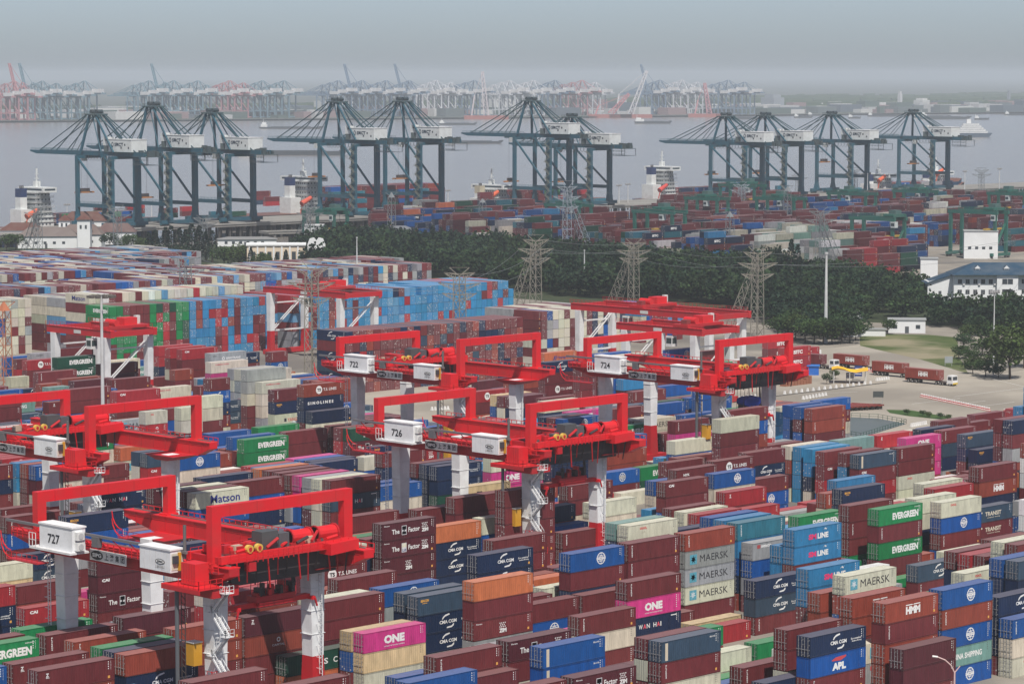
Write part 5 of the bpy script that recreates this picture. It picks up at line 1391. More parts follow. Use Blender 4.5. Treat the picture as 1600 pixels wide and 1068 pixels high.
# low buildings, sheds and trees of the far bank: one hazy mass
rg = random.Random(77); m_ = MB()
for k in range(420):
    px = rg.uniform(-20, 1620); s = rg.uniform(.5, 1); dp = rg.uniform(-.3, 9)
    ys = 187.5 - (px / 1600) * 13.5 - dp; x, y = at(px, ys, 0); w1 = rg.uniform(15, 90); h = rg.uniform(4, 17) * (1 if rg.random() < .93 else 1.9)
    c = rg.choice([(.5, .5, .5), (.12, .15, .15), (.10, .13, .16), (.6, .6, .58), (.3, .2, .2), (.08, .12, .10)])
    m_.box(x, y, -1, x + w1, y + w1 * .5, h, c)
tag(m_.build('far_bank_buildings', M_PAINT), 'hazy strip of sheds and yards along the far bank', 'buildings', kind='stuff')
m_ = MB()
for k in range(900):
    px = rg.uniform(-20, 1620); ys = 180.5 - (px / 1600) * 13.5 - rg.uniform(0, 14) * (.4 + px / 1600); x, y = at(px, ys, 0); w1 = rg.uniform(30, 150); h = rg.uniform(7, 16)
    x2 = w1 * .7; m_.hexa([(x, y - x2, -1), (x + 30, y - x2 + 30, -1), (x + 30 - x2, y + 30, -1), (x - x2, y, -1)], [(x + 4, y - x2 + 8, h), (x + 24, y - x2 + 28, h), (x + 26 - x2, y + 22, h * .9), (x + 4 - x2, y + 2, h * .9)], rg.choice([(.04, .07, .03), (.03, .06, .03), (.06, .08, .04)]))
tag(m_.build('far_bank_trees', noise_mat('far_foliage', (.03, .055, .025), (.06, .085, .04), .05)), 'far tree belt fading into the haze behind the opposite bank', 'trees', kind='stuff')
def tower(px, py, w_, h, c, label, name='far_tower'):
    x, y = at(px, py, 0); m_ = MB(); m_.box(-w_ / 2, -w_ / 2, -1, w_ / 2, w_ / 2, h * .8, c); m_.box(-w_ * .35, -w_ * .35, h * .8, w_ * .35, w_ * .35, h, c); o = m_.build(name, M_PAINT, None, (x, y, 0)); tag(o, label, 'tower')
tower(1207, 172, 40, 38, (.3, .33, .36), 'blocky grey building on the far bank left of the long shed', 'far_building'); tower(1406, 168, 9, 42, (.6, .6, .6), 'thin white chimney on the far bank, above the rightmost quay crane', 'chimney')
tower(1440, 168, 30, 24, (.62, .62, .6), 'white ship block on the far bank right of the chimney', 'far_building'); tower(1576, 160, 8, 36, (.25, .27, .3), 'dark mast-like tower at the far right bank', 'far_mast')

# ---------------------------------------------------------------- the blue-crane terminal's own yard, between the wood and the quay
rg = random.Random(404)
def lerp_tab(tab, x):
    for (a, b), (c, d) in zip(tab, tab[1:]):
        if x <= c: return b + (d - b) * max(0, (x - a)) / (c - a)
    return tab[-1][1]
LOWB = [(590, 383), (700, 388), (800, 392), (905, 398), (1000, 412), (1130, 424), (1210, 422), (1330, 432), (1440, 424), (1500, 398), (1640, 392)]
UPPB = [(590, 352), (700, 352), (800, 345), (905, 352), (1000, 350), (1060, 338), (1200, 334), (1640, 326)]
PALT = ['mmmdmmtm', 'mmmmmdt', 'nnbnbNm', 'bbnbmmB', 'mmdmmmm', 'wWsmn', 'mmdbmdd', 'TmmnmG']
by = 560.0
while by < 1238:
    bx = 880.0
    while bx < 2300:
        nb = rg.choice((2, 3, 4, 5)); pal = rg.choice(PALT); hb = rg.choice((3, 4, 4, 5, 5))
        for b in range(nb):
            x = bx + b * 12.9
            for r in range(6):
                y = by + r * 2.7; px, py = pix(x + 6, y, 0)
                if not (590 < px < 1640) or py > lerp_tab(LOWB, px) or py < lerp_tab(UPPB, px): continue
                if 1440 < px < 1560 and py > 385: continue
                n = max(1, hb + rg.choice((-1, 0, 0, 0, 1))) if rg.random() > .06 else 0
                if 880 < px < 1000 and py < 372: n = min(n, 1) if rg.random() < .5 else 0
                if py < lerp_tab(UPPB, px) + 7: n = min(n, 2)
                for k in range(n):
                    if k < n - 3 and 0 < r < 5: continue
                    ck = rg.choice(pal)
                    if 1180 < px < 1325 and py > 400: ck = rg.choice('wWwsWe')
                    if 1335 < px < 1410 and py > 408: ck = rg.choice('rmrmm')
                    if 620 < px < 700 and py > 365: ck = rg.choice('nbbnbto')
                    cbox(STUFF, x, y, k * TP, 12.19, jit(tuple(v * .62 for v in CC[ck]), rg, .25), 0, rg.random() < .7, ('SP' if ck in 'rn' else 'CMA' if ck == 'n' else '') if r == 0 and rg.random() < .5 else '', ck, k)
        bx += nb * 12.9 + rg.choice((1.5, 1.5, 9))
    by += 6 * 2.7 + 8.5
GRN = (.015, .115, .090); GRN2 = (.02, .15, .11)
def tyre_gantry(px, py, zb, span, length, label, tx=.3):
    "px, py: foot of the near right-hand leg"
    x, y = at(px, py, 0); t = empty('tyre_gantry', (x, y, 0)); tag(t, label, 'yard gantry', 'green yard gantries of the far terminal')
    for gx in (0, length):
        m_ = MB(); m_.box(gx - .6, -1.5, zb, gx + .6, span + 1.5, zb + 1.7, GRN); rails(m_, (gx - .6, -1.5, zb + 1.7), (gx - .6, span + 1.5, zb + 1.7), 1.2, 3, GRN2, .16); m_.build('girder', M_STEEL, t)
        for yy in (0, span): m_ = MB(); m_.box(gx - .55, yy - .8, 1.4, gx + .55, yy + .8, zb, GRN); m_.build('leg', M_STEEL, t)
    for yy in (0, span):
        m_ = MB(); m_.box(-3, yy - .7, 1.2, length + 3, yy + .7, 2.6, GRN)
        for q in (-2, 0, length, length + 2): m_.tube((q, yy - .5, .75), (q, yy + .5, .75), .75, DK, 10)
        m_.build('sill_beam', M_STEEL, t)
    m_ = MB(); m_.bar((0, 0, 3), (length, 0, zb - 4), .35, GRN2); m_.bar((0, .8, 3), (length, .8, zb - 4), .35, GRN2); m_.build('stair', M_STEEL, t)
    m_ = MB(); ty = span * tx; m_.box(-.3, ty - 3, zb + 1.8, length + .3, ty + 3, zb + 3.2, GRN); m_.box(length * .3, ty - 2, zb + 3.2, length * .8, ty + 2, zb + 5, (.06, .13, .12)); m_.build('trolley', M_STEEL, t)
    m_ = MB(); m_.box(-1, ty - 4.4, zb - 3, 1.4, ty - 2, zb - .2, (.5, .55, .54)); m_.box(-1.05, ty - 4.2, zb - 2.2, -1, ty - 2.2, zb - .8, (.03, .05, .06)); m_.build('operator_cab', M_PAINT, t)
    m_ = MB(); m_.box(-3, ty - .9, zb - 7.5, length + 3, ty + .9, zb - 6.7, (.45, .28, .04)); [m_.bar((q, ty, zb - 6.7), (q, ty, zb + 2), .12, DK) for q in (1, length - 1)]; m_.build('spreader', M_STEEL, t)
for px, py, zb, sp, ln, lb, tx in ((522, 388, 17, 23, 9, 'dark green yard gantry before the white block, left of the wood', .2), (1050, 408, 22, 24, 9, 'green yard gantry behind the white stack, right of middle', .4), (1178, 352, 22, 26, 9, 'green yard gantry below the blue cranes right of middle', .3),
        (1240, 372, 20, 26, 9, 'green yard gantry behind the tall pylon at the right', .5), (1394, 411, 19.5, 24, 9, 'green yard gantry above the red stack and the dark trees', .1), (1352, 362, 20, 26, 9, 'green gantry on the skyline of stacks, middle right', .6),
        (1554, 404, 21, 26, 9, 'green yard gantry above the blue roof of the white office', .15), (1448, 350, 18, 24, 9, 'small green gantry in front of the right end of the quay', .4), (1600, 362, 20, 24, 9, 'green yard gantry with yellow spreader at the right edge', .6), (905, 378, 18, 24, 9, 'dark green gantry in the low yard left of the tall pylon', .4), (1120, 372, 20, 22, 9, 'green gantry among maroon stacks, middle right', .5)):
    tyre_gantry(px, py, zb, sp, ln, lb, tx)

# ---------------------------------------------------------------- lattice towers, masts, wires
LAT = (.26, .24, .20); LATG = (.20, .22, .23)
def pylon(px, py, ypx, label, lean=0.0, arms=1, col=LAT, w=2.6, leanlen=1.0, top_y=None):
    "px, py: foot; ypx: photo row of its top; lean: how many photo pixels to the left the second, sloping leg stands"
    s = (py - YH) / H; h = (py - ypx) / s; x, y = at(px, py, 0)
    t = empty('lattice_tower', (x, y, 0)); tag(t, label, 'pylon', 'steel lattice towers')
    m_ = MB(); lattice(m_, (0, 0, 0), (0, 0, h * .9), w * 1.25, w, max(6, int(h / 3.4)), col, .20); m_.build('mast', M_STEEL, t)
    if lean:
        bx, by_ = at(px - lean, py - 2, 0); m_ = MB(); lattice(m_, (bx - x, by_ - y, 0), (0, 0, h * leanlen * .86), w * 1.5, w * .8, max(6, int(h / 3.4)), col, .20); m_.build('sloping_leg', M_STEEL, t)
    if arms:
        m_ = MB()
        for zz, a in ((h * .92, 5.0), (h * .80, 6.8), (h * .68, 5.6))[:arms + 1]:
            for sg in (-1, 1):
                for q in (-.7, .7): m_.bar((q, -q, zz), (sg * a * .7, -sg * a * .7, zz + .6), .22, col); m_.bar((q, -q, zz - 2.2), (sg * a * .7, -sg * a * .7, zz + .6), .18, col)
                for k in range(3): f = (k + 1) / 4; m_.bar((sg * a * .7 * f, -sg * a * .7 * f, zz + .5), (sg * a * .7 * f, -sg * a * .7 * f, zz - 2.2 * (1 - f)), .14, col)
        m_.build('cross_arm', M_STEEL, t)
    m_ = MB(); m_.hexa([(-w / 2, -w / 2, h * .9), (w / 2, -w / 2, h * .9), (w / 2, w / 2, h * .9), (-w / 2, w / 2, h * .9)], [(-.15, -.15, h), (.15, -.15, h), (.15, .15, h), (-.15, .15, h)], col) if arms == 0 else None
    for sg in (-1, 1): m_.bar((0, 0, h * .9), (sg * 3.2 * .7, -sg * 3.2 * .7, h), .2, col); m_.bar((-sg * 2.2, sg * 2.2, h), (sg * 2.2, -sg * 2.2, h), .2, col)
    m_.build('head_frame', M_STEEL, t)
    return (x, y, h)
PY = {}
for k, px, py, yt, lb, ln, ar, cl in (('a', 291, 540, 392, 'grey lattice tower standing before the sky blue container wall, left', 0, 1, LATG), ('b', 488, 600, 404, 'lattice tower at the left end of the navy and maroon wall', 0, 2, LAT), ('c', 718, 552, 417, 'lattice tower in front of the right end of the sky blue wall', 0, 2, LAT),
        ('d', 837, 486, 366, 'leaning two-legged lattice tower left of three in the wood', 33, 2, LAT), ('e', 990, 474, 372, 'leaning two-legged lattice tower, middle of three in the wood', 30, 2, LAT), ('f', 1183, 527, 384, 'leaning two-legged lattice tower behind crane 724', 42, 2, LAT),
        ('g', 886, 412, 282, 'tall pale lattice tower with second leg sloping right, in the far yard', -40, 2, (.30, .34, .38)), ('h', 1281, 432, 322, 'grey lattice tower with sloping leg above the white stacks', -34, 1, LATG), ('i', 1158, 352, 284, 'pale lattice tower among the green gantries', -8, 1, (.30, .34, .38)),
        ('j', 60, 398, 318, 'lattice tower beside the villas at the left edge', 20, 1, LATG), ('k', 184, 402, 320, 'thin lattice tower behind the villas', 0, 1, LATG), ('l', 318, 405, 336, 'leaning lattice tower over the creek', 22, 1, LATG), ('m', 485, 398, 318, 'lattice tower before the white block and the cream arcade', 28, 1, LATG),
        ('n', 8, 612, 470, 'orange lattice mast at the left edge', 0, 0, (.45, .16, .08)), ('o', 1335, 312, 262, 'far lattice tower between the two right-hand quay cranes and the edge', 0, 1, LATG), ('p', 1247, 306, 272, 'small twin lattice mast right of the fourth quay crane from the end', 0, 1, LATG), ('q', 1533, 318, 262, 'far lattice tower near the right edge', 0, 1, LATG), ('r', 1230, 372, 290, 'slim grey mast tower before the right-hand quay cranes', 0, 0, LATG), ('s', 754, 372, 310, 'slim grey tower in the far yard left of the red stack', 0, 0, LATG), ('t', 612, 382, 300, 'slim grey tower beside the navy stack at the edge of the wood', 0, 0, LATG), ('u', 1140, 415, 330, 'slim grey tower above the white boxes', 0, 0, LATG)):
    PY[k] = pylon(px, py, yt, lb, ln, ar, cl)
def wire(a, b, label, sag=.02, r=.045, offs=((0, 0),)):
    m_ = MB(); n = 22; A = Vector(a); B = Vector(b); L = (B - A).length; P = [A.lerp(B, i / n) - Vector((0, 0, sag * L * 4 * (i / n) * (1 - i / n))) for i in range(n + 1)]
    for i in range(n): m_.tube(P[i], P[i + 1], r, (.22, .24, .25), 4, caps=False)
    tag(m_.build('power_line', M_STEEL), label, 'power line', 'wires strung between the lattice towers')
def top(k, f, o=0.0): x, y, h = PY[k]; return (x + o * .7, y - o * .7, h * f)
wn = 0
for a, b in (('c', 'd'), ('d', 'e'), ('e', 'f'), ('b', 'c'), ('a', 'b'), ('g', 'h')):
    for f, o, q in ((.92, 4.8, 'topmost right'), (.80, -6.5, 'lower left'), (.80, 6.5, 'lower right')):
        nm = {'ab': 'left pair of lattice towers', 'bc': 'lattice towers either side of the maroon wall', 'cd': 'tower by the blue wall and the wood', 'de': 'left and middle leaning towers', 'ef': 'middle and right leaning towers', 'gh': 'two pale towers of the far yard'}[a + b]
        wire(top(a, f, o), top(b, f, o), f'{q} wire between the {nm}')
# long wires crossing to the right over the wood
for k, (f, o) in enumerate(((.92, 4.8), (.80, -6.5), (.80, 6.5))):
    x, y, h = PY['f']; x2, y2 = at(1680, 470, 0); wire(top('f', f, o), (x2 + o, y2 - o, 30 - 3 * k), ('highest', 'middle', 'lowest')[k] + ' wire running right from the tower behind crane 724')
def mast(px, py, ypx, label, head='ring', col=(.55, .56, .56), r=.30):
    s = (py - YH) / H; h = (py - ypx) / s; x, y = at(px, py, 0); t = empty('floodlight_mast', (x, y, 0)); tag(t, label, 'light mast')
    m_ = MB(); m_.tube((0, 0, 0), (0, 0, h), r * 1.25, col, 8, r * .6); m_.build('pole', M_STEEL, t)
    m_ = MB()
    if head == 'ring':
        for k in range(10): a = k * math.pi / 5; m_.box(2.6 * math.cos(a) - .45, 2.6 * math.sin(a) - .45, h - .7, 2.6 * math.cos(a) + .45, 2.6 * math.sin(a) + .45, h - .2, (.12, .11, .10)); m_.bar((0, 0, h - .1), (2.6 * math.cos(a), 2.6 * math.sin(a), h - .1), .12, (.2, .18, .15))
        m_.build('lamp_ring', M_STEEL, t)
    elif head == 'bar':
        m_.box(-2.2, -.3, h - .3, 2.2, .3, h, (.2, .2, .2)); [m_.box(q - .3, -.5, h, q + .3, .3, h + .7, (.4, .4, .4)) for q in (-1.8, -.6, .6, 1.8)]; m_.build('lamp_bar', M_STEEL, t)
    else: m_.tube((0, 0, h), (0, 0, h + .6), r * 1.1, (.5, .5, .5), 8); m_.build('cap', M_STEEL, t)
for px, py, yt, hd, lb, r in ((162, 742, 458, 'ring', 'tall floodlight mast with a ring of lamps in front of the green wall', .42), (1290, 536, 396, 'cap', 'tall pale pole rising from the bushes right of crane 724', .55), (558, 470, 372, 'cap', 'pale pole in the wood above the sky blue wall', .3), (913, 452, 392, 'cap', 'pale pole in the wood between two leaning towers', .3),
        (1552, 585, 456, 'bar', 'slim green lamp mast beside the big round tree', .22), (700, 338, 298, 'bar', 'lamp mast on the quay right of the fifth quay crane', .35), (955, 332, 262, 'cap', 'thin pole beside the tenth photo leg right of the short crane', .3), (967, 330, 290, 'bar', 'lamp mast at the right end of the middle crane pair', .35), (981, 328, 288, 'bar', 'lamp mast in the gap left of the blue hulled ship', .35),
        (1507, 312, 268, 'bar', 'lamp mast right of the rightmost quay crane', .35), (1561, 318, 264, 'bar', 'lamp mast near the right end of the quay', .35), (1355, 330, 272, 'cap', 'pale pole before the second quay crane from the right', .3), (237, 344, 316, 'bar', 'lamp mast on the quay between the first cranes', .3), (105, 350, 320, 'bar', 'lamp mast on the quay by the white ship', .3), (341, 342, 315, 'bar', 'lamp mast on the quay under the third crane', .3), (521, 590, 522, 'cap', 'thin pole at the end of the low red crane', .16)):
    mast(px, py, yt, lb, hd, r=r)
x, y = at(1490, 1085, 0); s = (1085 - YH) / H
t = empty('street_lamp', (*at(1490, 1160, 0), 0)); tag(t, 'pink-white street lamp with curved arm at the bottom right', 'street lamp'); hh = (1160 - 1048) / ((1160 - YH) / H)
m_ = MB(); m_.tube((0, 0, 0), (0, 0, hh), .16, (.6, .42, .40), 8, .11); m_.build('pole', M_STEEL, t)
m_ = MB(); P = [(0, 0, hh), (-.35, .35, hh + 1.0), (-.9, .9, hh + 1.7), (-1.6, 1.6, hh + 2.1)]
for i in range(3): m_.tube(P[i], P[i + 1], .09, (.6, .42, .40), 6)
m_.tube(P[3], (-2.1, 2.1, hh + 2.2), .15, (.7, .65, .62), 6); m_.tube((0, 0, hh), (.5, -.5, hh + .9), .08, (.6, .42, .40), 6); m_.build('lamp_arm', M_STEEL, t)

# ---------------------------------------------------------------- trees
def leaf_mat():
    m, n, b = nodes_of('leaves'); N = n.nodes; K = n.links
    at_ = N.new('ShaderNodeAttribute'); at_.attribute_name = 'Col'; geo = N.new('ShaderNodeNewGeometry')
    no = N.new('ShaderNodeTexNoise'); no.inputs['Scale'].default_value = .09; no.inputs['Detail'].default_value = 5; K.new(geo.outputs['Position'], no.inputs['Vector'])
    mr = N.new('ShaderNodeMapRange'); mr.inputs[1].default_value = .3; mr.inputs[2].default_value = .7; mr.inputs[3].default_value = .55; mr.inputs[4].default_value = 1.5; K.new(no.outputs[0], mr.inputs[0])
    vm = N.new('ShaderNodeVectorMath'); vm.operation = 'SCALE'; K.new(at_.outputs['Color'], vm.inputs[0]); K.new(mr.outputs[0], vm.inputs['Scale']); K.new(vm.outputs[0], b.inputs['Base Color'])
    b.inputs['Roughness'].default_value = .7; b.inputs['Specular IOR Level'].default_value = .2
    return m
M_LEAF = leaf_mat()
def crown(kind, seed, col, n=170, ls=1.0):
    "(verts, faces, cols) of leaf clumps; unit height about 1"
    rg = random.Random(seed); V = []; Fc = []; C = []
    def clump(p, s, c):
        for q in range(2):
            a = Vector((rg.gauss(0, 1), rg.gauss(0, 1), rg.gauss(0, .8) + .6)).normalized(); u = a.orthogonal().normalized(); v = a.cross(u); r = rg.uniform(0, 6.28)
            u, v = u * math.cos(r) + v * math.sin(r), v * math.cos(r) - u * math.sin(r); k = len(V); e = s * rg.uniform(.6, 1.2)
            e *= ls; V.extend([tuple(p + u * e), tuple(p + v * e * .9), tuple(p - u * e * .8), tuple(p - v * e)]); Fc.append((k, k + 1, k + 2, k + 3)); C.append(c)
    if kind == 'cone':
        for i in range(n):
            z = rg.uniform(.12, 1.0); r = .20 * (1.04 - z) ** .8 * rg.uniform(.6, 1.1) + .01; a = rg.uniform(0, 6.28); k = rg.uniform(.6, 1.3); clump(Vector((r * math.cos(a), r * math.sin(a), z)), .035, tuple(q * k for q in col))
    else:
        lobes = [(Vector((rg.uniform(-.28, .28), rg.uniform(-.28, .28), rg.uniform(.45, .8))), rg.uniform(.16, .27)) for _ in range(7)] + [(Vector((0, 0, .62)), .33)]
        for i in range(n):
            c, r = rg.choice(lobes); d = Vector((rg.gauss(0, 1), rg.gauss(0, 1), rg.gauss(0, .9))).normalized() * r * rg.uniform(.75, 1.08); k = rg.uniform(.55, 1.4); clump(c + d, .052, tuple(q * k for q in col))
    return V, Fc, C
LG = [(.020, .042, .014), (.016, .036, .016), (.026, .050, .015), (.013, .030, .016)]
PROTO = {(k, i): crown(k, 50 + i, LG[i % 4] if k == 'round' else (.010, .024, .014), 190 if k == 'round' else 150) for k in ('round', 'cone') for i in range(4)}
import numpy as np
def forest(name, pts, label, cat='trees'):
    "pts: x, y, height, spread, kind, i"
    VV = []; FF = []; CCx = []; base = 0
    for x, y, h, sp, kind, i in pts:
        V, Fc, C = PROTO[(kind, i)]; v = np.array(V, dtype=np.float32); a = (x * 7.3 + y * 3.1) % 6.28; ca, sa = math.cos(a), math.sin(a)
        w_ = h * sp; X = (v[:, 0] * ca - v[:, 1] * sa) * w_ + x; Y = (v[:, 0] * sa + v[:, 1] * ca) * w_ + y; VV.append(np.stack([X, Y, v[:, 2] * h - .05 * h], 1)); FF.append(np.array(Fc, dtype=np.int32) + base); base += len(V); CCx.append(np.array(C, dtype=np.float32))
    V = np.concatenate(VV); Fa = np.concatenate(FF); Ca = np.concatenate(CCx)
    me = bpy.data.meshes.new(name); me.vertices.add(len(V)); me.vertices.foreach_set('co', V.ravel()); me.loops.add(Fa.size); me.loops.foreach_set('vertex_index', Fa.ravel())
    me.polygons.add(len(Fa)); me.polygons.foreach_set('loop_start', np.arange(0, Fa.size, 4, dtype=np.int32)); me.polygons.foreach_set('loop_total', np.full(len(Fa), 4, dtype=np.int32))
    me.update(calc_edges=True); at_ = me.attributes.new('Col', 'FLOAT_COLOR', 'FACE'); at_.data.foreach_set('color', np.concatenate([Ca, np.ones((len(Ca), 1), np.float32)], 1).ravel()); me.materials.append(M_LEAF)
    o = link_mesh(name, me); tag(o, label, cat, kind='stuff'); return o
TREES = {}
BRG = [(.045, .080, .020), (.036, .066, .020), (.055, .085, .022), (.030, .058, .022)]
NEARP = {(k, i): crown(k, 90 + i, BRG[i % 4] if k == 'round' else (.012, .028, .016), 900 if k == 'round' else 420, .62) for k in ('round', 'cone') for i in range(4)}
def tree(px, py, h, kind, i, label, cat='tree', group=None, sp=1.0, name=None, xy=None):
    k = (kind, i)
    if k not in TREES:
        mb = MB(); mb.v, mb.f, mb.c = list(NEARP[k][0]), list(NEARP[k][1]), list(NEARP[k][2]); mb.uv = [(0, 0)] * len(mb.f) * 4; cm = mb.mesh('crown', M_LEAF)
        mb = MB(); br = (.05, .035, .025); mb.tube((0, 0, 0), (.01, 0, .35), .022, br, 7, .014)
        if kind == 'round':
            for q in range(5): a = q * 1.26; mb.tube((.01, 0, .3), (.2 * math.cos(a), .2 * math.sin(a), .55 + .05 * q), .011, br, 5, .005)
        else: mb.tube((.01, 0, .35), (0, 0, .9), .014, br, 6, .004)
        TREES[k] = (cm, mb.mesh('trunk', M_STEEL))
    x, y = xy or at(px, py, 0); t = empty(name or ('conifer_tree' if kind == 'cone' else 'broadleaf_tree'), (x, y, 0), (x * 1.7) % 6.28); t.scale = (h * sp, h * sp, h)
    link_mesh('crown', TREES[k][0], t); link_mesh('trunk', TREES[k][1], t); tag(t, label, cat, group); return t
# the wood
rg = random.Random(9)
WLO = [(470, 430), (540, 438), (600, 440), (720, 432), (790, 452), (860, 462), (960, 468), (1040, 470), (1130, 478), (1190, 500), (1240, 530), (1340, 532), (1342, 500), (1445, 503), (1470, 514), (1640, 530)]
WUP = [(470, 404), (520, 386), (620, 390), (720, 396), (800, 402), (905, 412), (1000, 420), (1130, 428), (1210, 428), (1330, 440), (1440, 462), (1640, 475)]
pts = []; y = 520.0
while y < 1150:
    x = 700.0
    while x < 1100:
        xx, yy = x + rg.uniform(-3, 3), y + rg.uniform(-3, 3); px, py = pix(xx, yy, 0)
        if 474 < px < 1640 and lerp_tab(WUP, px) < py < lerp_tab(WLO, px) and not (1345 < px < 1440 and py > 470 and rg.random() < .4) and not (1440 < px and py < 497):
            pts.append((xx, yy, rg.uniform(8.5, 14.5) if px < 1220 else rg.uniform(7.5, 11.5), rg.uniform(.9, 1.3), 'cone' if rg.random() < (.22 if px < 1000 else .08) else 'round', rg.randrange(4)))
        x += 5.6
    y += 5.6
forest('wood', pts, 'dense dark green wood between the near yard and the far terminal')
print('wood trees', len(pts))
# trees one can tell apart
for k, px in enumerate((233, 243, 259, 268, 281, 290, 300, 312, 322, 332)):
    tree(px, 410 - (k % 3), 14 + (k * 5) % 4 + (2 if k in (4, 6) else 0), 'cone', k % 4, ('leftmost', 'second', 'third', 'fourth', 'tallest', 'sixth', 'second tallest', 'eighth', 'ninth', 'rightmost')[k] + ' dark pointed conifer in the row by the creek, counted from left', group='conifers by the creek', sp=1.35)
for k, px in enumerate((1236, 1246, 1218)):
    tree(px, 455, 21 - 2 * k, 'cone', k, ('tall narrow conifer rising from the right part of the wood, left of the pair', 'tall narrow conifer rising from the wood, right of the pair', 'shorter conifer beside the tall pair in the wood')[k], sp=.9, group='tall conifers in the wood')
for k, (px, py, h) in enumerate(((350, 420, 11), (362, 421, 10), (374, 422, 12), (392, 424, 11), (405, 425, 9), (447, 425, 10), (415, 426, 8), (432, 427, 9))):
    tree(px, py, h, 'cone' if k % 2 else 'round', k % 4, ('first', 'second', 'third', 'fourth', 'fifth', 'eighth', 'sixth', 'seventh')[k] + ' small tree from the left before the cream arcade', group='trees before the cream arcade', sp=1.2)
tree(1578, 592, 16, 'round', 2, 'big round tree at the right edge above the road', sp=1.15); tree(1600, 575, 13, 'round', 0, 'tree cut by the right edge, behind the big round one', sp=1.1)
for k, (px, py, h) in enumerate(((1498, 560, 4.5), (1512, 570, 5), (1525, 578, 4.5), (1505, 545, 5), (1520, 584, 4), (1540, 588, 5), (1555, 578, 6), (1560, 590, 3.5), (1535, 556, 6), (1548, 542, 8), (1510, 532, 5.5), (1530, 525, 7))):
    tree(px, py, h, 'round', k % 4, ('upper left', 'left', 'lower left', 'pale left', 'lowest left', 'lower middle', 'middle', 'lowest right', 'inner', 'taller upper', 'topmost left', 'topmost middle')[k] + ' bush of the thicket left of the big round tree', cat='bush', group='bushes beside the grass field', sp=1.7, name='bush')
for k, (px, py, h) in enumerate(((1215, 526, 7), (1228, 530, 8), (1243, 532, 9), (1258, 535, 8), (1272, 537, 8.5), (1286, 538, 9), (1300, 538, 8), (1315, 537, 9), (1328, 536, 8), (1337, 532, 7))):
    tree(px, py, h, 'round', k % 4, ('first', 'second', 'third', 'fourth', 'fifth', 'sixth', 'seventh', 'eighth', 'ninth', 'tenth')[k] + ' leafy bush from the left in the hedge above the trailers', cat='bush', group='hedge behind the trailers', sp=1.5, name='bush')
for k, (px, py, h) in enumerate(((1387, 522, 5.5), (1351, 522, 2.5), (1363, 521, 2.5), (1292, 600, 3.2), (1305, 592, 3))):
    tree(px, py, h, 'round', k % 4, ('small round tree against the white hut', 'low bush left of the white hut', 'low bush nearer the white hut', 'green bush beside the blue box', 'green bush under the yellow canopy')[k], cat='bush', sp=1.2, name='small_tree')
for k, (px, py, h) in enumerate(((10, 392, 9), (25, 390, 8), (48, 372, 9), (80, 362, 8), (190, 392, 7), (205, 390, 8), (218, 393, 7), (172, 388, 8), (150, 385, 8), (140, 384, 7))):
    tree(px, py, h, 'round', k % 4, ('leftmost tree before the villas', 'second tree from the left before the villas', 'tree behind the low villa roof', 'tree behind the twin turret roofs', 'tree right of the turret villa', 'second tree right of the turret villa', 'rightmost tree by the creek bend', 'tree at the foot of the thin tower', 'tree below the turret', 'small tree below the turret, further left')[k], group='trees around the villas', sp=1.4)
for k, px in enumerate((1418, 1442, 1452, 1469, 1480)):
    tree(px, 648 + k * 2, 1.6, 'round', k % 4, ('first', 'second', 'third', 'fourth', 'fifth')[k] + ' clipped round shrub from the left on the grass strip', cat='shrub', group='clipped shrubs', sp=1.5, name='shrub')

# ---------------------------------------------------------------- buildings
WP = (.72, .73, .73); GLS = (.035, .045, .055); RBL = (.022, .055, .095); RTL = (.11, .045, .035)
RZ = R(-45)
def windows(t, mb_parent, x0, x1, y, zs, n, w_, h_, wall='window', frame=(.6, .6, .6), ac=False):
    for z in zs:
        for i in range(n):
            x = x0 + (x1 - x0) * (i + .5) / n - w_ / 2
            m_ = MB(); m_.box(x, y - .06, z, x + w_, y - .003, z + h_, frame); f = m_.build('window', M_PAINT, t)
            m_ = MB(); m_.box(x + .12, y - .09, z + .12, x + w_ * .48, y - .063, z + h_ - .12, GLS); m_.box(x + w_ * .52, y - .09, z + .12, x + w_ - .12, y - .063, z + h_ - .12, GLS); m_.build('pane', M_PAINT, f)
            if ac and i % 2 == 0: m_ = MB(); m_.box(x + w_ + .2, y - .5, z - .4, x + w_ + 1.0, y - .003, z + .25, (.5, .5, .5)); m_.build('air_conditioner', M_PAINT, t)
def hip(m_, x0, y0, x1, y1, z, h, col, ov=.8):
    x0 -= ov; y0 -= ov; x1 += ov; y1 += ov; d = min(x1 - x0, y1 - y0) / 2
    if x1 - x0 > y1 - y0: a, b = (x0 + d, (y0 + y1) / 2, z + h), (x1 - d, (y0 + y1) / 2, z + h); m_.face([(x0, y0, z), (x1, y0, z), b, a], col); m_.face([(x1, y1, z), (x0, y1, z), a, b], col); m_.face([(x1, y0, z), (x1, y1, z), b], col); m_.face([(x0, y1, z), (x0, y0, z), a], col)
    else: a, b = ((x0 + x1) / 2, y0 + d, z + h), ((x0 + x1) / 2, y1 - d, z + h); m_.face([(x0, y0, z), (x1, y0, z), a], col); m_.face([(x1, y1, z), (x0, y1, z), b], col); m_.face([(x1, y0, z), (x1, y1, z), b, a], col); m_.face([(x0, y1, z), (x0, y0, z), a, b], col)
    m_.face([(x0, y1, z), (x1, y1, z), (x1, y0, z), (x0, y0, z)], col)
x, y = at(1490, 480, 0); t = empty('office_building', (x, y, 0), RZ); tag(t, 'white three-storey office with dark blue roof at the right edge', 'office building')
m_ = MB(); m_.box(0, 0, 0, 16, 14, 12.4, WP); m_.build('wall', M_WALL, t)
m_ = MB(); m_.box(16.003, -1.6, 0, 24, 14, 12.4, WP); m_.build('bay_wall', M_WALL, t)
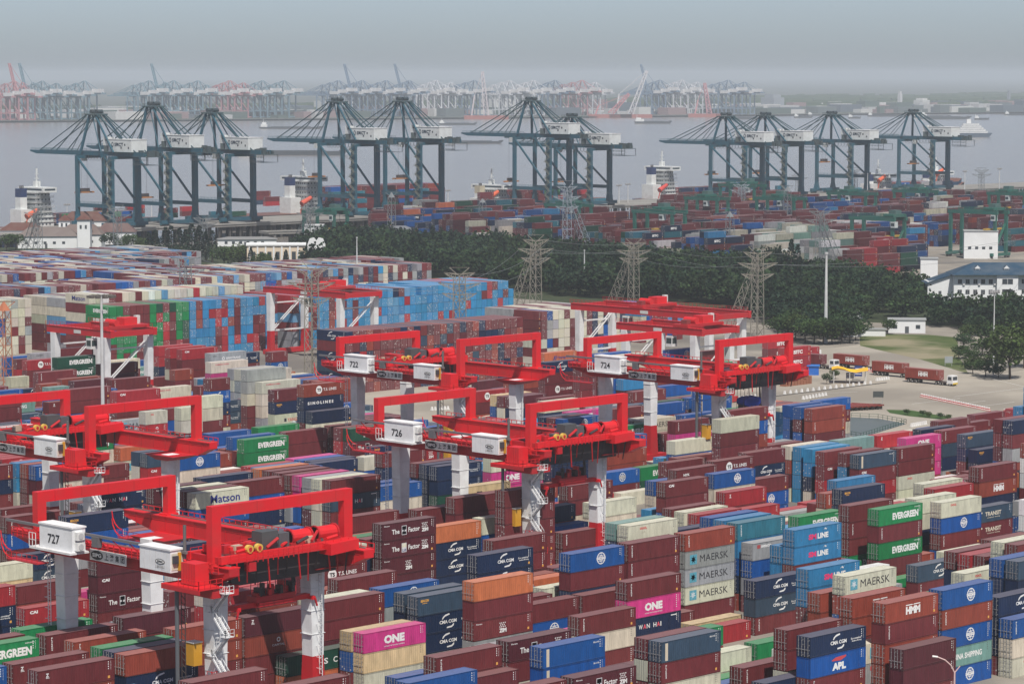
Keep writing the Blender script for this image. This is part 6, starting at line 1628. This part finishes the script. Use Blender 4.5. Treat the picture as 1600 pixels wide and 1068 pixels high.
m_ = MB(); m_.box(24.003, 1.2, 0, 60, 15, 12.4, WP); m_.build('wing_wall', M_WALL, t)
m_ = MB(); m_.box(-9.5, 3, 0, -.003, 14, 9.6, WP); m_.face([(-9.5, 2.999, 9.6), (-.01, 2.999, 9.6), (-.01, 2.999, 12.0)], WP); m_.build('end_wall', M_WALL, t)
windows(t, None, .8, 15.4, 0, (.9, 4.9, 8.8), 5, 1.7, 1.9, ac=True); windows(t, None, 17.2, 22.8, -1.6, (.9, 4.9, 8.8), 1, 4.2, 2.2); windows(t, None, 25, 59, 1.2, (.9, 4.9, 8.8), 11, 1.6, 1.9, ac=True); windows(t, None, -8.6, -1, 3, (4.6,), 1, 1.3, 1.5)
m_ = MB(); hip(m_, 0, -1.6, 60, 15, 12.4, 4.2, RBL, .9); m_.hexa([(-10.4, 2.2, 8.6), (.2, 2.2, 12.2), (.2, 14.6, 12.2), (-10.4, 14.6, 8.6)], [(-10.4, 2.2, 9.0), (.2, 2.2, 12.7), (.2, 14.6, 12.7), (-10.4, 14.6, 9.0)], RBL); rf = m_.build('roof', M_WALL, t)
for q in (9, 20, 33, 46):
    m_ = MB(); m_.box(q - .9, 1.2, 12.9, q + .9, 3.6, 14.6, WP); m_.box(q - .6, 1.12, 13.2, q + .6, 1.197, 14.2, GLS); m_.face([(q - 1.2, .9, 14.6), (q + 1.2, .9, 14.6), (q, .9, 15.8)], WP); m_.face([(q - 1.2, .9, 14.6), (q, .9, 15.8), (q, 5, 15.8), (q - 1.2, 5, 14.6)], RBL); m_.face([(q, .9, 15.8), (q + 1.2, .9, 14.6), (q + 1.2, 5, 14.6), (q, 5, 15.8)], RBL); m_.build('dormer', M_WALL, rf)
def hut(px, py, w_, d, h, label, col=WP, roof=(.30, .31, .31), rz=R(-52), wins=2, door=True, rfh=0.0, name='hut', cat='building'):
    x, y = at(px, py, 0); t = empty(name, (x, y, 0), rz); tag(t, label, cat)
    m_ = MB(); m_.box(0, 0, 0, w_, d, h, col); m_.build('wall', M_WALL, t)
    m_ = MB()
    if rfh: hip(m_, 0, 0, w_, d, h, rfh, roof, .6)
    else: m_.box(-.3, -.3, h, w_ + .3, d + .3, h + .35, roof)
    m_.build('roof', M_WALL, t)
    for i in range(wins):
        xx = w_ * (.12 + .62 * i / max(1, wins - 1)); m_ = MB(); m_.box(xx, -.05, h * .35, xx + 1.5, -.003, h * .35 + 1.3, GLS); m_.build('window', M_PAINT, t)
    if door: m_ = MB(); m_.box(w_ * .45, -.06, 0, w_ * .45 + 1.3, -.003, 2.3, (.08, .09, .10)); m_.build('door', M_PAINT, t)
    return t
hut(1388, 520, 12.5, 7, 4.4, 'white flat-roofed hut with dark doors above the grass field', wins=2); hut(1346, 525, 8, 3, 2.2, 'low white wall building left of the flat-roofed hut', wins=0, door=False)
hut(1318, 526, 6, 8, 6.2, 'taller white shed behind the hedge, left of the hut', wins=0, door=False); hut(1275, 512, 16, 8, 5.2, 'long grey shed with roof railings behind the hedge', col=(.5, .5, .49), wins=0, door=False)
hut(1438, 450, 7, 8, 12, 'white narrow building left of the office wing', wins=1, door=False); hut(1378, 470, 10, 8, 4, 'low pale roof among trees left of the office', roof=(.5, .5, .5), wins=1); hut(1398, 478, 12, 7, 3.6, 'second low pale roof among the trees left of the office', roof=(.55, .56, .56), wins=0)
hut(1340, 468, 9, 7, 3.6, 'grey flat roof deep in the trees', roof=(.4, .42, .42), wins=1); hut(1412, 462, 8, 6, 4.5, 'small grey house left of the narrow white building', col=(.45, .46, .46), wins=1); hut(1322, 480, 5, 5, 3.4, 'small blue-grey shed in the trees', col=(.3, .36, .42), wins=1, door=False)
hut(1506, 404, 16, 12, 13, 'white three-storey building behind the office, below the green gantry', wins=4, door=False)
# villas, arcade and sheds on the left
hut(28, 388, 30, 10, 6, 'long white villa with grey-brown tiled roof, foremost at the left', roof=(.16, .13, .12), rfh=4.5, wins=5, rz=R(-40), name='villa', cat='villa')
hut(92, 386, 22, 9, 6.5, 'white villa with sweeping tiled roof in the middle of the group', roof=(.15, .11, .10), rfh=5, wins=4, rz=R(-50), name='villa', cat='villa')
hut(150, 382, 20, 8, 6.5, 'white villa with brown roof at the right of the group', roof=(.12, .07, .065), rfh=4.5, wins=4, rz=R(-45), name='villa', cat='villa')
hut(96, 368, 24, 10, 8, 'villa with dark red roof behind the turrets', roof=RTL, rfh=5, wins=4, rz=R(-45), name='villa', cat='villa')
hut(0, 378, 22, 10, 6, 'villa with dark red roof at the left edge', roof=RTL, rfh=4, wins=3, rz=R(-45), name='villa', cat='villa')
def turret(px, py, w_, h, label):
    x, y = at(px, py, 0); t = empty('turret', (x, y, 0), RZ); tag(t, label, 'tower'); m_ = MB(); m_.box(0, 0, 0, w_, w_, h, WP); m_.build('wall', M_WALL, t)
    m_ = MB(); c = (w_ / 2, w_ / 2, h + w_ * .55); o = .7; P = [(-o, -o, h), (w_ + o, -o, h), (w_ + o, w_ + o, h), (-o, w_ + o, h)]
    for i in range(4): m_.face([P[i], P[(i + 1) % 4], c], RTL)
    m_.build('roof', M_WALL, t)
    for q in (.2, .6): m_ = MB(); m_.box(w_ * q, -.05, h * .68, w_ * q + 1.0, -.003, h * .68 + 1.9, GLS); m_.build('window', M_PAINT, t)
turret(121, 388, 6.5, 14.5, 'white square turret with pointed dark red roof, nearer one'); turret(92, 374, 6, 10, 'white square turret with pointed dark red roof, further left')
x, y = at(386, 424, 0); t = empty('arcade_building', (x, y, 0), R(-41)); tag(t, 'cream arcaded building with rounded gables beyond the trees', 'building')
m_ = MB(); m_.box(0, 0, 0, 26, 12, 11.5, (.66, .55, .42)); m_.build('wall', M_WALL, t)
for i in range(7):
    m_ = MB(); m_.box(.8 + i * 3.6, -.4, 0, 1.5 + i * 3.6, -.003, 11.0, WP); m_.build('pilaster', M_WALL, t)
    m_ = MB(); m_.box(2.0 + i * 3.6, -.06, 1.0, 3.8 + i * 3.6, -.003, 4.2, GLS); m_.box(2.0 + i * 3.6, -.06, 5.2, 3.8 + i * 3.6, -.003, 8.8, GLS); m_.build('arched_window', M_PAINT, t)
m_ = MB(); m_.box(-.4, -.6, 11.5, 26.4, 12.4, 12.2, WP); m_.build('cornice', M_WALL, t)
m_ = MB(); m_.poly([(27, 8), (27, 12), (28, 14.5), (30, 15), (31, 13.6), (32, 15), (34, 14.5), (35, 12), (35, 8)], -.5, 2, WP); m_.box(27, 0, 0, 35, 10, 8, (.66, .55, .42)); m_.build('gable', M_WALL, t)
hut(476, 392, 9, 12, 12.5, 'white block behind the lattice tower, right of the arcade', roof=(.5, .5, .5), wins=0, door=False, rz=RZ)
hut(545, 388, 20, 10, 7, 'white walled shed with dark roof at the edge of the wood', roof=(.12, .13, .15), rfh=2.4, wins=0, door=False, rz=R(-35)); hut(585, 382, 22, 10, 7, 'grey shed with long dark roof left of the navy stack', col=(.6, .6, .6), roof=(.13, .14, .16), rfh=2.4, wins=3, door=False, rz=R(-35))
hut(340, 385, 30, 10, 3.5, 'long low grey-roofed building by the creek', roof=(.2, .2, .2), rfh=1.2, wins=6, rz=R(-40)); hut(1060, 338, 28, 8, 8, 'long white shed on the bank right of the blue hulled ship', wins=5, door=False, rz=R(-35), roof=(.5, .5, .5))

# ---------------------------------------------------------------- right: road, field, trucks and small things
def strip(name, P, z, mat): return sheet(name, [at(px, py, 0) for px, py in P], z, mat)
strip('road', [(480, 660), (700, 668), (1100, 640), (1340, 700), (1700, 665), (1700, 560), (1560, 585), (1470, 560), (1345, 538), (1230, 552), (1100, 590), (760, 600), (560, 605)], .04, M_ROAD)
strip('grass_field', [(1343, 522), (1450, 523), (1495, 527), (1500, 560), (1512, 582), (1540, 590), (1500, 580), (1440, 562), (1344, 540)], .06, M_GRASS)
strip('grass_strip', [(1385, 640), (1425, 641), (1490, 653), (1488, 657), (1420, 650), (1390, 645)], .07, noise_mat('lawn', (.03, .075, .015), (.06, .10, .025), .3))
strip('settling_pond', [(1330, 652), (1372, 654), (1416, 662), (1345, 684), (1300, 676)], .06, noise_mat('pond_water', (.09, .11, .10), (.12, .13, .12), .05, rough=.35))
m_ = MB()
for a, b in (((1425, 631), (1500, 622)), ((1490, 620), (1600, 606)), ((1490, 632), (1540, 626)), ((1520, 636), (1585, 628)), ((1360, 570), (1470, 592)), ((1478, 574), (1600, 604)), ((1190, 618), (1340, 612))):
    (xa, ya), (xb, yb) = at(*a, 0), at(*b, 0); d = Vector((xb - xa, yb - ya)); d.normalize(); q = Vector((-d.y, d.x)) * .12; m_.face([(xa - q.x, ya - q.y, .055), (xb - q.x, yb - q.y, .055), (xb + q.x, yb + q.y, .055), (xa + q.x, ya + q.y, .055)], (.62, .61, .57))
tag(m_.build('road_marking', M_LETTER), kind='structure')
def truck(px, py, label, L=12.19, code='HMM', ck='t', dark=False):
    x, y = at(px, py, 1.4); t = empty('container_truck', (x, y, 0)); tag(t, label, 'truck', 'container trucks on the road')
    # chassis runs along Y, tractor at the near end
    m_ = MB(); m_.box(.9, 0, .95, 1.55, L, 1.35, (.09, .05, .045)); m_.box(.1, -3.0, .8, 2.3, 0.2, 1.1, (.10, .08, .07)); m_.box(.1, L - .3, .7, 2.34, L, 1.3, (.35, .06, .04)); m_.build('chassis', M_STEEL, t)
    for yy in (L - 1.2, L - 2.6, L - 4.0, 1.2, -.2, -3.6):
        for xx in (0.02, 2.0): m_ = MB(); m_.tube((xx, yy, .52), (xx + .4, yy, .52), .52, (.02, .02, .02), 12); m_.tube((xx - .01, yy, .52), (xx + .41, yy, .52), .26, (.3, .3, .3), 8); m_.build('wheel', M_PAINT, t)
    m_ = MB(); m_.hexa([(.0, -4.6, .7), (2.4, -4.6, .7), (2.4, -2.5, .7), (.0, -2.5, .7)], [(.05, -4.45, 3.0), (2.35, -4.45, 3.0), (2.35, -2.6, 3.0), (.05, -2.6, 3.0)], (.75, .75, .74)); m_.box(.1, -4.7, .5, 2.3, -4.55, .95, (.6, .42, .05)); cb = m_.build('cab', M_PAINT, t)
    m_ = MB(); m_.face([(.2, -4.56, 1.7), (2.2, -4.56, 1.7), (2.2, -4.48, 2.7), (.2, -4.48, 2.7)], GLS); m_.face([(-.02, -2.9, 1.75), (-.02, -4.2, 1.75), (.02, -4.1, 2.65), (.02, -2.9, 2.65)], GLS); m_.build('windscreen', M_PAINT, cb)
    q = MB(); cbox(q, 0, 0.3, 1.4, L - .3, CC[ck], 1, True, None); o = q.build('container', [M_CONT, M_DOOR, M_LETTER], None, (x, y, 0)); 
    V, Fc, C = logo_data(code, L, ck, 1); q = MB(); q.add(([(-.03, L - v[0], v[1] + 1.4) for v in V], Fc, C), Matrix.Identity(4)); q.build('lettering', M_LETTER, o)
    tag(o, label.replace('white tractor pulling', 'rust red box carried by').replace('truck', 'trailer') + ' (box)', 'container', 'boxes on the road trailers')
truck(1352, 571, 'leftmost white tractor pulling a rust red box, near the hedge'); truck(1414, 583, 'middle white tractor pulling a rust red box along the road'); truck(1468, 594, 'rightmost white tractor pulling a rust red box along the road')
truck(1285, 569, 'white tractor half hidden by dark red boxes', code='', ck='m')
def tractor(px, py, label): 
    x, y = at(px, py, 0); t = empty('tractor_unit', (x, y, 0)); tag(t, label, 'truck'); m_ = MB(); m_.hexa([(0, 0, .7), (2.4, 0, .7), (2.4, 2.2, .7), (0, 2.2, .7)], [(.05, .15, 3.0), (2.35, .15, 3.0), (2.35, 2.2, 3.0), (.05, 2.2, 3.0)], (.7, .7, .69)); m_.box(.4, 2.2, .7, 2, 5.5, 1.1, (.1, .1, .1)); m_.build('cab', M_PAINT, t)
    for yy in (.9, 4.2):
        for xx in (0, 2.0): m_ = MB(); m_.tube((xx, yy, .5), (xx + .4, yy, .5), .5, (.02, .02, .02), 10); m_.build('wheel', M_PAINT, t)
tractor(1276, 562, 'white tractor unit parked left of the trailers')
# dark red stack beside the road
for k, (px, py, n, pal) in enumerate(((1240, 575, 2, 'rr'), (1225, 590, 3, 'rrr'), (1200, 560, 2, 'mr'))): 
    x, y = at(px, py, 0)
    for q in range(n): cbox(STUFF, x, y, q * TP, 12.19, jit(CC[pal[q]], rg), 0, True, 'SP', 'r', q)
# canopy, boxes, signs
x, y = at(1300, 600, 0); t = empty('canopy', (x, y, 0), R(-50)); tag(t, 'bright yellow tarpaulin canopy on poles beside the road', 'canopy')
m_ = MB(); n = 6
for i in range(n):
    for j in range(3):
        def zf(a, b): return 3.9 + .45 * math.sin(a * .75) + .35 * math.cos(b * .9 + a * .3)
        P = [(i * 1.7, j * 2.4), ((i + 1) * 1.7, j * 2.4), ((i + 1) * 1.7, (j + 1) * 2.4), (i * 1.7, (j + 1) * 2.4)]; m_.face([(a, b, zf(a, b)) for a, b in P], (.78, .46, .02))
m_.build('tarpaulin', M_PAINT, t)
for xx, yy in ((.5, .3), (9.6, .3), (9.6, 6.8), (.5, 6.8), (5, .3)): m_ = MB(); m_.tube((xx, yy, 0), (xx, yy, 3.6), .12, (.6, .6, .58), 6); m_.build('pole', M_STEEL, t)
def signboard(px, py, w_, h, z, label, col, text=None, rz=R(-45)):
    x, y = at(px, py, 0); t = empty('sign', (x, y, 0), rz); tag(t, label, 'sign'); m_ = MB(); m_.box(0, 0, z, w_, .15, z + h, col); m_.build('board', M_PAINT, t)
    for q in (.15, w_ - .25): m_ = MB(); m_.tube((q, .2, 0), (q, .2, z + h * .8), .08, (.4, .4, .4), 6); m_.build('post', M_STEEL, t)
    m_ = MB(); [m_.box(.2, -.03, z + h * (.2 + .25 * k), w_ - .2, -.003, z + h * (.2 + .25 * k) + .18, WH) for k in range(3)] if text is None else None
    if m_.v: m_.build('lines', M_LETTER, t)
signboard(1322, 597, 2.2, 1.6, 1.2, 'blue board with white lines before the canopy, left', (.01, .04, .20)); signboard(1335, 594, 2.2, 3.0, 1.2, 'taller blue board with white lines before the canopy, right', (.01, .04, .20))
signboard(1364, 632, 2.8, 1.6, 2.0, 'dark grey board on two posts beside the trailers', (.06, .07, .07), ''); signboard(1476, 572, 2.4, 2.0, 1, 'grey board at the edge of the grass field', (.3, .33, .34), '')
hut(1262, 586, 3.2, 2.6, 2.6, 'bright blue box hut beside the yellow canopy', col=(.01, .12, .48), roof=(.02, .15, .5), wins=0, door=False)
x, y = at(1268, 572, 0); t = empty('open_shed', (x, y, 0), R(45)); tag(t, 'open-sided grey-green shed behind the yellow canopy', 'shed'); m_ = MB(); m_.box(0, -3, 3.2, 11, 0, 3.5, (.35, .40, .38)); m_.build('roof', M_PAINT, t)
for q in range(9): m_ = MB(); m_.box(q * 1.35, -3, 0, q * 1.35 + .15, -2.85, 3.2, (.3, .33, .33)); m_.build('post', M_STEEL, t)
x, y = at(1228, 604, 0); m_ = MB()
for k in range(9): m_.box(k * 1.3, 0, 0, k * 1.3 + 1.1, 2.2, 1.3 + (k % 3) * .5, (.30, .12, .07))
tag(m_.build('scrap_rack', M_PAINT, None, (x, y, 0)), 'rust brown rack of flat frames by the road', 'rack')
# row of parked trailers
for k in range(7):
    px = 1326 + k * 8.5; x, y = at(px, 643 - k * .5, 0); t = empty('trailer', (x, y, 0), R(18)); tag(t, ('leftmost', 'second', 'third', 'fourth', 'fifth', 'sixth', 'rightmost')[k] + ' rust red bare trailer from the left in the parked row', 'trailer', 'bare trailers parked in a row')
    m_ = MB(); m_.box(0, 0, .9, .4, 9, 1.25, (.26, .05, .035)); m_.box(1.8, 0, .9, 2.2, 9, 1.25, (.26, .05, .035)); [m_.box(0, q, .95, 2.2, q + .3, 1.2, (.2, .04, .03)) for q in (0, 3, 6, 8.7)]; m_.build('frame', M_STEEL, t)
    for yy in (1, 2.3):
        for xx in (-.1, 1.9): m_ = MB(); m_.tube((xx, yy, .5), (xx + .4, yy, .5), .5, (.02, .02, .02), 10); m_.build('wheel', M_PAINT, t)
# pond railing
t = empty('pond_railing', (0, 0, 0)); tag(t, 'dark green railing round the grey pond', 'railing'); m_ = MB(); PP = [at(px, py, 0) for px, py in ((1330, 652), (1372, 654), (1416, 662), (1345, 684), (1300, 676))]
for a, b in zip(PP, PP[1:]): rails(m_, (a[0], a[1], 0), (b[0], b[1], 0), 1.2, 1.8, (.012, .08, .05), .08)
m_.build('rail', M_STEEL, t)
# road blocks and barriers
BL = {}
def block(px, py, red, label, grp):
    if red not in BL:
        m_ = MB(); m_.hexa([(-.3, -.3, 0), (.3, -.3, 0), (.3, .3, 0), (-.3, .3, 0)], [(-.18, -.18, .95), (.18, -.18, .95), (.18, .18, .95), (-.18, .18, .95)], (.75, .74, .72)); 
        if red: m_.box(-.26, -.26, .35, .26, .26, .6, (.55, .05, .04))
        m_.box(-.4, -.4, 0, .4, .4, .12, (.5, .1, .08) if red else (.6, .6, .58)); BL[red] = m_.mesh('road_block', M_PAINT)
    x, y = at(px, py, 0); o = link_mesh('road_block', BL[red], None, (x, y, .05)); tag(o, label, 'road block', grp)
def block_row(x0, y0, x1, y1, n, red, where, grp):
    for i in range(n): f = i / (n - 1); block(x0 + (x1 - x0) * f, y0 + (y1 - y0) * f, red, f'{"red and white" if red else "white"} road block in the row {where}', grp)
block_row(1440, 620, 1545, 642, 30, True, 'curving across the paved apron', 'red and white blocks across the apron'); block_row(1345, 577, 1374, 584, 8, True, 'beside the yellow canopy', 'blocks beside the canopy')
block_row(1370, 595, 1388, 593, 6, False, 'below the left truck', 'blocks below the left truck'); block_row(1226, 616, 1360, 600, 16, False, 'along the kerb left of the trucks', 'white blocks along the kerb')
block_row(1255, 624, 1290, 618, 8, False, 'above the blue boxes', 'white blocks above the blue boxes'); block_row(1138, 627, 1180, 621, 8, False, 'under the blue hoses of crane 724', 'white blocks under crane 724'); block_row(1424, 667, 1446, 663, 8, False, 'left of the dark navy box', 'white blocks by the navy box')
block_row(1570, 644, 1592, 648, 5, True, 'at the right edge of the apron', 'blocks at the right edge'); block_row(675, 641, 700, 640, 6, False, 'on the cross lane behind crane 726', 'white blocks on the cross lane')
# kerb by the near side of the road
m_ = MB(); (xa, ya), (xb, yb) = at(1190, 622, 0), at(1385, 598, 0); m_.bar((xa, ya, .12), (xb, yb, .12), .5, (.13, .12, .11), .24); tag(m_.build('kerb', M_QUAY), kind='structure')

# ---------------------------------------------------------------- one label for every container that is a thing
LM = [('the left leg of crane 727', 101, 900), ('the stair leg of crane 727', 335, 930), ('the far leg of crane 727', 503, 930), ('the left leg of crane 726', 615, 740), ('the stair leg of crane 726', 830, 770), ('the far leg of crane 726', 942, 780),
      ('the left leg of crane 724', 960, 640), ('the stair leg of crane 724', 1130, 650), ('the far leg of crane 724', 1215, 650), ('the left leg of crane 722', 568, 620), ('the street lamp', 1490, 1030), ('the three grey starred boxes', 1105, 890),
      ('the foremost magenta box', 618, 990), ('the magenta box by the road', 1440, 685), ('the twin green boxes', 410, 700), ('the globe-marked column', 1512, 990), ('the right-hand green pair', 1408, 830), ('the sky blue boxes', 1285, 850),
      ('the bottom left corner', 30, 1045), ('the bottom edge, middle', 800, 1060), ('the left edge', 0, 770), ('the right edge', 1600, 800), ('the pond', 1360, 668), ('the navy-lettered cream box', 345, 775), ('the number board of crane 727', 115, 835),
      ('the number board of crane 726', 640, 680), ('the right corner leg of crane 725', 285, 740), ('the slogan-painted plum stack', 635, 850), ('the magenta top in the grouped roofs', 470, 745), ('the sky blue end wall', 1250, 750)]
TIERW = ['top tier', 'second tier down', 'third tier down', 'fourth tier down', 'fifth tier down']
def words(s): return len(s.split())
info = []
for t, x, y, z, L, ck, code in picked:
    px, py = pix(x + L * .4, y, z + 1.4); i = None
    k = 0
    for (xx, yy, LL, n, tiers) in rows:
        if abs(xx - x) < .2 and abs(yy - y) < .01: k = n - 1 - round(z / TP); single = len(tiers) == 1; break
    info.append([t, px, py, ck, code, k, L, single])
def rel(px, py, name, lx, ly):
    dx, dy = px - lx, py - ly
    if abs(dx) < 26 and abs(dy) < 22: return 'beside ' + name
    if abs(dx) > abs(dy) * 1.15: return ('right of ' if dx > 0 else 'left of ') + name
    return ('below ' if dy > 0 else 'above ') + name
used_lab = {}
for it in info:
    t, px, py, ck, code, k, L, single = it
    near = sorted(LM, key=lambda l: math.hypot(px - l[1], (py - l[2]) * 1.3))[:4]
    base = ('short ' if L < 7 else '') + CNAME[ck] + ' box' + (' with ' + LDESC[code] if code in LDESC else ', plain sided')
    tw = '' if single else TIERW[min(k, 4)] + ' '
    opts = [f'{base}, {tw}{rel(px, py, *l)}' for l in near]
    o2 = [o.replace(LDESC.get(code, '#'), 'lettering') for o in opts]
    it.append([o for o in opts + o2 if words(o) <= 16])
from collections import defaultdict
first = defaultdict(list)
for it in info: first[it[8][0]].append(it)
taken = set()
ORD = ['nearest', 'second nearest', 'third nearest', 'fourth nearest', 'fifth nearest', 'sixth nearest', 'seventh nearest', 'eighth nearest', 'ninth nearest']
for lab, its in first.items():
    if len(its) == 1: its[0][0]['label'] = lab; taken.add(lab)
for lab, its in first.items():
    if len(its) < 2: continue
    its.sort(key=lambda i: -i[2])
    for n_, it in enumerate(its):
        done = False
        for o in it[8][1:]:
            if o not in taken and o not in first: it[0]['label'] = o; taken.add(o); done = True; break
        if not done:
            o = ORD[min(n_, 8)] + ' ' + it[8][-1]
            if words(o) > 16: o = ORD[min(n_, 8)] + ' ' + it[8][-1].replace(', plain sided', '').replace('tier ', '')
            while o in taken: o = 'further ' + o
            it[0]['label'] = o; taken.add(o)
for it in info: it[0]['category'] = 'container'; it[0]['group'] = 'shipping containers stacked in the near yard'

o = STUFF.build('container_stacks', [M_CONT, M_DOOR, M_LETTER]); tag(o, 'mass of stacked shipping containers filling the yards beyond the nearest ones', 'containers', kind='stuff')
# ---------------------------------------------------------------- the air
m = bpy.data.materials.new('haze_air'); m.use_nodes = True; n = m.node_tree; n.nodes.clear()
ov = n.nodes.new('ShaderNodeOutputMaterial'); pv = n.nodes.new('ShaderNodeVolumePrincipled')
pv.inputs['Color'].default_value = (.70, .77, .84, 1); pv.inputs['Density'].default_value = HAZE; pv.inputs['Anisotropy'].default_value = 0.0
n.links.new(pv.outputs[0], ov.inputs['Volume'])
hb = MB(); hb.box(-24000, -24000, -5.2, 44000, 44000, 122, (1, 1, 1))
hz = hb.build('haze', m); tag(hz, 'thin grey haze over the port and river', 'haze', kind='stuff')
